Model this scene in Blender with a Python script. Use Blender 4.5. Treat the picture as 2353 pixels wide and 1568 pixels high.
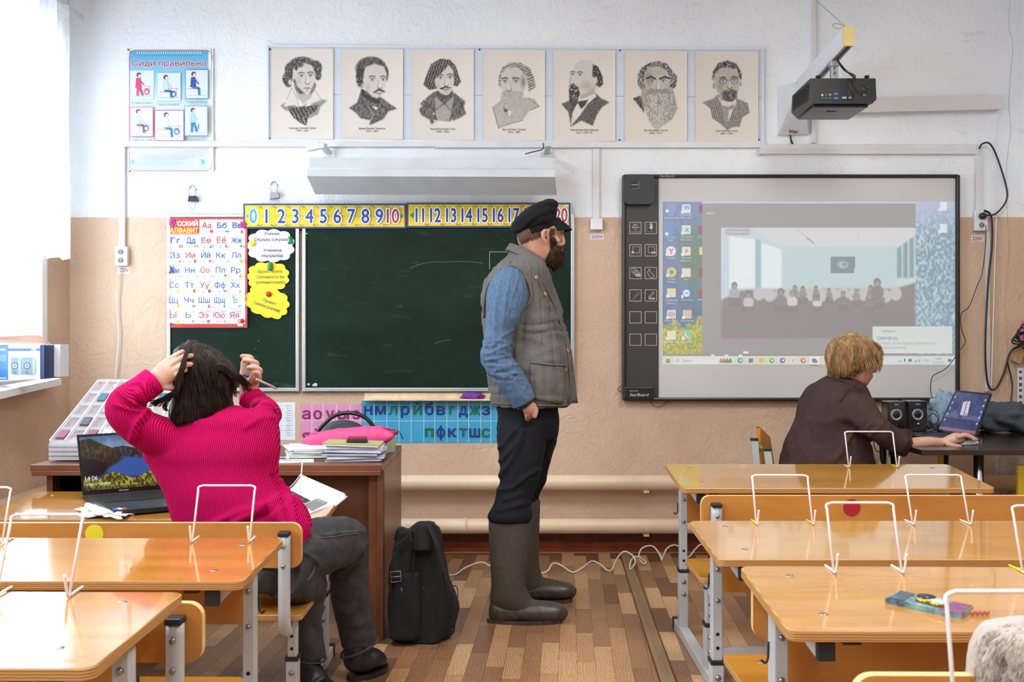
import bpy, bmesh, math, random
import numpy as np
from mathutils import Vector, Matrix, Euler
scn = bpy.context.scene
for o in list(bpy.data.objects): bpy.data.objects.remove(o)
COL = scn.collection
random.seed(7)
# ------------------------------------------------------------------ camera, sky, light, exposure
F, CX, CY, ZC, D = 2400.0, 1162.0, 784.0, 1.2, 5.93
cam_d = bpy.data.cameras.new('camera'); cam = bpy.data.objects.new('camera', cam_d); COL.objects.link(cam)
cam.location = (0, 0, ZC); cam.rotation_euler = (math.pi/2, 0, 0)
cam_d.sensor_width = 36.0; cam_d.lens = F/2353*36; cam_d.shift_x = (1176.5-CX)/2353
cam_d.clip_start = 0.05; cam_d.dof.use_dof = True; cam_d.dof.focus_distance = 4.7; cam_d.dof.aperture_fstop = 9
scn.camera = cam
scn.view_settings.view_transform = 'Standard'; scn.view_settings.look = 'None'
scn.view_settings.gamma = 1; scn.view_settings.use_curve_mapping = False
scn.view_settings.exposure = 0.0
scn.cycles.use_denoising = True
scn.cycles.max_bounces = 10; scn.cycles.diffuse_bounces = 6; scn.cycles.transparent_max_bounces = 16
scn.cycles.caustics_reflective = False; scn.cycles.caustics_refractive = False
world = bpy.data.worlds.new('sky'); scn.world = world; world.use_nodes = True
_bg = world.node_tree.nodes['Background']; _bg.inputs[0].default_value = (0.76, 0.88, 1.0, 1); _bg.inputs[1].default_value = 13.0
WINS = [(4.05, 5.64), (1.2, 2.9), (-2.3, -0.6)]      # window openings along the left wall
WZ = (1.0, 2.85)
for _a, _b in WINS:                                   # portals only guide the skylight, they add none
    _l = bpy.data.lights.new('window_portal', 'AREA'); _l.shape = 'RECTANGLE'; _l.size = WZ[1]-WZ[0]; _l.size_y = _b-_a
    _l.cycles.is_portal = True
    _o = bpy.data.objects.new('window_portal', _l); COL.objects.link(_o)
    _o.location = (-2.63, (_a+_b)/2, (WZ[0]+WZ[1])/2); _o.rotation_euler = (0, -math.pi/2, 0)
CEIL = []
for _x, _y in ((-1.1, 3.0), (1.5, 3.0), (-1.1, 0.2), (1.5, 0.2)):   # unseen lamps under the ceiling, added as ambient fill
    _l = bpy.data.lights.new('ceiling_fill_light', 'AREA'); _l.shape = 'RECTANGLE'; _l.size = 0.5; _l.size_y = 1.1
    _l.energy = 51; _l.color = (0.97, 0.99, 1.0)
    _o = bpy.data.objects.new('ceiling_fill_light', _l); COL.objects.link(_o); _o.location = (_x, _y, 3.13)
    CEIL.append((_x, _y))

# ------------------------------------------------------------------ helpers
def P(px, py, d): return Vector(((px-CX)/F*d, d, ZC-(py-CY)/F*d))
def W(px, py, off=0.0):
    """point at the true wall position of (px,py) read at depth D, lifted off the wall"""
    return Vector(((px-CX)/F*D, D-off, ZC-(py-CY)/F*D))
K = D/F
def lin(c):
    if isinstance(c, str):
        c = c.lstrip('#'); c = [int(c[i:i+2], 16)/255 for i in (0, 2, 4)]
    return tuple((x/12.92 if x <= .04045 else ((x+.055)/1.055)**2.4) for x in c[:3])
def npl(a): return np.where(a <= .04045, a/12.92, ((np.maximum(a, 0)+.055)/1.055)**2.4)

class NT:
    def __init__(s, m): s.nt = m.node_tree; s.n = s.nt.nodes; s.l = s.nt.links
    def new(s, t, **kw):
        n = s.n.new(t)
        for k, v in kw.items():
            if k.startswith('i_'):
                k = k[2:]; k = int(k) if k.isdigit() else k
                n.inputs[k].default_value = v
            else: setattr(n, k, v)
        return n
    def link(s, a, b): s.l.new(a, b)
    def math(s, op, a, b=0.0, c=None):
        n = s.n.new('ShaderNodeMath'); n.operation = op
        for i, v in enumerate((a, b) if c is None else (a, b, c)):
            if hasattr(v, 'node'): s.l.new(v, n.inputs[i])
            else: n.inputs[i].default_value = v
        return n.outputs[0]
    def mix(s, f, a, b, blend='MIX'):
        n = s.n.new('ShaderNodeMix'); n.data_type = 'RGBA'; n.blend_type = blend
        for i, v in ((0, f), (6, a), (7, b)):
            if hasattr(v, 'node'): s.l.new(v, n.inputs[i])
            else: n.inputs[i].default_value = v if i == 0 else (*v, 1) if len(v) == 3 else v
        return n.outputs[2]
    def ramp(s, f, stops, interp='LINEAR'):
        n = s.n.new('ShaderNodeValToRGB'); s.l.new(f, n.inputs[0]); r = n.color_ramp; r.interpolation = interp
        while len(r.elements) < len(stops): r.elements.new(0.5)
        for e, (p, c) in zip(r.elements, stops): e.position = p; e.color = (*c, 1) if len(c) == 3 else c
        return n.outputs[0]
    def coord(s, kind='Object', scale=(1, 1, 1), rot=(0, 0, 0)):
        if kind == 'World': src = s.new('ShaderNodeNewGeometry').outputs['Position']
        else: src = s.new('ShaderNodeTexCoord').outputs[kind]
        m = s.new('ShaderNodeMapping'); m.inputs['Scale'].default_value = scale; m.inputs['Rotation'].default_value = rot
        s.link(src, m.inputs[0]); return m.outputs[0]
    def noise(s, v, scale, detail=4, rough=.5, dist=0):
        n = s.new('ShaderNodeTexNoise', i_Scale=scale, i_Detail=detail, i_Roughness=rough, i_Distortion=dist)
        s.link(v, n.inputs['Vector']); return n.outputs[0]
    def wave(s, v, scale, dist=0, det=2, dscale=1, direction='X', prof='SIN'):
        n = s.new('ShaderNodeTexWave', bands_direction=direction, wave_profile=prof, i_Scale=scale, i_Distortion=dist, i_Detail=det)
        n.inputs['Detail Scale'].default_value = dscale
        s.link(v, n.inputs['Vector']); return n.outputs['Fac']
    def bump(s, h, strength=.3, dist=.002, prev=None):
        n = s.new('ShaderNodeBump', i_Strength=strength, i_Distance=dist); s.link(h, n.inputs['Height'])
        if prev is not None: s.link(prev, n.inputs['Normal'])
        return n.outputs[0]
def newmat(name):
    m = bpy.data.materials.new(name); m.use_nodes = True; t = NT(m); return m, t, t.n['Principled BSDF']
_mc = {}
def mat(name, col, rough=.5, metal=0.0, var=0.0, vscale=8, bump=0.0, bscale=60, bdist=.001, coat=0.0, sheen=0.0, kind='World', stretch=(1, 1, 1), col2=None, emis=None, estr=0, alpha=1, spec=None):
    if name in _mc: return _mc[name]
    m, t, b = newmat(name); c = lin(col)
    b.inputs['Roughness'].default_value = rough; b.inputs['Metallic'].default_value = metal
    b.inputs['Coat Weight'].default_value = coat; b.inputs['Coat Roughness'].default_value = .12
    if sheen: b.inputs['Sheen Weight'].default_value = sheen
    if spec is not None: b.inputs['Specular IOR Level'].default_value = spec
    co = t.coord(kind, stretch)
    nz = t.noise(co, vscale, 5, .6)
    v = var if var else .04
    c2 = lin(col2) if col2 else tuple(min(1, x*(1+v*1.6)) for x in c)
    c1 = c if col2 else tuple(x*(1-v*1.2) for x in c)
    t.link(t.ramp(nz, [(.3, c1), (.7, c2)]), b.inputs['Base Color'])
    if bump: t.link(t.bump(t.noise(co, bscale, 4, .6), bump, bdist), b.inputs['Normal'])
    if emis: b.inputs['Emission Color'].default_value = (*lin(emis), 1); b.inputs['Emission Strength'].default_value = estr
    if alpha < 1: b.inputs['Alpha'].default_value = alpha
    _mc[name] = m; return m

def tag(o, label=None, cat=None, group=None, kind=None):
    if label: o['label'] = label
    if cat: o['category'] = cat
    if group: o['group'] = group
    if kind: o['kind'] = kind
    return o
def wloc(o):
    v = Vector((0, 0, 0))
    while o is not None: v += o.location; o = o.parent
    return v
def thing(name, label, cat, loc=(0, 0, 0), group=None):
    o = bpy.data.objects.new(name, None); COL.objects.link(o); o.location = loc; o.empty_display_size = .05
    return tag(o, label, cat, group)
def child_empty(name, parent, loc):
    o = bpy.data.objects.new(name, None); COL.objects.link(o); o.parent = parent; o.location = Vector(loc)-wloc(parent); return o

class MB:
    """mesh builder working in world coordinates; build() makes ONE object"""
    def __init__(s): s.v = []; s.f = []; s.m = []; s.sm = []
    def add(s, vs, fs, mi=0, smooth=False):
        b = len(s.v); s.v += [tuple(x) for x in vs]
        for f in fs: s.f.append(tuple(i+b for i in f)); s.m.append(mi); s.sm.append(smooth)
        return s
    def box(s, c, size, rot=None, mi=0, bev=0.0):
        hx, hy, hz = [x/2 for x in size]; c = Vector(c)
        if bev:
            bm = bmesh.new(); bmesh.ops.create_cube(bm, size=1)
            for v in bm.verts: v.co = Vector((v.co.x*size[0], v.co.y*size[1], v.co.z*size[2]))
            bmesh.ops.bevel(bm, geom=list(bm.edges), offset=bev, segments=2, affect='EDGES', profile=.5)
            vs = [v.co.copy() for v in bm.verts]; fs = [[v.index for v in f.verts] for f in bm.faces]; bm.free()
        else:
            vs = [Vector((x*hx, y*hy, z*hz)) for x in (-1, 1) for y in (-1, 1) for z in (-1, 1)]
            fs = [(0, 1, 3, 2), (4, 6, 7, 5), (0, 4, 5, 1), (2, 3, 7, 6), (0, 2, 6, 4), (1, 5, 7, 3)]
        R = rot.to_matrix() if isinstance(rot, Euler) else rot
        if R is not None: vs = [R @ v for v in vs]
        return s.add([v+c for v in vs], fs, mi, False)
    def bar(s, a, b, w, h, up=(0, 0, 1), mi=0, bev=0):
        a, b = Vector(a), Vector(b); y = (b-a); L = y.length; y.normalize(); x = y.cross(Vector(up)).normalized(); z = x.cross(y)
        R = Matrix((x, y, z)).transposed(); return s.box((a+b)/2, (w, L, h), R, mi, bev)
    def tube(s, pts, r, seg=8, mi=0, closed=False, cap=True, flat=None):
        pts = [Vector(p) for p in pts]; n = len(pts); rs = r if hasattr(r, '__len__') else [r]*n
        rings = []; prev = None
        for i, p in enumerate(pts):
            if closed: t = pts[(i+1) % n]-pts[i-1]
            else: t = pts[min(i+1, n-1)]-pts[max(i-1, 0)]
            t.normalize()
            if prev is None:
                a = Vector((0, 0, 1)) if abs(t.z) < .9 else Vector((1, 0, 0)); x = t.cross(a).normalized()
            else: x = (prev-t*prev.dot(t)).normalized()
            prev = x; y = t.cross(x); rr = rs[i]; r2 = rr*(flat or 1)
            rings.append([p+x*rr*math.cos(2*math.pi*k/seg)+y*r2*math.sin(2*math.pi*k/seg) for k in range(seg)])
        vs = [q for R in rings for q in R]; fs = []
        for i in range(n if closed else n-1):
            j = (i+1) % n
            for k in range(seg): fs.append((i*seg+k, i*seg+(k+1) % seg, j*seg+(k+1) % seg, j*seg+k))
        if cap and not closed: fs += [tuple(range(seg))[::-1], tuple((n-1)*seg+k for k in range(seg))]
        return s.add(vs, fs, mi, True)
    def lathe(s, prof, c, axis=(0, 0, 1), seg=20, mi=0, smooth=True):
        ax = Vector(axis).normalized(); a = Vector((0, 0, 1)) if abs(ax.z) < .9 else Vector((1, 0, 0)); x = ax.cross(a).normalized(); y = ax.cross(x); c = Vector(c)
        vs = [c+ax*h+(x*math.cos(2*math.pi*k/seg)+y*math.sin(2*math.pi*k/seg))*r for r, h in prof for k in range(seg)]
        fs = [(i*seg+k, i*seg+(k+1) % seg, (i+1)*seg+(k+1) % seg, (i+1)*seg+k) for i in range(len(prof)-1) for k in range(seg)]
        fs += [tuple(range(seg))[::-1], tuple((len(prof)-1)*seg+k for k in range(seg))]
        return s.add(vs, fs, mi, smooth)
    def prism(s, poly, ext, mi=0, mside=None, smooth=False):
        """poly: list of 3D points (planar); ext: extrusion vector"""
        poly = [Vector(p) for p in poly]; e = Vector(ext); n = len(poly)
        s.add(poly+[p+e for p in poly], [tuple(range(n))[::-1], tuple(range(n, 2*n))], mi)
        b = len(s.v)-2*n
        for i in range(n):
            j = (i+1) % n; s.f.append((b+i, b+j, b+n+j, b+n+i)); s.m.append(mi if mside is None else mside); s.sm.append(smooth)
        return s
    def ell(s, c, r, seg=14, rings=8, mi=0, R=None):
        c = Vector(c); r = r if hasattr(r, '__len__') else (r, r, r); vs = []
        for i in range(rings+1):
            th = math.pi*i/rings
            for k in range(seg):
                ph = 2*math.pi*k/seg; v = Vector((r[0]*math.sin(th)*math.cos(ph), r[1]*math.sin(th)*math.sin(ph), r[2]*math.cos(th)))
                if R is not None: v = R @ v
                vs.append(c+v)
        fs = [(i*seg+k, (i+1)*seg+k, (i+1)*seg+(k+1) % seg, i*seg+(k+1) % seg) for i in range(rings) for k in range(seg)]
        return s.add(vs, fs, mi, True)
    def sheet(s, fn, nu, nv, mi=0, smooth=True):
        vs = [fn(i/nu, j/nv) for j in range(nv+1) for i in range(nu+1)]
        fs = [(j*(nu+1)+i, j*(nu+1)+i+1, (j+1)*(nu+1)+i+1, (j+1)*(nu+1)+i) for j in range(nv) for i in range(nu)]
        return s.add(vs, fs, mi, smooth)
    def build(s, name, mats, parent=None, label=None, loc=None, solid=0):
        me = bpy.data.meshes.new(name); off = wloc(parent) if parent else Vector(loc or (0, 0, 0))
        me.from_pydata([tuple(Vector(v)-off) for v in s.v], [], s.f)
        for m in (mats if isinstance(mats, (list, tuple)) else [mats]): me.materials.append(m)
        me.polygons.foreach_set('material_index', s.m); me.polygons.foreach_set('use_smooth', s.sm)
        me.update()
        bm = bmesh.new(); bm.from_mesh(me); bmesh.ops.remove_doubles(bm, verts=bm.verts, dist=1e-6) if len(bm.verts) < 4000 else None
        bmesh.ops.recalc_face_normals(bm, faces=bm.faces); bm.to_mesh(me); bm.free()
        o = bpy.data.objects.new(name, me); COL.objects.link(o)
        if parent: o.parent = parent
        else: o.location = off
        if label: o['label'] = label
        if solid:
            md = o.modifiers.new('thick', 'SOLIDIFY'); md.thickness = solid; md.offset = 0
        return o
def rrect(cx, cy, w, h, r, n=5):
    out = []
    for sx, sy, a0 in ((1, 1, 0), (-1, 1, 90), (-1, -1, 180), (1, -1, 270)):
        for k in range(n+1):
            a = math.radians(a0+90*k/n); out.append((cx+sx*(w/2-r)+r*math.cos(a), cy+sy*(h/2-r)+r*math.sin(a)))
    return out
def smoothpath(pts, n=6, closed=False):
    pts = [Vector(p) for p in pts]; out = []; N = len(pts)
    for i in range(N if closed else N-1):
        p0, p1, p2, p3 = (pts[(i-1) % N], pts[i], pts[(i+1) % N], pts[(i+2) % N]) if closed else (pts[max(i-1, 0)], pts[i], pts[i+1], pts[min(i+2, N-1)])
        for k in range(n):
            t = k/n; out.append(.5*((2*p1)+(-p0+p2)*t+(2*p0-5*p1+4*p2-p3)*t*t+(-p0+3*p1-3*p2+p3)*t**3))
    if not closed: out.append(pts[-1])
    return out

# ---- flat coloured print: polygons, text and small rasters, colour stored per corner
def print_mat(name, rough=.6, emis=0.0, base=None, coat=0):
    if name in _mc: return _mc[name]
    m, t, b = newmat(name); a = t.new('ShaderNodeVertexColor', layer_name='ink'); b.inputs['Roughness'].default_value = rough
    b.inputs['Coat Weight'].default_value = coat
    if emis:
        t.link(a.outputs[0], b.inputs['Emission Color']); b.inputs['Emission Strength'].default_value = emis
        b.inputs['Base Color'].default_value = (*lin(base or '#050505'), 1)
    else: t.link(a.outputs[0], b.inputs['Base Color'])
    _mc[name] = m; return m
_tc = {}
def text_polys(body):
    """outline of the built-in font, triangulated here (nonzero winding, so overlapping contours fill cleanly)"""
    if body in _tc: return _tc[body]
    from mathutils.geometry import delaunay_2d_cdt
    cu = bpy.data.curves.new('t', 'FONT'); cu.body = body; cu.resolution_u = 2 if len(body) > 12 else 3; cu.fill_mode = 'NONE'
    o = bpy.data.objects.new('t', cu); me = o.to_mesh(); V = [Vector((v.co.x, v.co.y)) for v in me.vertices]
    E = [(min(e.vertices), max(e.vertices)) if abs(e.vertices[0]-e.vertices[1]) == 1 else (max(e.vertices), min(e.vertices)) for e in me.edges]
    o.to_mesh_clear(); bpy.data.objects.remove(o); bpy.data.curves.remove(cu)
    if not V: _tc[body] = ([], []); return _tc[body]
    vs, _, fs, _, _, _ = delaunay_2d_cdt(V, E, [], 0, 1e-5); P_ = np.array([tuple(v) for v in V]); A = P_[[e[0] for e in E]]; B = P_[[e[1] for e in E]]; keep = []; VS = np.array([tuple(v) for v in vs])
    for f in fs:
        c = VS[list(f)].mean(0); up = (A[:, 1] <= c[1]) & (B[:, 1] > c[1]); dn = (A[:, 1] > c[1]) & (B[:, 1] <= c[1]); L = (B[:, 0]-A[:, 0])*(c[1]-A[:, 1])-(c[0]-A[:, 0])*(B[:, 1]-A[:, 1])
        if ((up & (L > 0)).sum()-(dn & (L < 0)).sum()) != 0: keep.append(tuple(f))
    _tc[body] = ([tuple(v) for v in vs], keep); return _tc[body]
class Print:
    def __init__(s, fn, step=.00025): s.fn = fn; s.v = []; s.f = []; s.c = []; s.z = 0; s.step = step
    def lift(s): s.z += s.step
    def poly(s, pts, col, up=True):
        if up: s.lift()
        b = len(s.v); s.v += [tuple(s.fn(x, y, s.z)) for x, y in pts]; s.f.append(tuple(range(b, b+len(pts)))); s.c.append((*lin(col), 1) if isinstance(col, str) else (*col[:3], 1)); return s
    def rect(s, x0, y0, x1, y1, col, up=True): return s.poly([(x0, y0), (x1, y0), (x1, y1), (x0, y1)], col, up)
    def ell(s, cx, cy, rx, ry, col, up=True, n=18, a0=0): return s.poly([(cx+rx*math.cos(2*math.pi*k/n+a0), cy+ry*math.sin(2*math.pi*k/n+a0)) for k in range(n)], col, up)
    def rr(s, x0, y0, x1, y1, r, col, up=True): return s.poly(rrect((x0+x1)/2, (y0+y1)/2, abs(x1-x0), abs(y1-y0), r, 4), col, up)
    def line(s, pts, w, col, up=True):
        if up: s.lift()
        for (x0, y0), (x1, y1) in zip(pts[:-1], pts[1:]):
            L = math.hypot(x1-x0, y1-y0) or 1; nx, ny = -(y1-y0)/L*w/2, (x1-x0)/L*w/2
            s.poly([(x0+nx, y0+ny), (x1+nx, y1+ny), (x1-nx, y1-ny), (x0-nx, y0-ny)], col, False)
        return s
    def frame(s, x0, y0, x1, y1, w, col): return s.line([(x0, y0), (x1, y0), (x1, y1), (x0, y1), (x0, y0)], w, col)
    def text(s, body, x, y, h, col, w=None, xs_=1.0, bold=0.0, align='L', rot=0.0, shear=0.0, up=True):
        """h: cap height in print units (v down); w: fit width"""
        vs, fs = text_polys(body)
        if not fs: return s
        if up: s.lift()
        used = sorted({i for f in fs for i in f}); xs = [vs[i][0] for i in used]; x0, x1 = min(xs), max(xs); sy = h/.70; sx = (w/(x1-x0)) if w else sy*xs_
        W_ = (x1-x0)*sx; ox = {'L': 0, 'C': -W_/2, 'R': -W_}[align]; ca, sa = math.cos(rot), math.sin(rot); c = (*lin(col), 1) if isinstance(col, str) else (*col, 1)
        offs = [(0, 0)]
        if bold: n_o = 4 if bold < .025 else 10; offs += [(bold*sy*math.cos(2*math.pi*k/n_o), bold*sy*math.sin(2*math.pi*k/n_o)) for k in range(n_o)]
        for q_, (dx, dy) in enumerate(offs):
            b = len(s.v); dz = q_*.00001
            for vx, vy in vs:
                X = (vx-x0)*sx+ox+shear*vy*sy+dx; Y = -vy*sy+dy; s.v.append(tuple(s.fn(x+X*ca-Y*sa, y+X*sa+Y*ca, s.z+dz)))
            for f in fs: s.f.append(tuple(i+b for i in f)); s.c.append(c)
        return s
    def raster(s, x0, y0, x1, y1, img):
        """img: HxWx3 linear colours of a printed picture; laid as one fine grid"""
        s.lift(); H, Wd = img.shape[:2]; b = len(s.v)
        for j in range(H+1):
            for i in range(Wd+1): s.v.append(tuple(s.fn(x0+(x1-x0)*i/Wd, y0+(y1-y0)*j/H, s.z)))
        for j in range(H):
            for i in range(Wd):
                a = b+j*(Wd+1)+i; s.f.append((a, a+1, a+Wd+2, a+Wd+1)); s.c.append((*img[j, i], 1))
        return s
    def build(s, name, mat_, parent, label=None):
        me = bpy.data.meshes.new(name); off = wloc(parent) if parent else Vector((0, 0, 0))
        V = np.array(s.v, dtype=float)-np.array(off); me.from_pydata(V.tolist(), [], s.f); me.materials.append(mat_)
        a = me.color_attributes.new('ink', 'FLOAT_COLOR', 'CORNER')
        cols = np.repeat(np.array(s.c, dtype=np.float32), [len(f) for f in s.f], axis=0)
        a.data.foreach_set('color', cols.ravel()); me.update()
        o = bpy.data.objects.new(name, me); COL.objects.link(o)
        if parent: o.parent = parent
        if label: o['label'] = label
        return o
def wallfn(off): return lambda x, y, z: W(x, y, off+z)

# ---- tiny painter for printed pictures (numpy), returns linear colours
class Pic:
    def __init__(s, w, h, x0, y0, x1, y1, col):
        s.w, s.h = w, h; s.a = np.ones((h, w, 3))*np.array(lin(col)); X = x0+(np.arange(w)+.5)/w*(x1-x0); Y = y0+(np.arange(h)+.5)/h*(y1-y0)
        s.X, s.Y = np.meshgrid(X, Y); s.rng = np.random.RandomState(5); s.px = (x1-x0)/w
    def put(s, m, col): c = np.array(lin(col)) if isinstance(col, str) else np.array(col); m = np.clip(m, 0, 1)[..., None]; s.a = s.a*(1-m)+c*m; return s
    def ell(s, cx, cy, rx, ry, col, soft=.12, k=1, rot=0):
        c, q = math.cos(rot), math.sin(rot); dx, dy = s.X-cx, s.Y-cy; d = np.sqrt(((dx*c+dy*q)/rx)**2+((-dx*q+dy*c)/ry)**2)
        return s.put((1-d)/soft*k, col) if soft else s.put((d < 1)*k, col)
    def poly(s, pts, col, k=1.0, soft=0):
        m = np.zeros(s.X.shape, bool); n = len(pts)
        for i in range(n):
            (xa, ya), (xb, yb) = pts[i], pts[(i+1) % n]
            if ya == yb: continue
            c = ((ya > s.Y) != (yb > s.Y)) & (s.X < (xb-xa)*(s.Y-ya)/(yb-ya)+xa); m ^= c
        m = m.astype(float)
        for _ in range(int(soft)): m = (m+np.roll(m, 1, 0)+np.roll(m, -1, 0)+np.roll(m, 1, 1)+np.roll(m, -1, 1))/5
        return s.put(m*k, col)
    def line(s, pts, w, col, k=1.0):
        for (xa, ya), (xb, yb) in zip(pts[:-1], pts[1:]):
            L2 = (xb-xa)**2+(yb-ya)**2 or 1e-9; t = np.clip(((s.X-xa)*(xb-xa)+(s.Y-ya)*(yb-ya))/L2, 0, 1)
            d = np.hypot(s.X-xa-t*(xb-xa), s.Y-ya-t*(yb-ya)); s.put(np.clip((w/2-d)/s.px+.5, 0, 1)*k, col)
        return s
    def grad(s, y0, y1, c0, c1, x0=-1e9, x1=1e9, k=1.0):
        t = np.clip((s.Y-y0)/(y1-y0), 0, 1)[..., None]; c = np.array(lin(c0))*(1-t)+np.array(lin(c1))*t
        m = ((s.Y >= y0) & (s.Y <= y1) & (s.X >= x0) & (s.X <= x1))[..., None]*k; s.a = s.a*(1-m)+c*m; return s
    def nz(s, scale, seed=0, oct=3, sx=1, sy=1):
        out = 0; amp = 1; r = np.random.RandomState(seed)
        for o in range(oct):
            g = r.rand(64, 64); u = (s.X*sx/scale*2**o) % 64; v = (s.Y*sy/scale*2**o) % 64; i, j = u.astype(int), v.astype(int); fu, fv = u-i, v-j
            fu = fu*fu*(3-2*fu); fv = fv*fv*(3-2*fv); i1, j1 = (i+1) % 64, (j+1) % 64; i %= 64; j %= 64
            out = out+amp*((g[j, i]*(1-fu)+g[j, i1]*fu)*(1-fv)+(g[j1, i]*(1-fu)+g[j1, i1]*fu)*fv-.5); amp *= .5
        return out
# ------------------------------------------------------------------ setting
def wall_material():
    m, t, b = newmat('painted_plaster'); co = t.coord('World')
    sep = t.new('ShaderNodeSeparateXYZ'); t.link(co, sep.inputs[0]); z = sep.outputs[2]
    edge = t.noise(co, 9, 4, .6); zz = t.math('ADD', z, t.math('MULTIPLY', t.math('SUBTRACT', edge, .5), .012))
    up = t.math('GREATER_THAN', zz, 1.903); low = t.math('LESS_THAN', zz, .135)
    big = t.noise(co, 1.6, 3, .5); fine = t.noise(co, 26, 5, .65)
    white = t.ramp(big, [(.3, lin('#e2e6ea')), (.7, lin('#edf0f3'))])
    beige = t.ramp(t.noise(co, 2.3, 4, .6), [(.3, lin('#c3a58c')), (.7, lin('#cdb199'))])
    c = t.mix(up, beige, white)
    # chips and worn specks in the paint
    chip = t.math('GREATER_THAN', t.noise(co, 60, 2, .5), .755); c = t.mix(t.math('MULTIPLY', chip, .35), c, lin('#9a8d80'))
    scuff = t.math('MULTIPLY', t.math('GREATER_THAN', t.noise(t.coord('World', (1, 1, 4)), 3.2, 6, .7), .63), .16); c = t.mix(scuff, c, lin('#b0a49a'))
    br = t.ramp(fine, [(.35, lin('#4a1d10')), (.7, lin('#6b2d1a'))]); c = t.mix(low, c, br)
    t.link(c, b.inputs['Base Color']); t.link(t.math('ADD', .42, t.math('MULTIPLY', fine, .25)), b.inputs['Roughness'])
    n1 = t.bump(t.noise(co, 7, 6, .6, .4), .55, .012)
    n2 = t.bump(t.noise(t.coord('World', (1, 1, .7)), 48, 5, .65, .6), .85, .006, n1)
    ridg = t.noise(co, 3.4, 5, .65, 1.5); n3 = t.bump(t.ramp(ridg, [(.46, (0, 0, 0)), (.5, (1, 1, 1)), (.54, (0, 0, 0))]), .28, .005, n2)
    t.link(n3, b.inputs['Normal']); return m
M_wall = wall_material()
XL, XR, YB, ZT = -2.476, 3.03, -3.4, 3.2
def struct(name, mb, m, parent=None):
    o = mb.build(name, m, parent); 
    if not parent: o['kind'] = 'structure'
    return o
struct('wall_front', MB().box(((XL+XR)/2, D+.06, ZT/2), (XR-XL+.24, .12, ZT)), M_wall)
struct('wall_back', MB().box(((XL+XR)/2, YB-.06, ZT/2), (XR-XL+.24, .12, ZT)), M_wall)
struct('wall_right', MB().box((XR+.06, (D+YB)/2, ZT/2), (.12, D-YB, ZT)), M_wall)
wl = MB(); WD = .13; xc = XL-WD/2; ys = [YB]+[q for a, b in reversed(WINS) for q in (a, b)]+[D]
for i in range(0, len(ys), 2): wl.box((xc, (ys[i]+ys[i+1])/2, ZT/2), (WD, ys[i+1]-ys[i], ZT))
for a, b in WINS:
    wl.box((xc, (a+b)/2, WZ[0]/2), (WD, b-a, WZ[0])); wl.box((xc, (a+b)/2, (WZ[1]+ZT)/2), (WD, b-a, ZT-WZ[1]))
struct('wall_left', wl, M_wall)
M_ceil = mat('ceiling_whitewash', '#dedcd8', .8, bump=.3, bscale=20)
struct('ceiling', MB().box(((XL+XR)/2, (D+YB)/2, ZT+.06), (XR-XL+.26, D-YB+.26, .12)), M_ceil)
M_white = mat('white_plastic', '#d9dade', .4, var=.03)
M_frame = mat('window_paint', '#e4e6ea', .35, var=.03)
def glass_mat():
    m = bpy.data.materials.new('window_glass'); m.use_nodes = True; t = NT(m); t.n.clear()
    out = t.new('ShaderNodeOutputMaterial'); tr = t.new('ShaderNodeBsdfTransparent'); tr.inputs[0].default_value = (.96, .98, .98, 1)
    gl = t.new('ShaderNodeBsdfGlossy', i_Roughness=.02); lw = t.new('ShaderNodeLayerWeight', i_Blend=.5); fr = t.math('ADD', .05, t.math('MULTIPLY', t.math('POWER', lw.outputs['Facing'], 5.0), .9)); mx = t.new('ShaderNodeMixShader')
    t.link(fr, mx.inputs[0]); t.link(tr.outputs[0], mx.inputs[1]); t.link(gl.outputs[0], mx.inputs[2]); t.link(mx.outputs[0], out.inputs[0]); return m
M_glass = glass_mat()
for i, (a, b) in enumerate(WINS):
    w = bpy.data.objects.new('window_%d' % (i+1), None); COL.objects.link(w); w.location = (-2.505, (a+b)/2, WZ[0]); w['kind'] = 'structure'
    fm = MB(); x = -2.505; mid = (a+b)/2
    for y in (a+.03, b-.03): fm.box((x, y, sum(WZ)/2), (.06, .06, WZ[1]-WZ[0]))
    for z in (WZ[0]+.03, WZ[1]-.03, 2.35): fm.box((x, mid, z), (.06, b-a, .06))
    fm.box((x, mid, sum(WZ)/2), (.06, .08, WZ[1]-WZ[0])); fm.build('window_frame', M_frame, w)
    for (ya, yb) in ((a+.06, mid-.04), (mid+.04, b-.06)):
        for (za, zb) in ((WZ[0]+.06, 2.32), (2.38, WZ[1]-.06)):
            MB().box((x, (ya+yb)/2, (za+zb)/2), (.006, yb-ya, zb-za)).build('pane', M_glass, w)
    if i: MB().box((-2.40, mid, WZ[0]+.012), (.18, b-a+.1, .03), bev=.006).build('window_sill', M_frame, w)
    else:
        s = MB(); pts = [(-2.475, 5.635), (-2.40, 5.60), (-2.376, 5.585), (-2.376, 5.56), (-2.30, 4.75), (-2.24, 4.0), (-2.475, 4.0)]
        zf = lambda y: 1.0-(5.58-y)*.036
        n = len(pts); s.add([(x_, y_, zf(y_)) for x_, y_ in pts]+[(x_, y_, zf(y_)-.035) for x_, y_ in pts], [tuple(range(n)), tuple(range(n, 2*n))[::-1]]+[(k, (k+1) % n, n+(k+1) % n, n+k) for k in range(n)])
        s.build('window_sill', M_frame, w)
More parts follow.
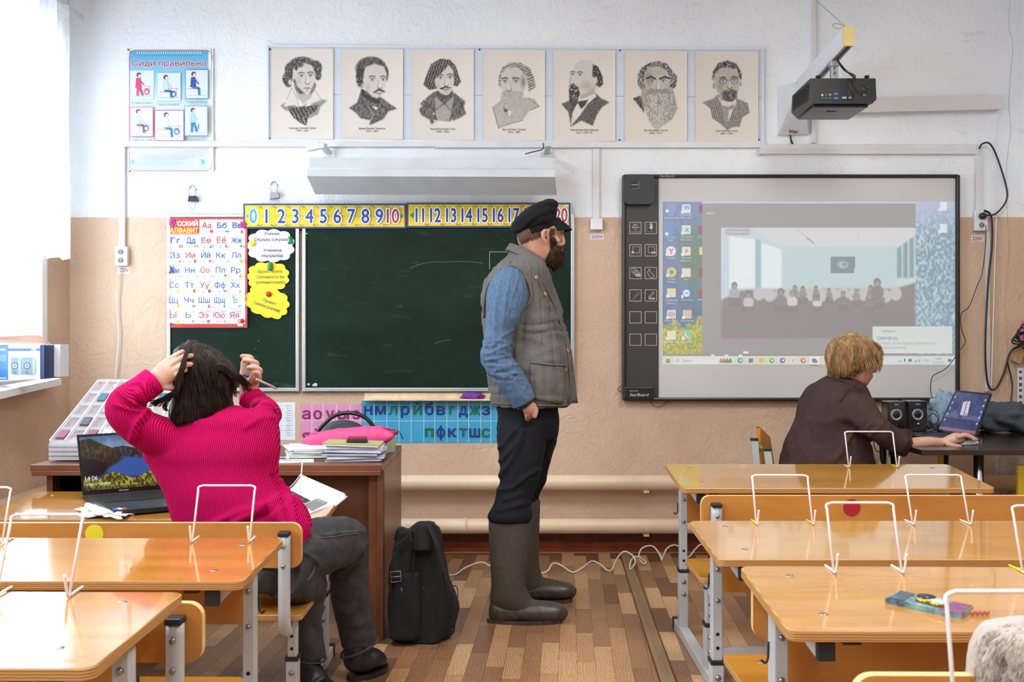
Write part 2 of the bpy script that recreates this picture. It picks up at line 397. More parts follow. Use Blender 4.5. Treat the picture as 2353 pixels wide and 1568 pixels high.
# lace curtain
def lace_mat():
    m = bpy.data.materials.new('lace_tulle'); m.use_nodes = True; t = NT(m); t.n.clear(); co = t.coord('World')
    out = t.new('ShaderNodeOutputMaterial'); tr = t.new('ShaderNodeBsdfTransparent'); df = t.new('ShaderNodeBsdfDiffuse'); tl = t.new('ShaderNodeBsdfTranslucent')
    for n in (df, tl): n.inputs[0].default_value = (.93, .95, .98, 1)
    m1 = t.new('ShaderNodeMixShader', i_0=.55); t.link(df.outputs[0], m1.inputs[1]); t.link(tl.outputs[0], m1.inputs[2])
    sep = t.new('ShaderNodeSeparateXYZ'); t.link(co, sep.inputs[0])
    motif = t.math('GREATER_THAN', t.noise(t.coord('World', (1, 1, .8)), 11, 2, .5, 1.2), .50)
    vor = t.new('ShaderNodeTexVoronoi', i_Scale=240.0); t.link(co, vor.inputs['Vector']); mesh = t.math('GREATER_THAN', vor.outputs['Distance'], .42)
    dens = t.math('MAXIMUM', t.math('MULTIPLY', motif, .96), t.math('ADD', .72, t.math('MULTIPLY', mesh, .18)))
    m2 = t.new('ShaderNodeMixShader'); t.link(dens, m2.inputs[0]); t.link(tr.outputs[0], m2.inputs[1]); t.link(m1.outputs[0], m2.inputs[2]); t.link(m2.outputs[0], out.inputs[0]); return m
M_lace = lace_mat()
cur = thing('lace_curtain', 'sheer white lace curtain hanging over the bright window at the left', 'curtain', (-2.36, 4.8, 1.63))
def cf(u, v):
    y = 3.9+1.70*u; fold = .035*math.sin(u*58)+.018*math.sin(u*131+1)
    zb = 1.632+.012*abs(math.sin(u*70)); z = zb+(3.0-zb)*v
    return (-2.37+fold*(1-.2*v), y+.006*math.sin(v*9), z)
cur2 = MB().sheet(cf, 240, 24); cur2.build('lace_panel', M_lace, cur)
MB().tube([(-2.37, 3.6, 3.01), (-2.37, 5.85, 3.01)], .012).build('curtain_rod', M_white, cur)
# floor, lining and planks
M_fl = mat('linoleum_base', '#5c3d28', .45, var=.1)
floor = struct('floor', MB().box(((XL+XR)/2, (D+YB)/2, -.051), (XR-XL+.26, D-YB+.26, .10)), M_fl)
def plank_mat():
    m, t, b = newmat('oak_print_linoleum'); oi = t.new('ShaderNodeObjectInfo')
    tc = t.new('ShaderNodeTexCoord'); add = t.new('ShaderNodeVectorMath', operation='ADD'); t.link(tc.outputs['Object'], add.inputs[0])
    sc = t.new('ShaderNodeVectorMath', operation='SCALE'); cmb = t.new('ShaderNodeCombineXYZ'); t.link(oi.outputs['Random'], cmb.inputs[0]); t.link(oi.outputs['Random'], cmb.inputs[2]); t.link(cmb.outputs[0], sc.inputs[0]); sc.inputs['Scale'].default_value = 37.0
    t.link(sc.outputs[0], add.inputs[1]); mp = t.new('ShaderNodeMapping'); mp.inputs['Scale'].default_value = (1, .22, 1); t.link(add.outputs[0], mp.inputs[0])
    ring = t.wave(mp.outputs[0], 42, 7, 3, 1.8, 'X'); pore = t.noise(mp.outputs[0], 260, 3, .7)
    g = t.math('ADD', t.math('MULTIPLY', ring, .42), t.math('MULTIPLY', pore, .62))
    dark = t.mix(1.0, oi.outputs['Color'], lin('#cdbaa6'), 'MULTIPLY'); c = t.mix(t.ramp(g, [(.25, (0, 0, 0)), (.75, (1, 1, 1))]), dark, oi.outputs['Color'])
    t.link(c, b.inputs['Base Color']); t.link(t.math('ADD', .27, t.math('MULTIPLY', pore, .16)), b.inputs['Roughness']); t.link(t.bump(g, .08, .0006), b.inputs['Normal']); return m
M_plank = plank_mat()
PW, PL = .0675, .385; ANG = math.atan((1305-CX)/F)
ca, sa = math.cos(ANG), math.sin(ANG)
pm = bpy.data.meshes.new('floor_plank'); g_ = .0005; hx, hy, hz = PW/2-g_, PL/2-g_, .0012
pm.from_pydata([(x*hx, y*hy, z) for x in (-1, 1) for y in (-1, 1) for z in (-.0002, hz)], [], [(0, 1, 3, 2), (4, 6, 7, 5), (0, 4, 5, 1), (2, 3, 7, 6), (1, 5, 7, 3)]); pm.materials.append(M_plank)
bmn = bmesh.new(); bmn.from_mesh(pm); bmesh.ops.recalc_face_normals(bmn, faces=bmn.faces); bmn.to_mesh(pm); bmn.free()
tones = ['#cda880', '#b08a66', '#967152', '#75543c', '#8c684c', '#be9a72']
rnd = random.Random(11); cells = []
for i in range(-50, 50):
    offy = [0, .62, .25, .87, .45, .1, .7, .33][i % 8]*PL+rnd.uniform(-.03, .03)
    for j in range(-4, 16):
        u = i*PW; v = j*PL+offy; x = u*ca+v*sa; y = -u*sa+v*ca
        if y > D-.02-PL*.3 or y < -.6 or x < XL+.02 or x > XR-.02: cells.append((9, x, y, None)) if (XL < x < XR and y < D) else None; continue
        pxx = CX+x/max(y, .1)*F; pyy = CY+ZC/max(y, .1)*F
        inview = -60 < pxx < 2400 and pyy < 1640
        pr = abs(pxx-1250)/1250+(0 if inview else 5); cells.append((pr, x, y, tones[rnd.choice([0, 1, 2, 3, 4, 5, 1, 2])]))
cells = sorted([c for c in cells if c[3]], key=lambda c: c[0]); k = 0
for pr, x, y, tn in cells[:298]:
    o = bpy.data.objects.new('floor_plank', pm); COL.objects.link(o); o.parent = floor; o.location = (x, y, 0); o.rotation_euler = (0, 0, -ANG); o.color = (*lin(tn), 1)
rest = MB()
for pr, x, y, tn in cells[298:]:
    rest.box((x, y, .0003), (PW-2*g_, PL-2*g_, .0016), Euler((0, 0, -ANG)), mi=tones.index(tn))
ro = rest.build('floor_planks_far', [mat('oak_tone_%d' % q, c_, .36, var=.12, vscale=30, stretch=(6, 1, 1)) for q, c_ in enumerate(tones)], floor); ro['kind'] = 'stuff'
# threshold strip
M_tan = mat('strip_tan', '#8f6a3e', .4, var=.1); M_tape = mat('duct_tape', '#6f6d6b', .35, var=.15, vscale=30); M_dk = mat('black_plastic', '#141416', .35, var=.1)
st = thing('floor_strip', 'long brown floor strip with grey tape running toward the board wall', 'strip', (.66, 5.8, 0))
def strip_pts(px0, y0): return None
a0, a1 = P(1433, 1286, 1), None
def fp(px, py): d = ZC*F/(py-CY); return Vector(((px-CX)/F*d, d, 0))
A_, B_ = fp(1437, 1280), fp(1534, 1568); dr = (B_-A_).normalized(); B_ = A_+dr*3.6
MB().bar(A_+Vector((0, 0, .004)), B_+Vector((0, 0, .004)), .058, .006).build('strip_base', M_tan, st)
sd = Vector((dr.y, -dr.x, 0))
for k, n in ((-.028, 'edge_line'), (.028, 'edge_line')): MB().bar(A_+sd*k+Vector((0, 0, .0075)), B_+sd*k+Vector((0, 0, .0075)), .004, .002).build(n, M_dk, st)
MB().bar(A_+Vector((0, 0, .008)), B_+Vector((0, 0, .008)), .012, .002).build('tape', M_tape, st)
# baseboards and heating pipes
M_bb = mat('baseboard_brown', '#6e2c17', .35, var=.25, vscale=14, bump=.3, bscale=30)
bbp = [(0, 0), (-.022, 0), (-.024, .02), (-.016, .026), (-.018, .045), (-.008, .06), (0, .062)]
bb = MB().prism([(XL, D+y, z) for y, z in bbp], (XR-XL, 0, 0)); struct('baseboard_front', bb, M_bb)
struct('baseboard_left', MB().prism([(XL-y, YB, z) for y, z in bbp], (0, D-YB, 0)), M_bb)
struct('trim_1', MB().box((.3, D-.02, .0045), (5.2, .035, .006)), M_tan)
M_pipe = mat('cream_pipe_paint', '#dcc3a5', .38, var=.06, vscale=5, bump=.25, bscale=90)
pp = thing('heating_pipes', 'two thick cream heating pipes running low along the board wall', 'pipes', (.0, D-.09, .1))
for z in (.408, .164):
    MB().tube([(XL+.12, D-.085, z), (XR-.05, D-.085, z)], .042, 20).build('pipe', M_pipe, pp)
pl_ = thing('heating_pipe', 'cream heating pipe running along the left wall under the window', 'pipes', (XL+.06, 4.5, .36))
MB().tube([(XL+.06, D-.2, .40), (XL+.06, 3.2, .40)], .042, 16).build('pipe', M_pipe, pl_)
MB().tube([(XL+.06, D-.2, .40), (XL+.075, D-.12, .405), (XL+.12, D-.085, .408)], .042, 16).build('pipe_elbow', M_pipe, pp)
for px in (1072, 1640): MB().lathe([(.043, -.006), (.048, 0), (.043, .006)], W(px, 1202, .085)-Vector((0, .0, 0)), (1, 0, 0)).build('weld', M_pipe, pp)
for (px, z) in ((560, .408), (1480, .408), (560, .164), (1480, .164)): MB().bar(W(px, 1100, .1)*Vector((1, 1, 0))+Vector((0, 0, z-.05)), W(px, 1100, 0)*Vector((1, 1, 0))+Vector((0, 0, z-.05)), .03, .012).build('bracket', M_pipe, pp)
# bodies for the added fill lamps, out of the frame under the ceiling
M_lamp = mat('fill_lamp_diffuser', '#f4f2ec', .5, emis='#fff3e2', estr=3)
for i, (x, y) in enumerate(CEIL):
    l = thing('ceiling_fill_lamp', 'long white ceiling lamp above the '+['left front', 'right front', 'left rear', 'right rear'][i]+' part of the room', 'lamp', (x, y, 3.2), 'ceiling lamps')
    MB().box((x, y, 3.175), (.56, 1.16, .05), bev=.01).build('housing', M_white, l); MB().box((x, y, 3.145), (.5, 1.1, .01)).build('diffuser', M_lamp, l)
# outside ground and far bright haze need nothing: only white sky is seen
# ------------------------------------------------------------------ things on the board wall
M_alu = mat('aluminium', '#b9bcbf', .38, metal=.7, var=.05, vscale=20)
M_alud = mat('worn_aluminium', '#a9a6a2', .45, metal=.5, var=.1, vscale=25)
M_ink = print_mat('printed_paper', .55); M_inkg = print_mat('glossy_print', .35, coat=.15)
def chalk_mat():
    m, t, b = newmat('chalkboard_green'); co = t.coord('World')
    sm = t.noise(t.coord('World', (1, 1, 1.6)), 2.2, 5, .6, .8); st_ = t.noise(t.coord('World', (.6, 1, 3), (0, .35, 0)), 9, 5, .7, .5)
    c = t.mix(t.ramp(sm, [(.35, (0, 0, 0)), (.8, (1, 1, 1))]), lin('#12231a'), lin('#1d3127'))
    c = t.mix(t.math('MULTIPLY', t.ramp(st_, [(.6, (0, 0, 0)), (.8, (1, 1, 1))]), .18), c, lin('#8ba095'))
    t.link(c, b.inputs['Base Color']); b.inputs['Roughness'].default_value = .5; b.inputs['Specular IOR Level'].default_value = .1; t.link(t.bump(t.noise(co, 400, 2), .06, .0004), b.inputs['Normal']); return m
M_chalk = chalk_mat()
def wbox(mb, px0, py0, px1, py1, off0, off1, mi=0, bev=0):
    a = W(px0, py0); b = W(px1, py1); return mb.box(((a.x+b.x)/2, D-(off0+off1)/2, (a.z+b.z)/2), (abs(b.x-a.x), off1-off0, abs(b.z-a.z)), mi=mi, bev=bev)
# --- blackboard
bb_ = thing('chalkboard', 'long dark green chalkboard in an aluminium frame behind the standing man', 'chalkboard', W(850, 897, .02))
L0, L1, R0, R1, T, B = 388, 690, 697, 1319, 493, 900
wbox(MB(), L0+4, T+4, L1-2, B-5, .012, .026).build('wing_panel', M_chalk, bb_)
wbox(MB(), R0+3, T+4, R1-5, B-5, .012, .026).build('main_panel', M_chalk, bb_)
for x0, x1 in ((L0, L1), (R0, R1)):
    for a, b, c, d, e_ in ((x0, T, x0+8, B, .035), (x1-8, T, x1, B, .035), (x0+7, T+.5, x1-7, T+8, .0335), (x0+7, B-9, x1-7, B-.5, .0335)): wbox(MB(), a, b, c, d, .004, e_, bev=.003).build('frame_bar', M_alu, bb_)
pr = Print(wallfn(.0265)); rr_ = random.Random(3)
def arc(p, q, h, n=10): return [(p[0]+(q[0]-p[0])*i/n, p[1]+(q[1]-p[1])*i/n-h*4*i/n*(1-i/n)) for i in range(n+1)]
pr.line([(1125, 620), (1125, 580), (1180, 580)], 1.3, '#8fa096')
for p, q, h in (((942, 618), (1020, 604), 6), ((1020, 604), (1110, 606), 3), ((1000, 790), (1037, 781), 2)): pr.line(arc(p, q, h), 1.1, '#4d675a')
for x, y, r in ((711, 883, 3), (727, 884, 4.5), (722, 885, 2.5), (707, 538, 2), (597, 784, 1), (589, 802, .8)): pr.ell(x, y, r, r*.9, '#c4cac6', n=9)
pr.build('chalk_marks', M_ink, bb_)
# --- number strips
def strip(x0, y0, x1, y1, label, seq, colf):
    t = thing('number_line', label, 'number chart', W((x0+x1)/2, y1, .03), 'number strips over the chalkboard')
    wbox(MB(), x0, y0, x1, y1, .036, .038).build('card', mat('card_blue', '#31417f', .5), t)
    p = Print(wallfn(.0382)); p.rect(x0+4, y0+4, x1-4, y1-4, '#e6c612'); ym = y0+.50*(y1-y0); H = y1-y0
    p.line([(x0+14, ym), (x1-14, ym)], 1.2, '#7fae4e')
    p.poly([(x0+7, ym), (x0+16, ym-8), (x0+16, ym+8)], '#128a3a'); p.poly([(x1-7, ym), (x1-16, ym-8), (x1-16, ym+8)], '#128a3a')
    for (s, cx, w), c in zip(seq, colf):
        h = H*.56; base = ym+h/2
        for bo, cc in ((.075, '#b9dcef'), (.055, '#ffffff'), (.018, c)): p.text(s, cx, base, h, cc, xs_=w, bold=bo, align='C')
    xs = [q[1] for q in seq]
    for a, b in zip(xs[:-1], xs[1:]):
        m_ = (a+b)/2
        for sg, y, tx in ((-1, y0+9, '+1'), (1, y1-8, '-1')):
            p.line(arc((m_-6, y+sg*-1), (m_+6, y+sg*-1), 2.5*(1 if sg < 0 else -1), 5), .9, '#4b3f22'); p.text(tx, m_, y+(-1 if sg < 0 else 5), 4, '#4b3f22', align='C')
            xe = m_+6*(-sg); p.poly([(xe, y+1.5), (xe-3*(-sg), y-1.5), (xe-2*(-sg), y+3)], '#4b3f22')
    p.rect(x1-14, y0+6, x1-6, y0+11, '#c9d2da'); p.build('numerals', M_inkg, t); return t
nv = '#1d3f8f'
strip(563, 470, 935, 527, 'yellow number strip printed 0 to 10 above the left of the chalkboard', [('0', 586, .78)]+[(str(k), 586+32*k+(0 if k > 1 else -2), .84) for k in range(1, 10)]+[('10', 905, .78)], ['#1f9fd8']+[nv]*9+['#b3202a'])
strip(936, 468, 1310, 525, 'yellow number strip printed 11 to 20, partly behind the black cap', [(str(10+k), 966+35.8*(k-1), .66) for k in range(1, 11)], ['#163a84', '#3a2d7a']*4+['#163a84', '#b3202a'])
# --- small icons on the alphabet
def icon(p, k, x, y, r, c):
    if k == 0: p.ell(x, y, r, r, c); p.line([(x, y-r), (x+r*.4, y-r*1.5)], .8, '#3a6b2c')
    elif k == 1: p.poly([(x-r, y), (x+r, y-r*.6), (x+r*.6, y+r*.8)], c); p.ell(x, y, r*.3, r*.3, '#ffffff')
    elif k == 2: p.poly([(x-r, y+r), (x, y-r*1.1), (x+r, y+r)], c); p.poly([(x-r*.7, y+.3*r), (x, y-r*1.4), (x+r*.7, y+.3*r)], c)
    elif k == 3: p.rect(x-r, y-r*.2, x+r, y+r, c); p.poly([(x-r*1.2, y-r*.2), (x, y-r*1.2), (x+r*1.2, y-r*.2)], '#8b2a1c')
    elif k == 4: p.ell(x-r*.3, y, r*.8, r*.6, c); p.ell(x+r*.6, y-r*.5, r*.4, r*.4, c); p.line([(x-r*.5, y+r*.4), (x-r*.5, y+r*1.1)], .8, c); p.line([(x+r*.2, y+r*.4), (x+r*.2, y+r*1.1)], .8, c)
    elif k == 5: p.ell(x, y, r*1.1, r*.6, c); p.poly([(x+r, y), (x+r*1.7, y-r*.6), (x+r*1.7, y+r*.6)], c)
    elif k == 6:
        for q in range(6): p.ell(x+r*.8*math.cos(q), y+r*.8*math.sin(q), r*.4, r*.4, c, q == 0, 8)
        p.ell(x, y, r*.5, r*.5, '#f4c21c')
    else: p.ell(x, y, r*.6, r*1.1, c, a0=.5)
al = thing('alphabet_poster', 'red bordered Cyrillic alphabet poster pinned to the left wing of the chalkboard', 'poster', W(480, 754, .03))
def alf(x, y, z): return W(x, y, .031+z+.006*max(0, (x-545)/26)**2)
mb = MB(); mb.sheet(lambda u, v: alf(389.5+182.5*u, 753.5-251.5*v, -.0008), 12, 3); mb.build('sheet', mat('poster_red', '#cf2b27', .4, coat=.2), al)
p = Print(alf, .0003)
p.raster(393, 506, 567, 745, np.ones((1, 58, 3))*np.array(lin('#dad9de'))); p.rr(392, 505, 462, 540, 3, '#c81f26')
for b_, c_ in ((.07, '#8d1218'), (.035, '#f5f0ee')): p.text('РУССКИЙ', 427, 521, 10.5, c_, w=62, bold=b_, align='C')
for b_, c_ in ((.07, '#8d1218'), (.035, '#f3cf25')): p.text('АЛФАВИТ', 427, 536, 10.5, c_, w=64, bold=b_, align='C')
rows = ['..АаБбВв', 'ГгДдЕеЁёЖж', 'ЗзИиЙйКкЛл', 'МмНнОоПпРр', 'СсТтУуФфХх', 'ЦцЧчШшЩщЪ ', 'Ы Ь ЭэЮюЯя']
ic = ['#c8352c', '#2f7fc1', '#b3242f', '#cf4a2a', '#d2682c', '#2f8f45', '#b8452a', '#2c7f4a', '#d9772b', '#8a4a2c', '#b52c2c', '#8a8f94', '#c9772e', '#e0a021', '#c98f80', '#a9cbe0', '#e0a92c', '#e08a2a', '#f0b01e', '#e07a1c', '#8c4b2a', '#c7332c', '#d98f2a', '#e6a01e', '#b5562a', '#c44a30', '#3f8f55', '#7aa06a', '#e8a41c', '#7aa06a', '#7f3a24', '#2f8f7a', '#c62f2a']
n_ = 0
for r, row in enumerate(rows):
    y = 526+34.3*r
    for c_ in range(5):
        s = row[2*c_:2*c_+2] if r else ([None, None, 'Аа', 'Бб', 'Вв'][c_])
        if not s: continue
        s = s.strip(); x = 410+35.0*c_; v = s[0] in 'АЕЁИОУЫЭЮЯ'; col = '#a3222b' if v else ('#1c7a44' if s[0] in 'ЪЬ' else '#163f8c')
        p.text(s, x-1.5, y, 12.5, col, w=(25 if s[0] in 'ШЩЮЖФ' else 21) if len(s) > 1 else (12 if s != 'Ы' else 15), bold=.008, align='C')
        p.rr(x-13, y+4, x+13, y+12, 3, '#ecc3c8' if v else ('#c5e2c0' if s[0] in 'ЪЬ' else '#dceaf4')); p.text(s.lower(), x-8, y+10.5, 4.5, '#4a6da5', align='L', shear=.3)
        p.rect(x+3, y-15, x+13, y-13.3, '#d9868c' if v else '#b6d6ea')
        icon(p, (n_*5+r) % 8, x+9.5, y+7.5, 3.7, ic[n_ % len(ic)]); n_ += 1
for c_ in range(1, 5): p.line([(392.5+35*c_, 541), (392.5+35*c_, 744)], .6, '#d5dbe6')
for r in range(1, 7): p.line([(393, 506+34.3*r), (567, 506+34.3*r)], .6, '#d5dbe6')
p.rect(556, 746, 568, 750, '#e9e0e0'); p.build('letters', M_inkg, al)
# --- cloud notes and magnets
def cloud(name, label, x0, y0, x1, y1, col, texts, rot=0, seed=1, off=.032):
    t = thing(name, label, 'note', W((x0+x1)/2, y1, off), 'cloud shaped word cards')
    cx, cy, w, h = (x0+x1)/2, (y0+y1)/2, (x1-x0)/2, (y1-y0)/2; r = random.Random(seed); pts = []; N = 11
    for k in range(N):
        a0 = 2*math.pi*k/N
        for j in range(8):
            a = a0+2*math.pi/N*j/8; bump_ = 1-.11*(1-math.sin(math.pi*j/8))
            e = 1/(abs(math.cos(a))**2.6+abs(math.sin(a))**2.6)**(1/2.6); pts.append((cx+w*bump_*e*math.cos(a+rot*0), cy+h*bump_*e*math.sin(a)))
    if rot: pts = [(cx+(x-cx)*math.cos(rot)-(y-cy)*math.sin(rot), cy+(x-cx)*math.sin(rot)+(y-cy)*math.cos(rot)) for x, y in pts]
    MB().prism([W(x, y, off) for x, y in pts], (0, -.0012, 0)).build('card', mat('card_'+col[1:], col, .6), t)
    p = Print(wallfn(off+.0013))
    for s, x, y, hh, ww in texts: p.text(s, x, y, hh, '#26262a', w=ww, bold=.012 if rot or True else 0, align='C', rot=rot)
    p.build('lettering', M_ink, t); return t
cloud('cloud_note', 'white cloud note with bold black words beside the alphabet poster', 570, 528, 680, 604, '#d9dcec', [('Ученик', 628, 542, 7, 36), ('Оқушы (окушы)', 628, 555, 7, 80), ('Ученики', 629, 580, 7, 41), ('оқушылар', 629, 592, 7, 50)], seed=2)
cloud('cloud_note', 'upper yellow cloud note reading a formal greeting', 571, 603, 668, 670, '#ecd62c', [('Здравствуйте', 623, 628, 6.5, 58), ('Сәлеметсіз бе', 625, 641, 6.5, 62), ('(сәлеметсизбе)', 625, 653, 6.5, 66)], seed=4, off=.034)
cloud('cloud_note', 'lower yellow cloud note tilted clockwise', 567, 660, 669, 730, '#ead026', [('Привет', 622, 698, 7, 32), ('Сәлем (сәлем)', 616, 709, 7, 62)], rot=.33, seed=5, off=.036)
M_yel, M_red, M_grn, M_pur = mat('magnet_yellow', '#e3dc23', .3), mat('magnet_red', '#c4202b', .3), mat('magnet_green', '#117a41', .3), mat('magnet_purple', '#b01f7a', .3)
def magnet(x, y, r, m, label, kind='round', off=.036):
    c = W(x, y, off); mb = MB()
    if kind == 'round': mb.lathe([(r*K*.9, 0), (r*K, .003), (r*K*.85, .008), (r*K*.4, .011)], c, (0, -1, 0), 16)
    elif kind == 'bear':
        mb.ell(c+Vector((0, -.004, -.004)), (r*K*.8, .006, r*K)); mb.ell(c+Vector((0, -.006, .011)), (r*K*.75, .006, r*K*.65))
        for sx in (-1, 1): mb.ell(c+Vector((sx*.009, -.005, .021)), (.004, .003, .004)); mb.ell(c+Vector((sx*.011, -.005, -.013)), (.005, .004, .007))
    else:
        for k in range(5): a = k*2*math.pi/5; mb.ell(c+Vector((.7*r*K*math.cos(a), -.004, .7*r*K*math.sin(a))), (r*K*.55, .004, r*K*.55))
        mb.ell(c+Vector((0, -.007, 0)), (r*K*.35, .004, r*K*.35))
    o = mb.build('magnet', m, None, loc=c); tag(o, label, 'magnet', 'board magnets')
magnet(401, 514, 7, M_pur, 'purple flower magnet at the top left corner of the alphabet poster', 'flower')
magnet(563, 518, 7, M_pur, 'purple flower magnet at the top right corner of the alphabet poster', 'flower')
magnet(398, 741, 4.5, M_red, 'small red magnet at the bottom left corner of the alphabet poster')
magnet(560, 738, 5, M_red, 'small red magnet at the bottom right corner of the alphabet poster')
magnet(399, 622, 4, mat('magnet_grey', '#56627a', .4), 'small grey magnet on the left edge of the alphabet poster', 'bear')
magnet(584, 561, 7, M_yel, 'round yellow magnet on the white cloud note')
magnet(671, 555, 6, M_grn, 'green bear magnet on the white cloud note', 'bear')
magnet(625, 614, 8, M_grn, 'green four-legged magnet on the upper yellow cloud note', 'bear', .04)
magnet(621, 677, 6.5, M_red, 'round red magnet on the tilted yellow cloud note', off=.04)
# --- chalk ledge, cloth
M_ledge = mat('ledge_paint', '#ddc4a2', .45, var=.12, vscale=20)
lg = thing('chalk_ledge', 'cream painted wooden chalk ledge under the chalkboard', 'ledge', W(980, 920, .05))
wbox(MB(), 838, 916, 1150, 920, .0, .075, bev=.003).build('tray', M_ledge, lg); wbox(MB(), 838, 903, 1150, 917, .0, .012).build('back_board', M_ledge, lg)
M_cloth = mat('purple_cloth', '#6f2f8c', .85, var=.3, vscale=40, bump=.6, bscale=80, bdist=.004)
def blob(name, c, r, m, label, cat, seed, amp=.35, freq=2.2, parent=None, sub=4):
    bm = bmesh.new(); bmesh.ops.create_icosphere(bm, subdivisions=sub, radius=1)
    from mathutils import noise as N
    for v in bm.verts:
        n = 1+amp*N.noise(v.co*freq+Vector((seed, 0, 0)))+amp*.5*abs(N.noise(v.co*freq*2.4+Vector((0, seed, 0)))); v.co = Vector((v.co.x*r[0]*n, v.co.y*r[1]*n, max(v.co.z, -.55)*r[2]*n))
    for f in bm.faces: f.smooth = True
    me = bpy.data.meshes.new(name); bm.to_mesh(me); bm.free(); me.materials.append(m); o = bpy.data.objects.new(name, me); COL.objects.link(o)
    o.location = Vector(c)-(wloc(parent) if parent else Vector((0, 0, 0))); o.parent = parent
    if label: tag(o, label, cat)
    return o
blob('duster_cloth', W(1086, 909.0, .045)+Vector((0, 0, -.005)), (.062, .03, .022), M_cloth, 'crumpled purple cloth lying on the chalk ledge', 'cloth', 3)
# --- letter cards under the board
def cards(x0, y0, x1, y1, cols, bg, line, rows, label, colA, colB):
    t = thing('letter_chart', label, 'chart', W((x0+x1)/2, y1, .003), 'lowercase letter charts under the chalkboard')
    wbox(MB(), x0, y0, x1, y1, .001, .0025).build('sheet', mat('chart_'+bg[1:], bg, .35, coat=.2), t); p = Print(wallfn(.0028)); n = len(cols)-1; ym = (y0+y1)/2-1
    for c in cols[1:-1]: p.line([(c, y0), (c, y1)], 1.2, line)
    p.line([(x0, ym), (x1, ym)], 1.2, line)
    for r, row in enumerate(rows):
        for k, ch in enumerate(row):
            if ch == ' ' or k >= n: continue
            cx = (cols[k]+cols[k+1])/2; p.text(ch, cx, [y0+33, y0+84][r], 25 if ch not in 'бйё' else 27, colA if (k*7+r*3) % 5 < 3 else colB, w=(24 if ch in 'шжыюмщ' else (13 if ch == 'г' else 18)), bold=.018, align='C') if colA != colB or True else None
    p.build('letters', M_inkg, t)
cards(691, 930, 833, 1004, [691, 717, 743, 774, 805, 833], '#d68fb6', '#f2dce8', ['аоуыэ', 'яёюи е'], 'pink letter chart partly hidden behind the pencil case', '#8c1c58', '#8c1c58')
cards(832, 920, 1170, 1018, [832, 860, 889, 917, 945, 974, 999, 1027, 1052, 1077, 1105, 1128, 1170], '#3f9cc4', '#bfe0ee', ['нмлрйбвгджз ', '      пфктшсхц'[1:]], 'blue letter chart ending behind the standing man', '#17327f', '#0f6b4c')
nt = thing('notice_sheet', 'white typed notice sheet on the wall right of the pink sweater', 'paper', W(650, 1012, .002))
wbox(MB(), 618, 925, 679, 1012, .001, .002).build('sheet', mat('paper_white', '#d9dce4', .6), nt); p = Print(wallfn(.0023))
for k in range(13):
    for x, w in ((624, 22), (656, 14)): p.rect(x+(k*7 % 5), 932+k*5.6, x+w-(k*3 % 6), 933+k*5.6, '#9aa0aa')
p.build('typed_lines', M_ink, nt)
# --- posture poster
po = thing('posture_poster', 'pale blue sitting posture poster high on the wall left of the portraits', 'poster', W(393, 397, .004))
pf = lambda x, y, z: W(x, y, .004+z+.010*max(0, (x-470)/23)**2)
MB().sheet(lambda u, v: pf(293+(1 if v < .5 else 0)+198*u, 397-284.5*v, -.0008), 12, 4).build('sheet', mat('poster_cream', '#dedbd2', .5), po)
p = Print(pf, .0003); pic = Pic(98, 140, 297, 116, 489, 393, '#eaf1f6'); pic.a[:] = np.array(lin('#d3d8e0')); pic.grad(116, 250, '#3a9fc4', '#d0dbe4'); pic.grad(345, 393, '#d9dbe2', '#bdd0e0')
p.raster(298, 117, 488, 392, pic.a)
p.line([(q[0], q[1]) for q in rrect(393, 254.5, 190, 277, 14, 4)]+[(488, 140)], 1.6, '#c04a80')
for k in range(30): p.line([(316+5*k, 119), (316+5*k, 126)], 1.4, '#cfe6ef', k == 0)
for k in range(30): p.ell(316+5*k, 127, 1.1, 1.1, '#2a4560', k == 0, 8)
for b_, c_ in ((.06, '#f2f4f8'), (.02, '#a32358')): p.text('Сиди правильно', 390, 152, 12.5, c_, w=170, bold=b_, align='C')
figs = [(300, 163, 354, 229, '#9fd4e6', 'Посадка за парту', '#c9366f', '#c9366f', 0), (363, 169, 416, 233, '#9fd4e6', 'Посадка „готов к работе"', '#b8d3e6', '#2f5a8a', 1), (428, 162, 480, 228, '#2a8fc0', 'Посадка при письме', '#2a4f9c', '#3f6fa8', 1),
        (301, 248, 354, 315, '#c04a80', 'Посадка при чтении', '#b8dcea', '#8a4a86', 1), (359, 256, 425, 325, '#c04a80', '', '#cfe6ee', '#1f7aa0', 1), (428, 246, 480, 314, '#2a9fc0', 'Выход из-за парты', '#9fc9e0', '#1f78b8', 2)]
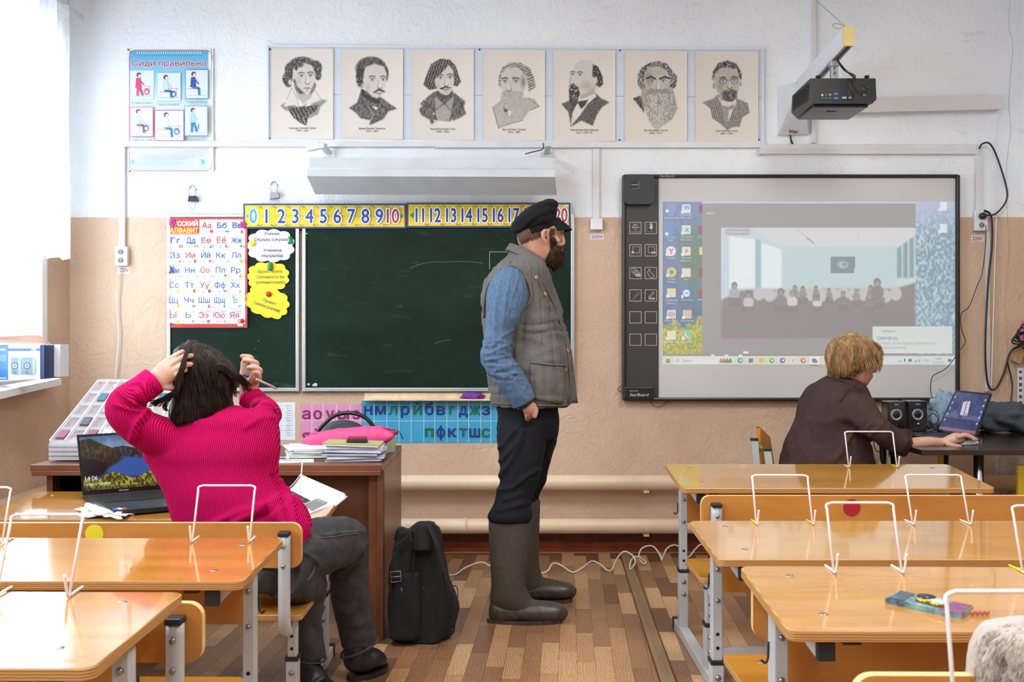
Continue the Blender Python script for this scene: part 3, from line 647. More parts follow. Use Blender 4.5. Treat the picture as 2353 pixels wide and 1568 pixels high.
for x0, y0, x1, y1, fc, cap, top, leg, pose in figs:
    p.rect(x0, y0, x1, y1, '#d2d8dc'); p.frame(x0, y0, x1, y1, 1.6, fc); cx = (x0+x1)/2-7; w = x1-x0
    p.rect(cx+4, y0+35, x1-6, y0+37, '#d99aa6'); p.line([(x1-9, y0+36), (x1-9, y1-6)], 1.2, '#d99aa6'); p.ell(x1-16, y0+48, 6.5, 8, '#3f6fa0' if pose else '#b54a78'); p.ell(x1-16, y0+49, 3.6, 4, '#c7dbe6'); p.rect(x0+6, y1-8, x1-5, y1-6, '#a9c0cc')
    p.ell(cx, y0+10, 5.5, 5.5, '#5a2f4a'); p.ell(cx+2, y0+12, 3.8, 4, '#eac3b0')
    p.poly([(cx-6, y0+17), (cx+4, y0+17), (cx+6, y0+40), (cx-8, y0+40)], top); p.line([(cx+2, y0+22), (cx+12, y0+33)], 2.6, top)
    if pose == 1: p.line([(cx-3, y0+41), (cx+12, y0+42), (cx+13, y1-8)], 5, leg); p.rect(x0+6, y0+43, cx+3, y0+45, '#d99aa6')
    else: p.line([(cx-2, y0+38), (cx-3, y1-8)], 5, leg); p.line([(cx+2, y0+38), (cx+9, y1-9)], 5, leg)
    if cap: p.text(cap, (x0+x1)/2, y1+10, 4.2, '#6a6570', w=w*.95, align='C')
for k in range(5): p.rect(302, 345+k*3.6, 484-(k % 3)*4, 346+k*3.6, '#c2a9ad')
for k in range(7): p.rect(322, 361+k*3.4, 450-(k*13 % 40), 362+k*3.4, '#9fb2bd')
for x in (309, 470): p.ell(x, 374, 4, 5.5, '#6fb4cc'); p.line([(x-6, 368), (x+6, 380)], 2, '#6fb4cc')
p.build('pictures', M_inkg, po)
for x, y in ((295.5, 115), (487, 115), (299, 394), (489, 393)):
    MB().lathe([(.005, 0), (.005, .002), (.003, .004)], W(x, y, .006), (0, -1, 0), 10).build('tack', mat('tack_brass', '#6a5a3a', .3, metal=.8), po)
# --- portrait panel
fr = thing('notice_board', 'long pale blue notice board carrying seven portraits', 'notice board', W(1184, 332, .02))
M_panel = mat('panel_blue', '#c9d3e0', .5, var=.03); M_panf = mat('panel_frame', '#cdd5df', .35, metal=.1)
pl = lambda x, y: y+7.5*(x-615)/1140
def skew(px0, py0, px1, py1, off0, off1, mb=None):
    mb = mb or MB(); q = [(px0, pl(px0, py0)), (px1, pl(px1, py0)), (px1, pl(px1, py1)), (px0, pl(px0, py1))]; return mb.prism([W(x, y, off0) for x, y in q], (0, -(off1-off0), 0))
for a, b in ((106, 217), (217.7, 325.5)): skew(618, a, 1750, b, .002, .014).build('backing_board', M_panel, fr)
for q in ((618, 105.5, 1750, 110, .002, .0212), (618, 321.5, 1750, 326, .002, .0212), (615, 105, 619.5, 326.5, .002, .0225), (1748, 105, 1753, 326.5, .002, .0225)): skew(*q).build('frame_bar', M_panf, fr)
for x, y in ((622, 115), (1102, 116), (1424, 118), (1743, 116), (621, 320), (1423, 323), (1742, 322)):
    MB().lathe([(.005, 0), (.005, .003)], W(x, y, .014), (0, -1, 0), 10).build('screw', M_dk, fr)
PAP = '#d8d0c7'
def portrait_pic(i):
    """engraved bust in local units (141 x 207), painted with soft tone shapes and hatching"""
    q = Pic(118, 172, 0, 0, 141, 207, PAP); pap = np.array(lin(PAP)); dk = '#353334'; md = '#6b6663'; sk = '#a39b94'; face = '#c9c1b8'; lt = '#d6cec5'
    n = q.nz(3.4, i, 3); fine = q.nz(1.7, 30+i, 2); hat = q.nz(1.5, 60+i, 2, sx=2.4, sy=.35); dia = np.sin((q.X*.9+q.Y*1.3)*1.6+q.nz(14, 5+i, 2)*6)*.5; curl = np.sin(np.hypot(q.X-70+q.nz(12, i+3, 2)*26, q.Y-50+q.nz(12, i+9, 2)*26)*.9)*.5
    def tone(draw, fld, amt):
        a0 = q.a.copy(); draw(); w = np.clip(np.abs(q.a-a0).sum(2)/(np.abs(np.array(lin(dk))-pap).sum())*1.6, 0, 1)[..., None]
        f = np.clip(fld*amt, -.9, 1.6)[..., None]; q.a = np.minimum(np.where(f > 0, q.a+(pap-q.a)*np.clip(f*w*.6, 0, 1), q.a*(1+f*w*.7)), np.maximum(a0, pap*.99))
    E = lambda *a, **k: (lambda: q.ell(*a, **k)); G = lambda *a, **k: (lambda: q.poly(*a, **k))
    def eyes(L, R, tilt=0, s=1):
        for (x, y) in (L, R):
            q.ell(x, y-1, 8*s, 6*s, sk, .9, .7); q.ell(x, y, 5*s, 2.8*s, lt, .3); q.ell(x, y, 2.4*s, 2.4*s, '#1c1b1d', .4); q.line([(x-5.5*s, y-1.6*s), (x, y-3.6*s), (x+5.5*s, y-1.8*s)], 1.5*s, dk, .95); q.line([(x-4.5*s, y+2.6*s), (x+4.5*s, y+2.6*s)], .9, md, .6)
            q.line([(x-7*s, y-6.2*s), (x-1*s, y-8.6*s), (x+6.5*s, y-6.6*s)], 2.6*s, dk, .85)
    def nose(x, y, sg, L=16):
        q.poly([(x-1, y-2), (x+2*sg, y-2), (x+5*sg, y+L*.8), (x+1*sg, y+L), (x-4*sg, y+L*.9)], lt, .5, 1); q.line([(x-2*sg, y), (x-3*sg, y+L*.7)], 2.2, sk, .8); q.line([(x-5*sg, y+L*.8), (x-2.5*sg, y+L+1), (x+2*sg, y+L+1.5), (x+5*sg, y+L-1)], 1.8, '#55504e', .9)
    def mouth(x, y, w=8):
        q.line([(x-w, y), (x-w*.3, y-1), (x, y), (x+w*.4, y-1), (x+w, y+.5)], 1.7, '#433d3c', .95); q.ell(x, y+3.5, w*.7, 2.3, '#8f8781', .6, .8); q.line([(x-w*.5, y+7.5), (x+w*.5, y+7.5)], 1.5, sk, .8)
    if i == 0:
        tone(G([(20, 130), (40, 116), (60, 132), (72, 130), (96, 112), (128, 118), (112, 132), (106, 150), (84, 160), (60, 150), (30, 140)], '#8d8781', soft=2), dia, 1.0)
        q.poly([(34, 116), (46, 86), (58, 112), (62, 134), (52, 128), (28, 132)], lt, 1, 1); q.poly([(92, 86), (114, 118), (96, 124), (74, 138), (84, 116)], lt, 1, 1); q.line([(34, 116), (46, 88), (58, 114), (62, 134)], 1, md); q.line([(94, 88), (114, 116), (90, 126)], 1, md)
        q.poly([(50, 78), (96, 88), (90, 112), (72, 126), (58, 110)], '#b0a8a0', 1, 2)
        tone(G([(38, 132), (56, 134), (74, 132), (108, 128), (100, 144), (84, 152), (80, 176), (70, 172), (52, 160), (42, 146)], dk, soft=1), np.sin((q.X-q.Y*.5)*.7+n*4)*.5, 1.5)
        for c in ((70, 34, 32, 18), (45, 48, 17, 20), (36, 68, 13, 17), (38, 80, 9, 9), (100, 44, 17, 20), (106, 60, 9, 13)): tone(E(*c, dk, .2), curl+n*.6, 1.1)
        q.poly([(49, 46), (58, 34), (76, 32), (92, 38), (99, 54), (100, 76), (95, 94), (82, 105), (70, 102), (56, 90), (48, 72)], face, 1, 3)
        tone(G([(48, 70), (54, 68), (58, 84), (72, 98), (78, 104), (66, 104), (54, 94)], dk, k=.9, soft=2), n, .8); tone(G([(99, 74), (102, 84), (96, 98), (86, 106), (90, 94)], dk, k=.8, soft=2), n, .8); q.ell(42, 76, 5, 8, face, .5); q.ell(62, 74, 10, 18, sk, 1, .5)
        eyes((68, 62), (89, 61)); nose(81, 62, 1, 17); mouth(81, 90, 8); tone(E(62, 36, 14, 8, dk, .4), curl, 1); q.ell(56, 44, 5, 7, dk, .5)
    elif i == 1:
        tone(G([(46, 92), (56, 104), (92, 110), (110, 124), (128, 136), (108, 142), (96, 160), (64, 174), (66, 162), (44, 158), (34, 146), (18, 134), (36, 122)], dk, soft=2), dia+hat, 1.2)
        tone(G([(46, 90), (60, 96), (88, 112), (86, 124), (62, 118), (46, 104)], '#262425', soft=1), hat, .5); q.poly([(70, 128), (84, 134), (78, 138)], lt); q.line([(60, 130), (74, 150), (62, 172)], 1.3, lt, .6)
        tone(E(68, 44, 38, 30, dk, .14), hat+dia*.6, 1.3); tone(E(44, 62, 12, 28, dk, .25), n, 1); tone(E(103, 56, 6, 20, dk, .35), n, 1)
        q.poly([(56, 40), (76, 33), (98, 40), (104, 58), (101, 84), (92, 104), (82, 112), (70, 108), (56, 92), (50, 72), (52, 54)], face, 1, 3); q.ell(48, 84, 4, 8, sk, .5); q.ell(60, 88, 10, 18, sk, 1, .6)
        eyes((71, 69), (96, 69)); nose(87, 70, 1, 18); tone(G([(72, 98), (84, 90), (92, 91), (101, 96), (98, 99), (86, 95), (76, 101)], dk, soft=1), n, .6); mouth(87, 101, 6)
    elif i == 2:
        tone(G([(50, 96), (38, 106), (18, 124), (24, 128), (16, 136), (22, 150), (40, 160), (44, 172), (58, 160), (88, 164), (110, 156), (124, 146), (118, 130), (122, 118), (96, 98)], dk, soft=2), dia+hat, 1.3)
        q.poly([(52, 106), (72, 122), (54, 138)], '#98918b', 1, 1); q.poly([(96, 104), (76, 122), (90, 140)], '#98918b', 1, 1); q.line([(52, 106), (72, 122), (54, 138)], 1, dk); q.line([(96, 104), (74, 124), (90, 140)], 1, dk); tone(G([(54, 140), (74, 124), (90, 140), (84, 164), (58, 162)], '#a39c95', soft=2), hat, 1.2); q.poly([(54, 94), (94, 92), (92, 104), (74, 116), (56, 104)], '#4a4647', 1, 1)
        for x, y in ((50, 146), (52, 162), (90, 162)): q.ell(x, y, 2.2, 2.4, lt, .3)
        tone(G([(32, 60), (44, 32), (64, 20), (86, 22), (100, 36), (106, 56), (112, 72), (104, 84), (94, 82), (40, 92), (26, 80)], dk, soft=1), np.sin((q.X+q.Y*.35)*1.1+n*3)*.5, 1.2)
        q.poly([(60, 60), (76, 44), (84, 34), (94, 48), (96, 72), (93, 90), (84, 102), (76, 104), (64, 98), (54, 80), (52, 68)], face, 1, 2); q.ell(60, 82, 7, 16, sk, 1, .5)
        eyes((65, 64), (87, 63), s=.95); nose(78, 64, 1, 18); tone(G([(63, 88), (76, 83), (90, 86), (88, 88), (76, 87), (66, 91)], dk), n, .5); mouth(77, 91, 8)
    elif i == 3:
        tone(G([(48, 110), (36, 118), (22, 130), (30, 162), (34, 178), (58, 170), (90, 160), (106, 138), (128, 130), (118, 112), (104, 108)], '#b5ada5', soft=1), dia*1.2+hat, 1.6); q.line([(22, 130), (30, 160), (36, 178), (62, 168), (92, 160)], 1.3, dk, .8); q.line([(104, 110), (128, 128), (106, 138)], 1.3, dk, .8); q.poly([(46, 128), (60, 126), (58, 140), (48, 142)], dk, .9, 1); q.poly([(56, 138), (70, 132), (60, 152)], lt)
        tone(G([(36, 60), (44, 38), (62, 28), (84, 28), (106, 40), (116, 62), (120, 84), (104, 96), (100, 62), (80, 40), (54, 42), (42, 64), (42, 88), (36, 80)], '#8f8882', soft=2), np.sin((q.X*.5+q.Y*1.1)*.9+n*3)*.6, 1.6)
        q.poly([(42, 52), (56, 40), (78, 40), (94, 56), (96, 82), (90, 104), (60, 110), (44, 96), (40, 72)], '#c3bbb2', 1, 2); tone(E(92, 72, 10, 22, '#8a837d', .6, k=.7), hat, 1)
        tone(G([(42, 96), (54, 90), (66, 94), (78, 92), (92, 96), (92, 116), (84, 132), (66, 140), (48, 132), (40, 114)], '#aaa39b', soft=3), curl*.7+fine*1.6+.3, 1.5); tone(G([(46, 100), (56, 92), (68, 94), (78, 98), (70, 100), (58, 104)], '#a8a098', soft=1), fine, 1.2)
        eyes((50, 72), (75, 72)); nose(60, 72, -1, 20); q.line([(44, 64), (54, 62)], 3.2, md); q.line([(68, 62), (82, 64)], 3.2, md)
    elif i == 4:
        tone(G([(96, 96), (108, 108), (128, 118), (110, 130), (98, 150), (90, 172), (64, 160), (40, 174), (38, 160), (34, 140), (18, 122), (36, 114), (60, 118)], dk, soft=2), dia+hat*.6, 1.1)
        q.poly([(62, 112), (94, 94), (98, 104), (78, 122), (62, 146), (40, 172), (44, 142), (56, 118)], lt, 1, 1); q.poly([(54, 116), (80, 112), (72, 126), (64, 134), (58, 124)], '#222', 1, 0) if False else q.poly([(54, 116), (80, 112), (72, 126), (64, 134), (58, 124)], dk, 1, 1)
        q.poly([(58, 84), (98, 74), (94, 98), (62, 112)], '#a8a098', 1, 2)
        q.poly([(42, 52), (48, 32), (64, 20), (84, 22), (100, 38), (104, 62), (96, 82), (76, 96), (56, 104), (46, 92), (40, 74)], face, 1, 2); q.poly([(42, 56), (38, 74), (44, 80), (50, 76)], face, 1, 1); tone(E(76, 80, 20, 16, sk, .9, k=.7), dia, .8)
        tone(G([(90, 30), (102, 36), (112, 58), (114, 76), (106, 84), (98, 80), (94, 62), (88, 58)], dk, soft=1), hat+n, 1); q.ell(96, 68, 6, 11, face, .4); q.line([(92, 62), (98, 58), (101, 66), (96, 78)], 1.2, md)
        tone(G([(36, 80), (46, 74), (58, 84), (60, 100), (54, 122), (44, 130), (36, 112), (36, 92)], dk, soft=2), curl+n, 1.3); eyes((44, 54), (61, 55), s=.85); q.line([(40, 56), (37, 74), (42, 78)], 1.3, md)
    elif i == 5:
        tone(G([(18, 108), (34, 102), (44, 104), (44, 142), (38, 132)], dk, soft=1), hat, 1)
        tone(G([(30, 54), (40, 36), (58, 26), (76, 22), (96, 28), (110, 48), (120, 58), (116, 80), (106, 90), (40, 90), (30, 76)], '#5b5655', soft=2), curl*1.3+fine, 1.7)
        q.poly([(48, 48), (58, 36), (78, 34), (98, 46), (104, 66), (98, 92), (50, 92), (44, 70)], '#b9b1a9', 1, 3); tone(E(56, 62, 12, 26, '#7a7470', .9, k=.8), dia, 1); q.line([(60, 46), (90, 46)], 1, sk); q.line([(58, 50), (94, 50)], 1, sk)
        tone(G([(40, 84), (56, 86), (74, 92), (96, 86), (108, 82), (114, 104), (120, 130), (108, 156), (88, 170), (72, 182), (56, 160), (46, 132), (38, 104)], '#a8a199', soft=3), np.sin((q.X-76)*.7+n*7)*.4+fine*1.6+.35-np.abs(q.X-78)/70, 1.7); tone(G([(48, 94), (60, 84), (76, 92), (94, 84), (104, 94), (88, 98), (76, 96), (62, 100)], '#8b8580', soft=1), fine+hat, 1.3); tone(E(78, 116, 5, 14, '#6b6663', .8, k=.8), fine, 1)
        eyes((62, 68), (88, 68)); nose(76, 68, 1, 20); q.line([(50, 62), (60, 58), (70, 63)], 4, dk); q.line([(80, 63), (92, 58), (102, 62)], 4, dk)
    else:
        tone(G([(50, 98), (40, 108), (16, 116), (34, 130), (38, 152), (58, 166), (72, 180), (86, 172), (100, 172), (106, 150), (122, 140), (118, 118), (92, 106)], '#7d7773', soft=1), np.sin((q.X*1.0-q.Y*.25)*1.5)*.5+hat*.6, 1.5)
        q.poly([(50, 100), (60, 112), (88, 112), (92, 102), (92, 118), (74, 160), (60, 122)], lt, 1, 1); tone(G([(58, 122), (74, 126), (88, 120), (86, 132), (76, 132), (72, 172), (64, 150), (66, 132), (58, 132)], '#98918b', soft=1), dia, .8)
        tone(G([(38, 66), (40, 46), (52, 26), (72, 20), (92, 26), (104, 48), (104, 66), (98, 60), (94, 40), (56, 40), (46, 62)], dk, soft=2), curl+n, 1.2)
        q.poly([(44, 52), (56, 38), (78, 36), (94, 44), (100, 64), (98, 88), (88, 108), (74, 114), (58, 106), (48, 88), (42, 68)], '#b3aba3', 1, 3); q.ell(42, 78, 4, 9, sk, .4); q.ell(102, 74, 3, 8, sk, .4); tone(E(56, 78, 11, 24, '#857e79', 1, k=.7), dia, .9)
        tone(G([(58, 94), (66, 88), (82, 86), (94, 90), (94, 104), (84, 114), (70, 114), (62, 106)], '#4f4a48', soft=2), n+fine, 1); eyes((63, 66), (88, 65)); nose(77, 66, 1, 17); mouth(78, 93, 5)
        for e in ((63, 67), (88, 66)): q.line([(e[0]+8*math.cos(a), e[1]+7*math.sin(a)) for a in np.linspace(0, 6.3, 16)], 1.1, '#2c2a2b', .9)
        q.line([(71, 65), (80, 65)], 1.1, dk)
    return q
def portrait(i, x0, x1, y0, y1):
    q = portrait_pic(i)
    t = thing('portrait_print', PLAB[i], 'portrait', W((x0+x1)/2, y1, .015), 'engraved portraits on the pale blue panel')
    cv = lambda x, y, z: W(x, y, .0165+z+.006*(abs(x-(x0+x1)/2)/((x1-x0)/2))**4)
    MB().sheet(lambda u, v: cv(x0+(x1-x0)*u, y1+(y0-y1)*v, -.001), 12, 2).build('sheet', mat('engraving_paper', PAP, .7), t)
    p = Print(cv, .0003); p.raster(x0, y0, x1, y1, q.a); c = (x0+x1)/2
    p.text(CAP[i][0], c, y1-23.5, 4.6, '#2f2c2c', w=CAP[i][2], bold=.012, align='C'); p.text(CAP[i][1], c, y1-17.5, 4.2, '#2f2c2c', bold=.012, align='C'); p.build('engraving', M_ink, t)
PLAB = ['portrait print of a man with curly dark hair, side whiskers and a tied scarf', 'portrait print of a man with a small moustache and dark buttoned coat', 'portrait print of a man with long straight bobbed hair', 'portrait print of a white-bearded man with swept grey hair', 'portrait print of a balding man in three-quarter profile with pointed beard', 'portrait print of an old man with a very long white beard', 'portrait print of a man with small round glasses and short beard']
CAP = [('Александр Сергеевич Пушкин', '1799—1837', 62), ('Михаил Юрьевич Лермонтов', '1814—1841', 60), ('Николай Васильевич Гоголь', '1809—1852', 58), ('Иван Сергеевич Тургенев', '1818—1883', 53), ('Николай Алексеевич Некрасов', '1821—1877/78', 64), ('Лев Николаевич Толстой', '1828—1910', 54), ('Антон Павлович Чехов', '1860—1904', 50)]
for i, (a, b) in enumerate([(626, 767), (785, 927), (947, 1089), (1110, 1252), (1271, 1413), (1434, 1577), (1596, 1740)]): portrait(i, a, b, pl(a, 114.5), pl(a, 321.5))
# --- cable channels (trunking)
M_ch = mat('trunking', '#d4d2d6', .4, var=.04); M_chb = mat('trunking_cream', '#cfc8c0', .45, var=.06)
def trunk(label, segs, m=M_ch):
    x, y = segs[0][0], segs[0][3]; t = thing('cable_trunking', label, 'cable channel', W(x, y, .0))
    for s in segs: wbox(MB(), s[0], s[1], s[2], s[3], .0, s[4] if len(s) > 4 else .022, bev=.002).build('channel', m, t)
    return t
trunk('white trunking crossing the posture poster and dropping to the left socket', [(285, 326, 1000, 339, .024), (1000, 327, 1745, 341, .024), (276, 339, 290, 569)])
trunk('short white trunking dropping to the small switch box left of the projection board', [(1362, 343, 1377, 503)])
trunk('double white trunking running above the projection board', [(1745, 333, 2244, 346), (1742, 346, 2244, 356, .03), (2238, 347, 2252, 486)])
trunk('white vertical trunking rising behind the projector arm', [(1862, -20, 1873, 330)])
trunk('worn cream trunking below the right socket', [(2262, 532, 2272, 900, .018)], M_chb)
hk = thing('trunking_hook', 'curled open end of the white trunking near the panel corner', 'hook', W(1740, 350, .02)); MB().tube(smoothpath([W(1748, 344, .02), W(1738, 346, .02), W(1736, 354, .02), W(1742, 358, .02), W(1748, 352, .02)]), .004).build('bent_lip', M_ch, hk)
# --- sockets, switch box, 220V labels
def socket(label, px, py, w, h, n, dk=()):
    t = thing('wall_socket', label, 'socket', W(px, py+h/2, .0)); wbox(MB(), px-w/2, py-h/2, px+w/2, py+h/2, 0, .035, bev=.005).build('housing', M_white, t)
    for k in range(n):
        cy = py+(k-(n-1)/2)*(h*.44); c = W(px, cy, .035)
        if k in dk: MB().lathe([(.018, 0), (.019, .02), (.014, .034)], c, (0, -1, 0), 18).build('plug', M_dk, t)
        else:
            MB().lathe([(.020, 0), (.020, .002), (.0165, .0025), (.0165, .0005)], c, (0, -1, 0), 20).build('face_ring', M_white, t)
            MB().lathe([(.0160, 0), (.0160, .0012)], c, (0, -1, 0), 20).build('recess', mat('socket_recess', '#8f9094', .5), t)
            for sx in (-1, 1): MB().lathe([(.003, 0), (.003, .0018)], c+Vector((sx*.008, 0, 0)), (0, -1, 0), 8).build('pin_hole', M_dk, t)
    return t
socket('white double socket on the left end of the wall', 283, 590, 29, 44, 2)
socket('white double socket with a black round plug right of the projection board', 2249, 509, 31, 46, 2, (0,))
sb = thing('switch_box', 'small blank white box at the end of the short trunking', 'switch box', W(1370, 530)); wbox(MB(), 1356, 503, 1384, 530, 0, .04, bev=.006).build('box', M_white, sb)
for x0, y0, x1, y1, lab, tx in ((273, 614, 298, 629, 'left printed voltage label, partly worn, below the double socket', '220V'), (1356, 538, 1388, 551, 'printed voltage label under the small switch box', '220V'), (2231, 541, 2260, 556, 'right printed voltage label below the plugged socket', '220V')):
    t = thing('voltage_label', lab, 'label', W((x0+x1)/2, y1), 'voltage labels'); wbox(MB(), x0, y0, x1, y1, .0005, .0015).build('paper', mat('label_paper', '#d6ccd2', .6), t); p = Print(wallfn(.0018)); p.text(tx, (x0+x1)/2, y1-3.4, y1-y0-6.5, '#7d1f33', w=(x1-x0)*.82, bold=.008, align='C'); p.build('lettering', M_ink, t)
# --- binder clips and hooks
def clip(px, py, label, big=True):
    t = thing('binder_clip', label, 'binder clip', W(px, py, .01)); s = 1
    MB().prism([W(px-10*s, py+(6 if big else 10), .0), W(px-8, py-6, .0)+Vector((0, 0, 0)), W(px+9, py-6, .0), W(px+12*s, py+6, .0)], (0, -.03, 0)).build('clamp', M_dk if big else mat('steel', '#8d9094', .3, metal=.9), t)
    for sgn in (1, -1):
        if sgn < 0 and not big: continue
        q = [W(px-6, py-6 if sgn > 0 else py+6, .02), W(px-8, py-6-14*sgn, .03), W(px-3, py-6-23*sgn if sgn > 0 else py+24, .03), W(px+4, py-6-23*sgn if sgn > 0 else py+24, .03), W(px+8, py-6-14*sgn, .03), W(px+5, py-6 if sgn > 0 else py+6, .02)]
        MB().tube(smoothpath(q, 5), .0016, 6).build('wire_handle', mat('steel', '#8d9094', .3, metal=.9), t)
    MB().tube(smoothpath([W(px-9, py-24, 0), W(px-2, py-30, .02), W(px+6, py-26, .03), W(px+10, py-18, .02)]), .0018, 6).build('nail_hook', mat('steel', '#8d9094', .3, metal=.9), t)
clip(445, 458, 'black binder clip hanging from a nail above the alphabet poster'); clip(632, 449, 'dark steel binder clip hooked above the number strip', False)
# --- board lamp
M_lampg = mat('lamp_enamel', '#bfc6ca', .35, var=.05)
bl = thing('board_lamp', 'long grey metal lamp hood mounted above the chalkboard', 'lamp', W(995, 440, .3))
def lampx(px, d=.32): return (px-CX)/F*(D-d)
x0, x1 = lampx(713), lampx(1273); hz_ = lambda py, d: ZC-(py-CY)/F*(D-d)
MB().prism([(x0, D-.20, hz_(362, .2)), (x0, D-.34, hz_(362, .34)), (x0, D-.36, hz_(386, .36)), (x0, D-.2, hz_(386, .2))], (x1-x0, 0, 0)).build('ballast_box', M_lampg, bl)
hood = MB(); prof = [(D-.20, hz_(388, .2)), (D-.40, hz_(388, .40)), (D-.42, hz_(405, .42)), (D-.28, hz_(447, .28)), (D-.24, hz_(446, .24))]
prof2 = prof
n = len(prof); vs = [(x0+(.0 if i < 3 else .02), y, z) for i, (y, z) in enumerate(prof)]+[(x1+(0 if i < 3 else .018), y, z-.004) for i, (y, z) in enumerate(prof)]
hood.add(vs, [tuple(range(n)), tuple(range(n, 2*n))[::-1]]+[(i, (i+1) % n, n+(i+1) % n, n+i) for i in range(n)]); hood.build('hood', M_lampg, bl)
for px in (756, 1256):
    MB().bar(W(px, 352, 0), W(px, 352, .27), .03, .02).build('wall_arm', M_lampg, bl); wbox(MB(), px-14, 342, px+14, 362, 0, .012).build('mounting_plate', M_white, bl)
MB().bar(W(724, 360, .22), W(768, 356, .28), .03, .022).build('bracket', M_lampg, bl)
cb = MB().tube(smoothpath([W(1247, 330, .02), W(1248, 344, .05), W(1240, 350, .06), W(1222, 354, .06), W(1206, 358, .05)]), .003).build('lamp_cord', M_dk, bl)
# --- interactive board
sbd = thing('interactive_board', 'large interactive whiteboard with black frame and projected video call', 'whiteboard', W(1812, 921, .03))
M_sf = mat('board_surface', '#c4c4c2', .55, var=.01); M_bf = mat('board_frame', '#15181b', .35); M_bp = mat('board_strip_grey', '#33312f', .5, var=.06)
wbox(MB(), 1432, 408, 2193, 917, .0, .04).build('surface', M_sf, sbd)
fo = [W(x, y, 0) for x, y in rrect(1812.5, 662.5, 769, 518, 9, 4)]
for a, b, c, d, e_ in ((1431, 404, 2194, 412, .057), (1431, 913, 2194, 921, .057), (1428, 405, 1436, 920, .0585), (2188, 405, 2197, 920, .0585)): wbox(MB(), a, b, c, d, 0, e_, bev=.008).build('frame_bar', M_bf, sbd)
wbox(MB(), 1436, 412, 1511, 913, .038, .043).build('button_strip', M_bp, sbd)
MB().prism([W(x, y, .04) for x, y in rrect(1464, 440, 70, 68, 13, 5)], (0, -.045, 0)).build('camera_cover', mat('cover_black', '#1d2023', .45, bump=.3, bscale=500), sbd)
wbox(MB(), 1432, 889, 1499, 917, .04, .06, bev=.004).build('name_plate', M_bf, sbd)
p = Print(wallfn(.0435)); wh = '#c9b9b3'
for r in range(6):
    y = 526+51*r; y = [526, 577, 629, 680, 730, 781][r]
    for k, x in enumerate((1458, 1493)): p.frame(x-13, y-13, x+13, y+13, 1.1, wh)
p.text('Star', 1458, 521, 4.5, wh, align='C', bold=.01); p.text('Board', 1458, 526.5, 4.5, wh, align='C', bold=.01); p.poly([(1456, 529), (1460, 529), (1458, 532)], wh); p.text('nekcmu-kids', 1458, 536.5, 3, wh, align='C')
p.poly([(1491, 516), (1496, 516), (1496, 524), (1499, 524), (1493.5, 530), (1488, 524), (1491, 524)], wh); p.frame(1484, 519, 1497, 534, .8, '#857872')
for x, sg in ((1458, -1), (1493, 1)):
    p.frame(x-6, 569, x+9 if sg < 0 else x+8, 583, .9, wh)
    for q in (0, 5): p.poly([(x-9*-sg+q*-sg if sg < 0 else x+2+q, 579), (x+(sg*(-4)) if False else (x-4-q if sg < 0 else x+2+q), 579), (x-9-q+5 if sg < 0 else x+7+q, 582.5), (x-4-q if sg < 0 else x+2+q, 586)], wh)
for q in range(3): p.frame(1449+q*4, 619+q*4, 1459+q*4, 627+q*4, .9, wh)
p.rect(1459, 631, 1469, 637, wh); p.text('abc', 1464, 635.5, 3.2, '#33312f', align='C')
p.line([(1488, 620), (1491, 626), (1497, 632), (1500, 634), (1498, 640), (1490, 638), (1485, 628), (1487, 623), (1492, 621)], 1, wh)
p.line([(1452, 690), (1455, 683), (1465, 672), (1466, 676), (1457, 686), (1452, 690)], .9, '#8f827b'); p.line([(1487, 685), (1490, 680), (1498, 672), (1500, 675), (1493, 683), (1487, 685)], .9, wh); p.rect(1488, 686, 1502, 689, wh)
for x in (1458, 1493):
    for y in (526, 577, 629, 680, 730, 781):
        pi = Print(p.fn)
        for f, c in zip(p.f, p.c):
            cc = [p.v[i] for i in f]; ux = CX+sum(v[0] for v in cc)/len(cc)*F/D; uy = CY-(sum(v[2] for v in cc)/len(cc)-ZC)*F/D
            if abs(ux-x) <= 17.4 and abs(uy-y) < 24: b0 = len(pi.v); pi.v += cc; pi.f.append(tuple(range(b0, b0+len(cc)))); pi.c.append(c)
        pi.build('button_icon', M_ink, sbd)
p = Print(wallfn(.0862)); p.rr(1446, 421, 1462, 438, 2, '#0b0c0e'); p.line([(1463, 421), (1463.5, 438), (1448, 439)], 1, '#7d8285'); p.text('StarBoard', 1454, 431, 2.6, '#c9cbcc', align='C'); p.build('cover_logo', M_ink, sbd)
p = Print(wallfn(.0585)); p.text('StarBoard', 1513, 410.5, 4.6, '#9a9c9e', w=31, bold=.015, shear=.2); p.build('frame_logo', M_ink, sbd)
p = Print(wallfn(.0606)); p.text('HITACHI', 1444, 899, 2.8, '#b0b2b4', w=19, bold=.008); p.text('StarBoard', 1444, 909.5, 6.5, '#c3c5c7', w=42, bold=.008, shear=.2); p.build('plate_logo', M_ink, sbd)
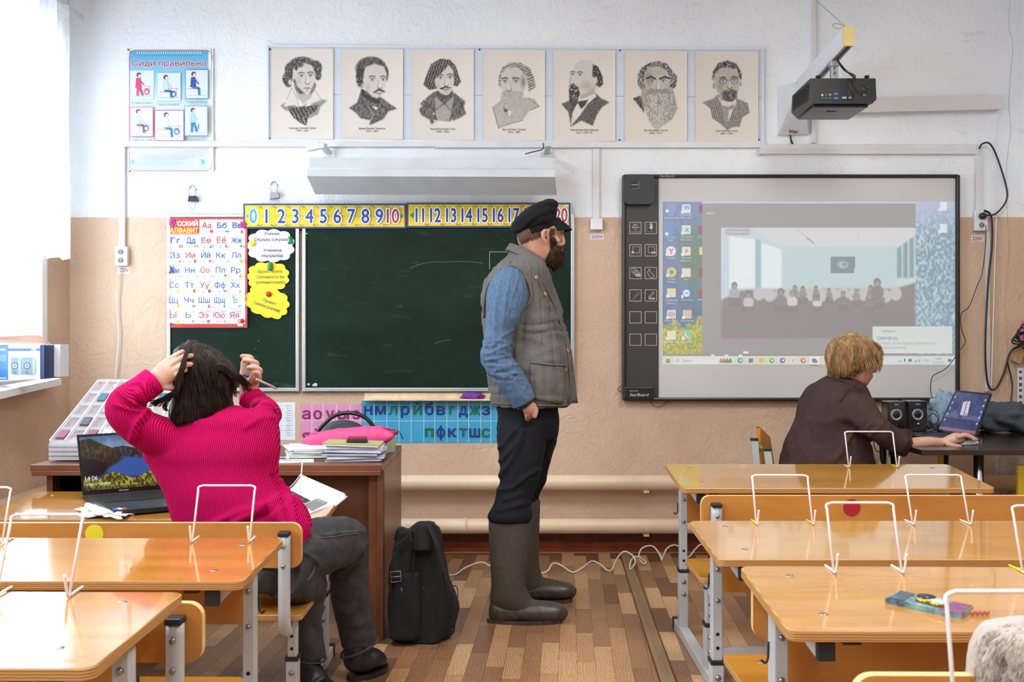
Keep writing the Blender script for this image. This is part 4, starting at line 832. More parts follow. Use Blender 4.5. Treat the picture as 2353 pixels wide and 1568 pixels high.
# projected desktop: light thrown on the surface, colours as added light
X0, Y0, X1, Y1 = 1520, 466, 2187, 838
q = Pic(334, 187, X0, Y0, X1, Y1, '#8f8b8b')
q.a[:] = np.array(lin('#a39fa0')); nz1 = q.nz(18, 3, 4); nz2 = q.nz(5, 8, 3, sx=1.6)
def area(x0, y0, x1, y1, fn):
    m = (q.X >= x0) & (q.X < x1) & (q.Y >= y0) & (q.Y < y1); v = fn(); q.a[m] = v[m]
def wall1():
    t = np.clip((q.Y-466)/300+nz1*.4, 0, 1)[..., None]; c = np.array(lin('#7f93c4'))*(1-t)+np.array(lin('#4f7090'))*t
    g = np.clip(1.3-np.hypot((q.X-1600)/50, (q.Y-600)/90)+nz2*.9, 0, 1)[..., None]; c = c*(1-g)+np.array(lin('#6a8a68'))*g
    f = np.clip((q.Y-735)/12+nz1*3, 0, 1)[..., None]; yg = np.clip(.5+nz2*1.6, 0, 1)[..., None]; fc = np.array(lin('#8fa03f'))*(1-yg)+np.array(lin('#dcc94e'))*yg
    return c*(1-f)+fc*f
def wall2():
    v = np.clip(.45+q.nz(5, 12, 4, sx=1.3, sy=.8)*1.5-(q.X-2097)/400, 0, 1)[..., None]; t = np.clip(1-(q.Y-466)/80, 0, 1)[..., None]
    c = np.array(lin('#7ea2b6'))*(1-v)+np.array(lin('#c9dfe8'))*v; return c*(1-t)+np.array(lin('#c0c6ea'))*t
area(X0, Y0, 1610, 815, wall1); area(2097, Y0, X1, 815, wall2)
area(1610, 466, 2097, 469, lambda: np.ones_like(q.a)*np.array(lin('#d5d3ea')))
# the video call picture
vx0, vy0, vx1, vy1 = 1654, 526, 2097, 778
def vid():
    c = np.ones_like(q.a)*np.array(lin('#cfe6e6')); return c
area(vx0, vy0, vx1, vy1, vid)
q.poly([(1720, 526), (2097, 526), (2097, 540), (2053, 569), (1793, 569)], '#e2e3e4', soft=1); q.poly([(1793, 569), (2053, 569), (2053, 665), (1793, 665)], '#c9dfdf', soft=1)
q.poly([(1654, 526), (1722, 528), (1793, 569), (1793, 665), (1654, 690)], '#d0e0ea', soft=1); q.poly([(1672, 545), (1731, 552), (1731, 662), (1672, 662)], '#f2fafc', soft=1); q.poly([(1745, 560), (1792, 575), (1792, 662), (1745, 662)], '#f0fafb', soft=1); q.poly([(1732, 550), (1744, 556), (1744, 664), (1732, 664)], '#a9c4d6', soft=1)
q.poly([(2053, 600), (2097, 545), (2097, 640), (2053, 645)], '#c9dcdc', soft=1)
for k in range(3): x = 2056+k*14; q.poly([(x, 572-k*10), (x+10, 565-k*10), (x+10, 638), (x, 640)], '#8fa9ad', soft=1)
q.poly([(1903, 592), (1959, 592), (1958, 629), (1903, 629)], '#7d9698'); q.ell(1931, 610, 15, 11, '#b4c9ca', .5); q.ell(1934, 609, 6, 6, '#8a9da0', .5)
q.line([(1828, 527), (1852, 552)], 1.5, '#b9bcc0'); q.line([(1850, 549), (1866, 561)], 2.4, '#8d9398'); q.line([(1966, 530), (1966, 556)], 1.2, '#cdd0d0')
q.poly([(1654, 690), (1700, 668), (2053, 664), (2097, 650), (2097, 778), (1654, 778)], '#8f8a8a', soft=2)
r5 = np.random.RandomState(9)
for x in range(1740, 2060, 24): q.ell(x, 676+r5.rand()*6, 15, 17, '#cfcccb', .2)
ppl = [(1684, 657, 8, '#8a8489', '#b5b3bd'), (1716, 678, 8, '#847c7b', '#d0cdd0'), (1790, 672, 9, '#8a8280', '#8f8b8e'), (1822, 662, 6, '#85807e', '#9a9697'), (1840, 664, 6, '#85807e', '#9a9697'), (1816, 676, 8, '#a39490', '#dcd9da'), (1873, 680, 7, '#a08f8a', '#dddadb'), (1870, 662, 5, '#827c7a', '#999'), (1932, 676, 7, '#a08f8a', '#8e8a8a'), (1962, 670, 6, '#a39692', '#9f9a9a'), (1995, 662, 6, '#8a8180', '#9c9896'), (2010, 650, 10, '#8f8684', '#8d8887'), (1992, 682, 7, '#9a8f8c', '#938e8d'), (1900, 668, 5, '#8a8583', '#9a9697')]
for x, y, r, hc, bc in ppl:
    bc = bc if len(bc) > 4 else '#999594'; q.ell(x, y+r*2.3, r*1.7, r*1.9, bc, .25); q.ell(x, y, r, r*1.15, hc, .25); q.ell(x, y+r*.3, r*.6, r*.7, '#b7a39d', .5)
    q.put(((np.abs(q.X-x) < r*1.8) & (q.Y > y+r*3.4) & (q.Y < y+r*6))*.8, '#858080')
q.poly([(1654, 708), (1700, 716), (2097, 716), (2097, 778), (1654, 778)], '#8c8786', k=.75, soft=3); q.grad(758, 778, '#958a88', '#a5827a', vx0, 1760, .7)
# toast, taskbar
q.grad(750, 812, '#dfe6e2', '#e3ebe9', 2000, 2181); q.grad(819, 838, '#e3e4c8', '#e6e5d0', X0, X1); q.grad(819, 838, '#dfe9e6', '#dfe9ea', 1900, X1); q.grad(820, 837, '#eaedeb', '#f0f1f0', 1545, 1680)
q.grad(815, 819, '#969293', '#969293', X0, 1900)
p = Print(wallfn(.0408), .0002); p.raster(X0, Y0, X1, Y1, q.a)
icons = [(1539, 480, '#8fa0c8'), (1574, 482, '#e8eaf4'), (1538, 532, '#5a9ad0'), (1574, 530, '#e3efe3'), (1539, 579, '#f4f2f4'), (1574, 579, '#efe3df'), (1540, 627, '#e8d060'), (1574, 628, '#f1e6e0'), (1540, 674, '#eee3b0'), (1574, 675, '#5f8fd8'), (1540, 723, '#e6ddd9'), (1576, 723, '#e2c9b4'), (1540, 771, '#f0ecd8'), (1575, 770, '#8fd29a'), (2160, 477, '#f2f5fa'), (2160, 527, '#f0f3f6')]
for k, (x, y, c) in enumerate(icons):
    if k in (4, 6, 13, 2): p.ell(x, y, 11.5, 11.5, c)
    elif k in (14, 15): p.rr(x-8, y-10, x+8, y+10, 3, c)
    else: p.rr(x-10, y-10, x+10, y+10, 2, c)
    p.rr(x-12, y+4, x-5, y+11, 1, '#f2f2f2')
for s, x, y, h, c in (('W', 1575, 484, 9, '#4a6ab0'), ('X', 1575, 535, 9, '#4a8a5a'), ('Y', 1539, 586, 13, '#c8433c'), ('P', 1575, 584, 9, '#c06a50'), ('321', 1540, 727, 8, '#a85a50')): p.text(s, x, y, h, c, align='C', bold=.01)
p.ell(1540, 627, 4.5, 4.5, '#6a8ad8'); p.rr(1567, 664, 1582, 686, 2, '#5f8fd8'); p.ell(1574, 675, 8, 8, '#eef2fa'); p.line([(1569, 675), (1579, 675)], 2, '#4a78c8'); p.line([(1571, 765), (1573, 772), (1579, 776)], 2, '#f4fbf4')
for x, y0_ in ((1606, 482), (1605, 530), (1606, 627), (1605, 675), (1606, 579)): p.rect(x-3, y0_-9, x+4, y0_+9, ['#b8404a', '#5a6fd0', '#b0404a', '#dfe4ee', '#dce4a0'][int(y0_) % 5])
for k, (x, y, s) in enumerate([(1539, 498, 'Этот'), (1539, 505, 'компьютер'), (1574, 498, 'Microsoft'), (1574, 505, 'Office Wo...'), (1538, 549, 'Microsoft'), (1538, 556, 'Edge'), (1574, 548, 'Microsoft'), (1574, 555, 'Office Exc...'), (1539, 597, 'Yandex'), (1574, 596, 'Microsoft'), (1574, 603, 'Office Po...'), (1540, 644, 'Google'), (1540, 651, 'Chrome'), (1574, 645, 'Doc'), (1540, 693, 'Средства'), (1540, 700, 'Micros...'), (1575, 692, 'TeamViewer'), (1540, 740, 'Media Player'), (1540, 747, 'Classic'), (1576, 740, 'Викторина'), (1540, 788, 'Программы'), (1540, 795, 'ctr-203'), (1575, 788, 'WhatsApp'), (1604, 548, 'Ca'), (1604, 692, 'MM')]): p.text(s, x, y, 4.2, '#dfe3ea', align='C', up=k == 0)
p.text('02:23', 1620, 495, 4.5, '#f0eeee', bold=.01, w=16); p.rr(1663, 528, 1718, 542, 5, '#bcb9bc'); p.text('Рязановская Соц', 1690, 537.5, 4.6, '#eeecec', w=48, align='C')
p.text('Автозапуск', 2020, 764, 5.5, '#777b7c', w=30); p.text('×', 2166, 765, 5, '#8a8e8f', align='C'); p.text('САВИЧЕВ (E:)', 2008, 781, 6.6, '#7a7d80', w=46, bold=.008); p.text('Нажмите, чтобы выбрать действие для', 2008, 791.5, 6, '#a9adb0', w=132); p.text('съемных носителей.', 2008, 801.5, 6, '#a9adb0', w=68)
for x, y in ((1527.5, 825.5), (1532, 825.5), (1527.5, 830), (1532, 830)): p.rect(x, y, x+3.6, y+3.6, '#5d6468')
p.line([(1554+3*math.cos(a), 828+3*math.sin(a)) for a in np.linspace(0, 6.3, 10)], .8, '#666'+'666'[:3]); p.line([(1551, 833), (1552.5, 830.5)], .9, '#666666'); p.text('Поиск', 1564, 831.5, 5.5, '#6f7375', w=21)
for x, c in ((1653, '#c98f4a'), (1660, '#7aa05a'), (1667, '#c96a4a'), (1674, '#5a8fb0')): p.poly([(x-4, 834), (x-4, 828), (x, 822), (x+3, 828), (x+3, 834)], c)
for x, c, kind in ((1696, '#3a9ad0', 0), (1720, '#4a7ad0', 1), (1744, '#e8c05a', 1), (1768, '#5fba6a', 0), (1792, '#6a62c8', 0), (1816, '#f0ecec', 0), (1839, '#df4a3c', 0), (1864, '#4a86d0', 1)):
    if x == 1864: p.rect(1853, 820, 1875, 837, '#f4f4f4')
    (p.ell(x, 828.5, 6, 6, c) if not kind else p.rr(x-5, 824, x+5, 833, 1.5, c))
    if kind == 0: p.ell(x+1, 828, 2.6, 2.6, '#eef4f6')
p.text('Y', 1816, 833, 8, '#c8433c', align='C', bold=.01); p.text('Я', 1839, 832, 6.5, '#fbe9e4', align='C', bold=.012); p.ell(1868, 831, 3.5, 3.5, '#e05a4c')
p.line([(2056, 831), (2059, 828), (2062, 831)], 1, '#6a6f72'); p.ell(2070, 827, 1.7, 3.2, '#5a5f62'); p.line([(2070, 830), (2070, 833)], 1, '#5a5f62'); p.rect(2078, 825, 2086, 831, '#7a7f82'); p.poly([(2091, 832), (2098, 832), (2098, 825)], '#a9adb0'); p.poly([(2101, 829), (2103, 826), (2105, 825), (2105, 832)], '#9a9ea2'); p.text('РУС', 2114, 831, 5, '#7a7f82', w=11); p.text('14:06', 2146, 826.5, 4.6, '#7a7f82', align='C'); p.text('19.12.2024', 2146, 835, 4.6, '#8a8f92', align='C', w=26); p.rect(2168, 825, 2176, 831, '#6a6f72')
for x, y, w in ((1633, 817, 8), (1664, 817, 9), (1696, 817, 9), (1708, 810, 12), (1888, 817, 5)): p.rr(x-w/2, y-2.5, x+w/2, y+3, 2, '#f2efef')
p.build('projected_image', print_mat('projected_light', .6, emis=.72, base='#5e5e5f'), sbd)
for pts in ([(1429, 886), (1421, 890), (1420, 897), (1429, 902)],): MB().tube(smoothpath([W(x, y, .02) for x, y in pts]), .0018, 6).build('loose_wire', M_dk, sbd)
MB().tube(smoothpath([W(1492, 918, .02), W(1500, 932, .02), W(1515, 935, .02), W(1530, 926, .02), W(1534, 918, .02)]), .0018, 6).build('loose_wire', M_dk, sbd)
# --- projector, bracket, arm
M_pw = mat('bracket_white', '#cfd1d4', .4, var=.04)
ar = thing('projector_mount', 'white wedge bracket and arm reaching out from the wall, cream end cap', 'projector mount', W(1822, 312, .0))
def Q(px, py, off): return W(px, py, 0)*1+Vector((0, -off, 0))
br = MB()
bl_, br2 = 1786, 1858
vs = [W(1786, 200, 0), W(1786, 312, 0), W(1858, 312, 0), W(1858, 196, 0)]
A = [Vector((v.x, D, v.z)) for v in vs]; Fv = [P(1823, 190, D-.16), P(1788, 310, D-.03), P(1857, 308, D-.03), P(1854, 200, D-.16)]
Fm = [P(1822, 230, D-.16), P(1852, 232, D-.16)]
br.add(A+[Fv[0], Fv[1], Fv[2], Fv[3], Fm[0], Fm[1]], [(0, 1, 5, 8, 4), (1, 2, 6, 5), (2, 3, 7, 9, 6), (3, 0, 4, 7), (5, 6, 9, 8), (4, 8, 9, 7), (0, 3, 2, 1)]); br.build('wedge_bracket', M_pw, ar)
p = Print(lambda x, y, z: P(x, y, D-.032-z-.0005*(308-y))); p.text('Wize', 1812, 306, 8, '#1b1c20', w=20, bold=.01); 
p = Print(lambda x, y, z: P(x, y, D-.036-z-.0016*(308-y))); p.text('Wize', 1812, 306, 8, '#1b1c20', w=20, bold=.01); p.build('logo', M_ink, ar)
e0, e1 = P(1838, 208, D-.12), P(1949, 85, 5.0); e1 = Vector((e1.x, 5.0, e1.z))
arm = MB(); hw, hh = .026, .046
sec = lambda c, k=1: [c+Vector((-hw*k, 0, hh)), c+Vector((hw*k, 0, hh)), c+Vector((hw*k, 0, -hh*.65)), c+Vector((hw*.8*k, 0, -hh)), c+Vector((-hw*.8*k, 0, -hh)), c+Vector((-hw*k, 0, -hh*.65))]
a_, b_ = sec(e0), sec(e1); arm.add(a_+b_, [(0, 1, 2, 3, 4, 5), (6, 7, 8, 9, 10, 11)]+[(i, (i+1) % 6, 6+(i+1) % 6, 6+i) for i in range(6)]); arm.build('arm_beam', M_pw, ar)
c_ = sec(e1+Vector((0, -.001, 0)), 1.02); d_ = sec(e1+Vector((0, -.012, 0)), 1.02); MB().add(c_+d_, [(0, 1, 2, 3, 4, 5), (6, 7, 8, 9, 10, 11)]+[(i, (i+1) % 6, 6+(i+1) % 6, 6+i) for i in range(6)]).build('end_cap', mat('yellowed_plastic', '#c9b272', .45, var=.03), ar, 'yellowed cream end cap')
dl = (e1-e0); sl = MB(); sl.bar(e0+Vector((0, 0, -hh-.002))+dl*.2, e1+Vector((0, 0, -hh-.002)), .012, .006); sl.build('cable_slot', M_dk, ar)
MB().tube(smoothpath([P(1941, 62, 5.0), P(1925, 66, 5.02), P(1914, 60, 5.03), P(1920, 54, 5.03), P(1936, 58, 5.0), P(1942, 61, 5.0)]), .0015, 6).build('wire_loop', mat('steel', '#8d9094'), ar)
MB().tube([P(1941, 60, 5.0), P(1875, 0, 5.4), P(1850, -25, 5.6)], .0012, 6).build('stay_wire', mat('steel', '#8d9094'), ar)
MB().tube(smoothpath([W(1814, 312, .02), W(1815, 322, .02), W(1820, 332, .01), W(1824, 336, .0)]), .005).build('cable', M_dk, ar)
pj = thing('projector', 'black projector with rear sockets hanging under the white arm', 'projector', P(1925, 238, 5.25))
M_pj = mat('projector_black', '#0d0e10', .35, var=.1); M_pju = mat('projector_under', '#2b2b29', .25, metal=.2)
yb, yf = 5.06, 5.38; zt, zb, zs = ZC-(180-CY)/F*yb, ZC-(238-CY)/F*yb, ZC-(262-CY)/F*yf
xa, xb = (1860-CX)/F*yb, (2014-CX)/F*yb; xa2 = (1836-CX)/F*yf
body = MB()
o1 = [(xa+.004, yb, zt), (xb-.004, yb, zt), (xb, yb, zb+.02), (xb-.02, yb, zb), (xa+.01, yb, zb), (xa, yb, zb+.02)]
o2 = [(xa+.004, yf, zt-.01), (xb-.004, yf, zt-.01), (xb, yf, zb+.025), (xb-.05, yf, zb-.005), (xa+.03, yf, zb-.005), (xa, yf, zb+.025)]
body.add(o1+o2, [(0, 1, 2, 3, 4, 5), (6, 7, 8, 9, 10, 11)]+[(i, (i+1) % 6, 6+(i+1) % 6, 6+i) for i in range(6)], 0)
body.build('body', M_pj, pj)
MB().box(((xa+xb)/2, (yb+yf)/2+.01, zb-.006), (xb-xa-.06, yf-yb-.03, .014), bev=.006).build('underside_cover', M_pju, pj)
MB().box(((xa+xb)/2-.02, yb+.12, zb-.0145), (.05, .012, .002)).build('blue_mark', mat('blue_led', '#2b4ac0', .4), pj)
for k in range(8): MB().box((xa-.0015, (yb+yf)/2, zt-.02-k*.011), (.004, yf-yb-.06, .004)).build('vent_slat', M_dk, pj)
pn = lambda px, py: Vector(((px-CX)/F*yb, yb-.001, ZC-(py-CY)/F*yb))
MB().box(pn(1932, 216)+Vector((0, .001, 0)), (.20, .004, .055)).build('socket_plate', M_dk, pj)
for px, py, c in ((1889, 219, '#d8d8da'), (1898, 219, '#b23a3a'), (1907, 218, '#d8b04a'), (1889, 226, '#4a6ac0'), (1898, 226, '#4a6ac0'), (1907, 226, '#2f8a4a')):
    MB().lathe([(.005, 0), (.005, .004), (.0025, .004), (.0025, .001)], pn(px, py), (0, -1, 0), 10).build('audio_jack', mat('jack_'+c[1:], c, .4), pj)
for px, py, c in ((1921, 216, '#3a5fb8'), (1921, 226, '#3a5fb8'), (1940, 225, '#9a9c9e')): MB().box(pn(px, py), (.022, .006, .011), bev=.002).build('port', mat('port_'+c[1:], c, .4), pj)
MB().lathe([(.008, 0), (.008, .004), (.004, .004)], pn(1953, 225), (0, -1, 0), 12).build('round_port', mat('steel', '#8d9094'), pj); MB().box(pn(1986, 219), (.016, .005, .012)).build('network_port', mat('port_grey', '#55585a', .5), pj); MB().box(pn(1987, 204), (.03, .006, .02)).build('power_inlet', mat('inlet', '#26302e', .4), pj)
for px in (1880, 1992): MB().lathe([(.005, 0), (.005, .012), (.012, .012), (.012, .022)], Vector(((px-CX)/F*(yb+.03), yb+.03, zt-.002)), (0, 0, 1), 12).build('adjuster_foot', M_dk, pj)
MB().box((pn(1945, 182).x, yb+.16, zt+.008), (.22, .16, .018), bev=.006).build('mount_plate', M_pj, pj)
zz = ZC-(183-CY)/F*5.15
hx = (1916-CX)/F*5.18
MB().box((hx, 5.18, zt+.05), (.034, .03, .09), bev=.004).build('hanger', mat('zinc', '#9fa5a8', .35, metal=.7), pj); MB().box((hx, 5.18, zt+.10), (.044, .04, .03), bev=.004).build('hanger_clamp', mat('zinc', '#9fa5a8'), pj)
for k, py in enumerate((160, 172)): MB().lathe([(.005, 0), (.005, .006)], P(1918, py-5, 5.155), (0, -1, 0), 10).build('hanger_bolt', mat('steel', '#8d9094'), pj)
for dx in (0, 7): MB().tube(smoothpath([P(1921, 134, 5.12), P(1940, 158+dx*.5, 5.05), P(1958+dx, 175, 5.02), P(1974-dx*3, 190, 5.0), P(1972-dx*2.0 if dx else 1993, 205+dx, 5.0), P(1962 if dx else 1993, 222 if dx else 206, 5.04)]), .004).build('cable', M_dk, pj)
# wide housing and cords on the right
rh = thing('screen_housing', 'long white rolled screen housing on the wall right of the projector', 'screen case', W(2080, 262, .0)); hb = MB().prism([W(1868, 232, 0), W(2287, 224, 0), W(2287, 257, 0), W(1868, 267, 0)], (0, -.07, 0)); hb.build('case', M_wall if False else mat('case_paint', '#d0cdca', .55, var=.03), rh)
MB().tube(smoothpath([W(2286, 258, .05), W(2282, 340, .03), W(2284, 470, .03), W(2280, 620, .03), W(2276, 760, .03), W(2272, 900, .03)]), .0035).build('pull_cord', M_white, rh)
def cord(name, label, pts, r, m, cat='cable'):
    t = thing(name, label, cat, pts[-1]); MB().tube(smoothpath(pts, 8), r, 8).build('cord', m, t); return t
cord('power_cable', 'black cable arching from the trunking end down to the plugged socket', [W(2244, 344, .03), W(2249, 334, .05), W(2264, 336, .06), W(2282, 372, .06), W(2302, 440, .06), W(2298, 470, .06), W(2278, 494, .05), W(2256, 498, .06)], .005, M_dk)
cord('power_cable', 'thick black cable looping beside the right socket down toward the desk', [W(2252, 486, .05), W(2268, 500, .05), W(2272, 560, .04), W(2264, 640, .04), W(2258, 740, .04), W(2257, 830, .04), W(2264, 886, .04), W(2278, 893, .05), W(2296, 860, .05), W(2312, 810, .05), W(2338, 792, .05)], .006, M_dk)
cord('power_cable', 'black cable dropping from the right coil to the laptop table', [W(2312, 812, .05), W(2305, 830, .05), W(2314, 880, .06), W(2306, 940, .10), W(2310, 972, .25), P(2330, 984, 5.5), P(2336, 972, 5.5), P(2300, 968, 5.5), P(2282, 980, 5.45)], .005, M_dk)
cord('charger_cable', 'thin black cable crossing the edge of the projection board to the speakers', [W(2254, 520, .06), W(2254, 560, .06), W(2244, 628, .07), W(2232, 660, .07), W(2214, 706, .07), W(2194, 724, .08), W(2196, 760, .08), W(2204, 786, .08), W(2188, 810, .08), W(2160, 845, .09), W(2130, 862, .09), W(2124, 880, .09), W(2122, 896, .1), W(2110, 914, .2)], .0025, M_dk)
coil = thing('cable_coil', 'bundled loops of black cable hanging at the right edge', 'cable', W(2335, 780, .1))
for k in range(5):
    a = W(2334, 776, .10+.008*k); MB().tube([a+Vector(((.07-.006*k)*math.cos(t_), 0, (.032+.007*k)*math.sin(t_)+.02*math.cos(t_+k))) for t_ in np.linspace(0, 6.28, 24, endpoint=False)], .005, 6, closed=True).build('loop', M_dk, coil)
# right edge: pink sheet, notice strip, riser pipe, plank, white lump of plaster
pk = MB().box(W(2350, 764, .04)+Vector((0, 0, 0)), (.05, .004, .13)).build('pink_folder', mat('pink_paper', '#d45fb4', .5), None, loc=W(2350, 764, .04)); tag(pk, 'bright pink sheet at the right edge behind the cable coil', 'paper')
nb = thing('notice_strip', 'white strip with dark printed marks at the right edge above the table', 'notice', W(2341, 960, .02)); wbox(MB(), 2335, 846, 2349, 990, .01, .016).build('strip', mat('paper_white', '#d9dce4'), nb); p = Print(wallfn(.0165))
for k in range(9): p.rect(2338, 852+k*14, 2345, 858+k*14+(k % 3), '#55525a')
p.build('marks', M_ink, nb)
rp = thing('riser_pipe', 'pale vertical heating riser at the right edge', 'pipe', W(2352, 1000, .1)); MB().tube([W(2354, 1015, .12)-Vector((0, 0, .0)), W(2354, 770, .12)], .022, 14).build('pipe', M_pipe, rp); MB().tube([W(2340, 822, .12), W(2356, 822, .12)], .012, 10).build('branch', M_pipe, rp)
wd = MB().box(W(2334, 816, .03), (.05, .03, .09), Euler((0, .4, 0))).build('wood_block', mat('raw_wood', '#a9855c', .7, var=.2, vscale=40), None, loc=W(2334, 816, .03)); tag(wd, 'small raw wooden block fixed at the right edge', 'wood block')
MB_crack = MB().tube(smoothpath([W(x, y, .0005) for x, y in ((2322, -20), (2318, 60), (2327, 100), (2322, 170), (2318, 240), (2322, 300), (2313, 380), (2314, 480), (2318, 560), (2314, 640), (2310, 700), (2314, 800), (2308, 900))], 5), .0009, 5); ck = MB_crack.build('wall_crack', mat('crack', '#9d9189', .9), None, loc=W(2320, 300)); ck['kind'] = 'structure'; ck.name = 'trim_2'
ws = cord('white_cord', 'white cord dropping from the left socket to the desk', [W(276, 612, .03), W(272, 700, .02), W(276, 770, .02), W(272, 830, .02), W(264, 905, .02), W(262, 960, .03)], .0032, M_white)
# ------------------------------------------------------------------ school desks
def veneer(name, c1, c2, rough=.16, coat=.5):
    m, t, b = newmat(name); tc = t.new('ShaderNodeTexCoord'); oi = t.new('ShaderNodeObjectInfo')
    mp = t.new('ShaderNodeMapping'); mp.inputs['Scale'].default_value = (.35, 2.2, 1); t.link(tc.outputs['Object'], mp.inputs[0])
    cmb = t.new('ShaderNodeCombineXYZ'); t.link(t.math('MULTIPLY', oi.outputs['Random'], 20.0), cmb.inputs[1]); t.link(cmb.outputs[0], mp.inputs['Location'])
    n1 = t.noise(mp.outputs[0], 2.4, 6, .6, 1.6); n2 = t.noise(mp.outputs[0], 30, 5, .65, .5)
    g = t.math('ADD', t.math('MULTIPLY', n1, .75), t.math('MULTIPLY', n2, .28))
    c = t.ramp(g, [(.36, lin(c1)), (.62, lin(c2))]); t.link(c, b.inputs['Base Color'])
    fm = t.noise(tc.outputs['Object'], 3, 4, .6); t.link(t.math('ADD', rough, t.math('MULTIPLY', fm, .10)), b.inputs['Roughness'])
    b.inputs['Coat Weight'].default_value = coat; b.inputs['Coat Roughness'].default_value = .05
    t.link(t.bump(t.noise(tc.outputs['Object'], 5, 3), .015, .002), b.inputs['Coat Normal']); return m
M_ven = veneer('lacquered_birch', '#a56c24', '#bd8836', .10, 1.0); M_ven2 = veneer('lacquered_birch_matt', '#a96c30', '#c0823c', .3, .2)
def ply_mat():
    m, t, b = newmat('plywood_edge'); tc = t.new('ShaderNodeTexCoord'); sep = t.new('ShaderNodeSeparateXYZ'); t.link(tc.outputs['Normal'], sep.inputs[0])
    w = t.wave(t.coord('Object', (1, 1, 1)), 62, .8, 2, 1, 'Z'); t.link(t.ramp(w, [(.3, lin('#8a5f35')), (.6, lin('#c09258'))]), b.inputs['Base Color']); b.inputs['Roughness'].default_value = .4; return m
M_ply = ply_mat()
M_leg = mat('grey_enamel', '#a9acae', .35, var=.06, vscale=12); M_cap = mat('black_cap', '#17181b', .5); M_bolt = mat('bolt_steel', '#8d8f92', .3, metal=.9)
M_hole = mat('dark_hole', '#08080a', .8)
def board_prism(w, h, r, z0, th, org, tilt=0.0, corner=None):
    """rounded board lying in x/y at org (near-left corner), thickness up; tilt lifts the far edge"""
    mb = MB(); pts = rrect(w/2, h/2, w, h, r, 4); o = Vector(org)
    def q(x, y, z): return o+Vector((x, y*math.cos(tilt)-z*math.sin(tilt), z0+y*math.sin(tilt)+z*math.cos(tilt)))
    n = len(pts); e = .0018
    rings = [[q(w/2+(x-w/2)*(1-e*2/w), h/2+(y-h/2)*(1-e*2/h), 0) for x, y in pts], [q(x, y, e) for x, y in pts], [q(x, y, th-e) for x, y in pts], [q(w/2+(x-w/2)*(1-e*2/w), h/2+(y-h/2)*(1-e*2/h), th) for x, y in pts]]
    vs = [v for R in rings for v in R]; mb.add(vs, [tuple(range(n))[::-1]], 0); b = 0
    mb.f.append(tuple(3*n+i for i in range(n))); mb.m.append(0); mb.sm.append(False)
    for k in range(3):
        for i in range(n): mb.f.append((k*n+i, k*n+(i+1) % n, (k+1)*n+(i+1) % n, (k+1)*n+i)); mb.m.append(1); mb.sm.append(False)
    return mb, q
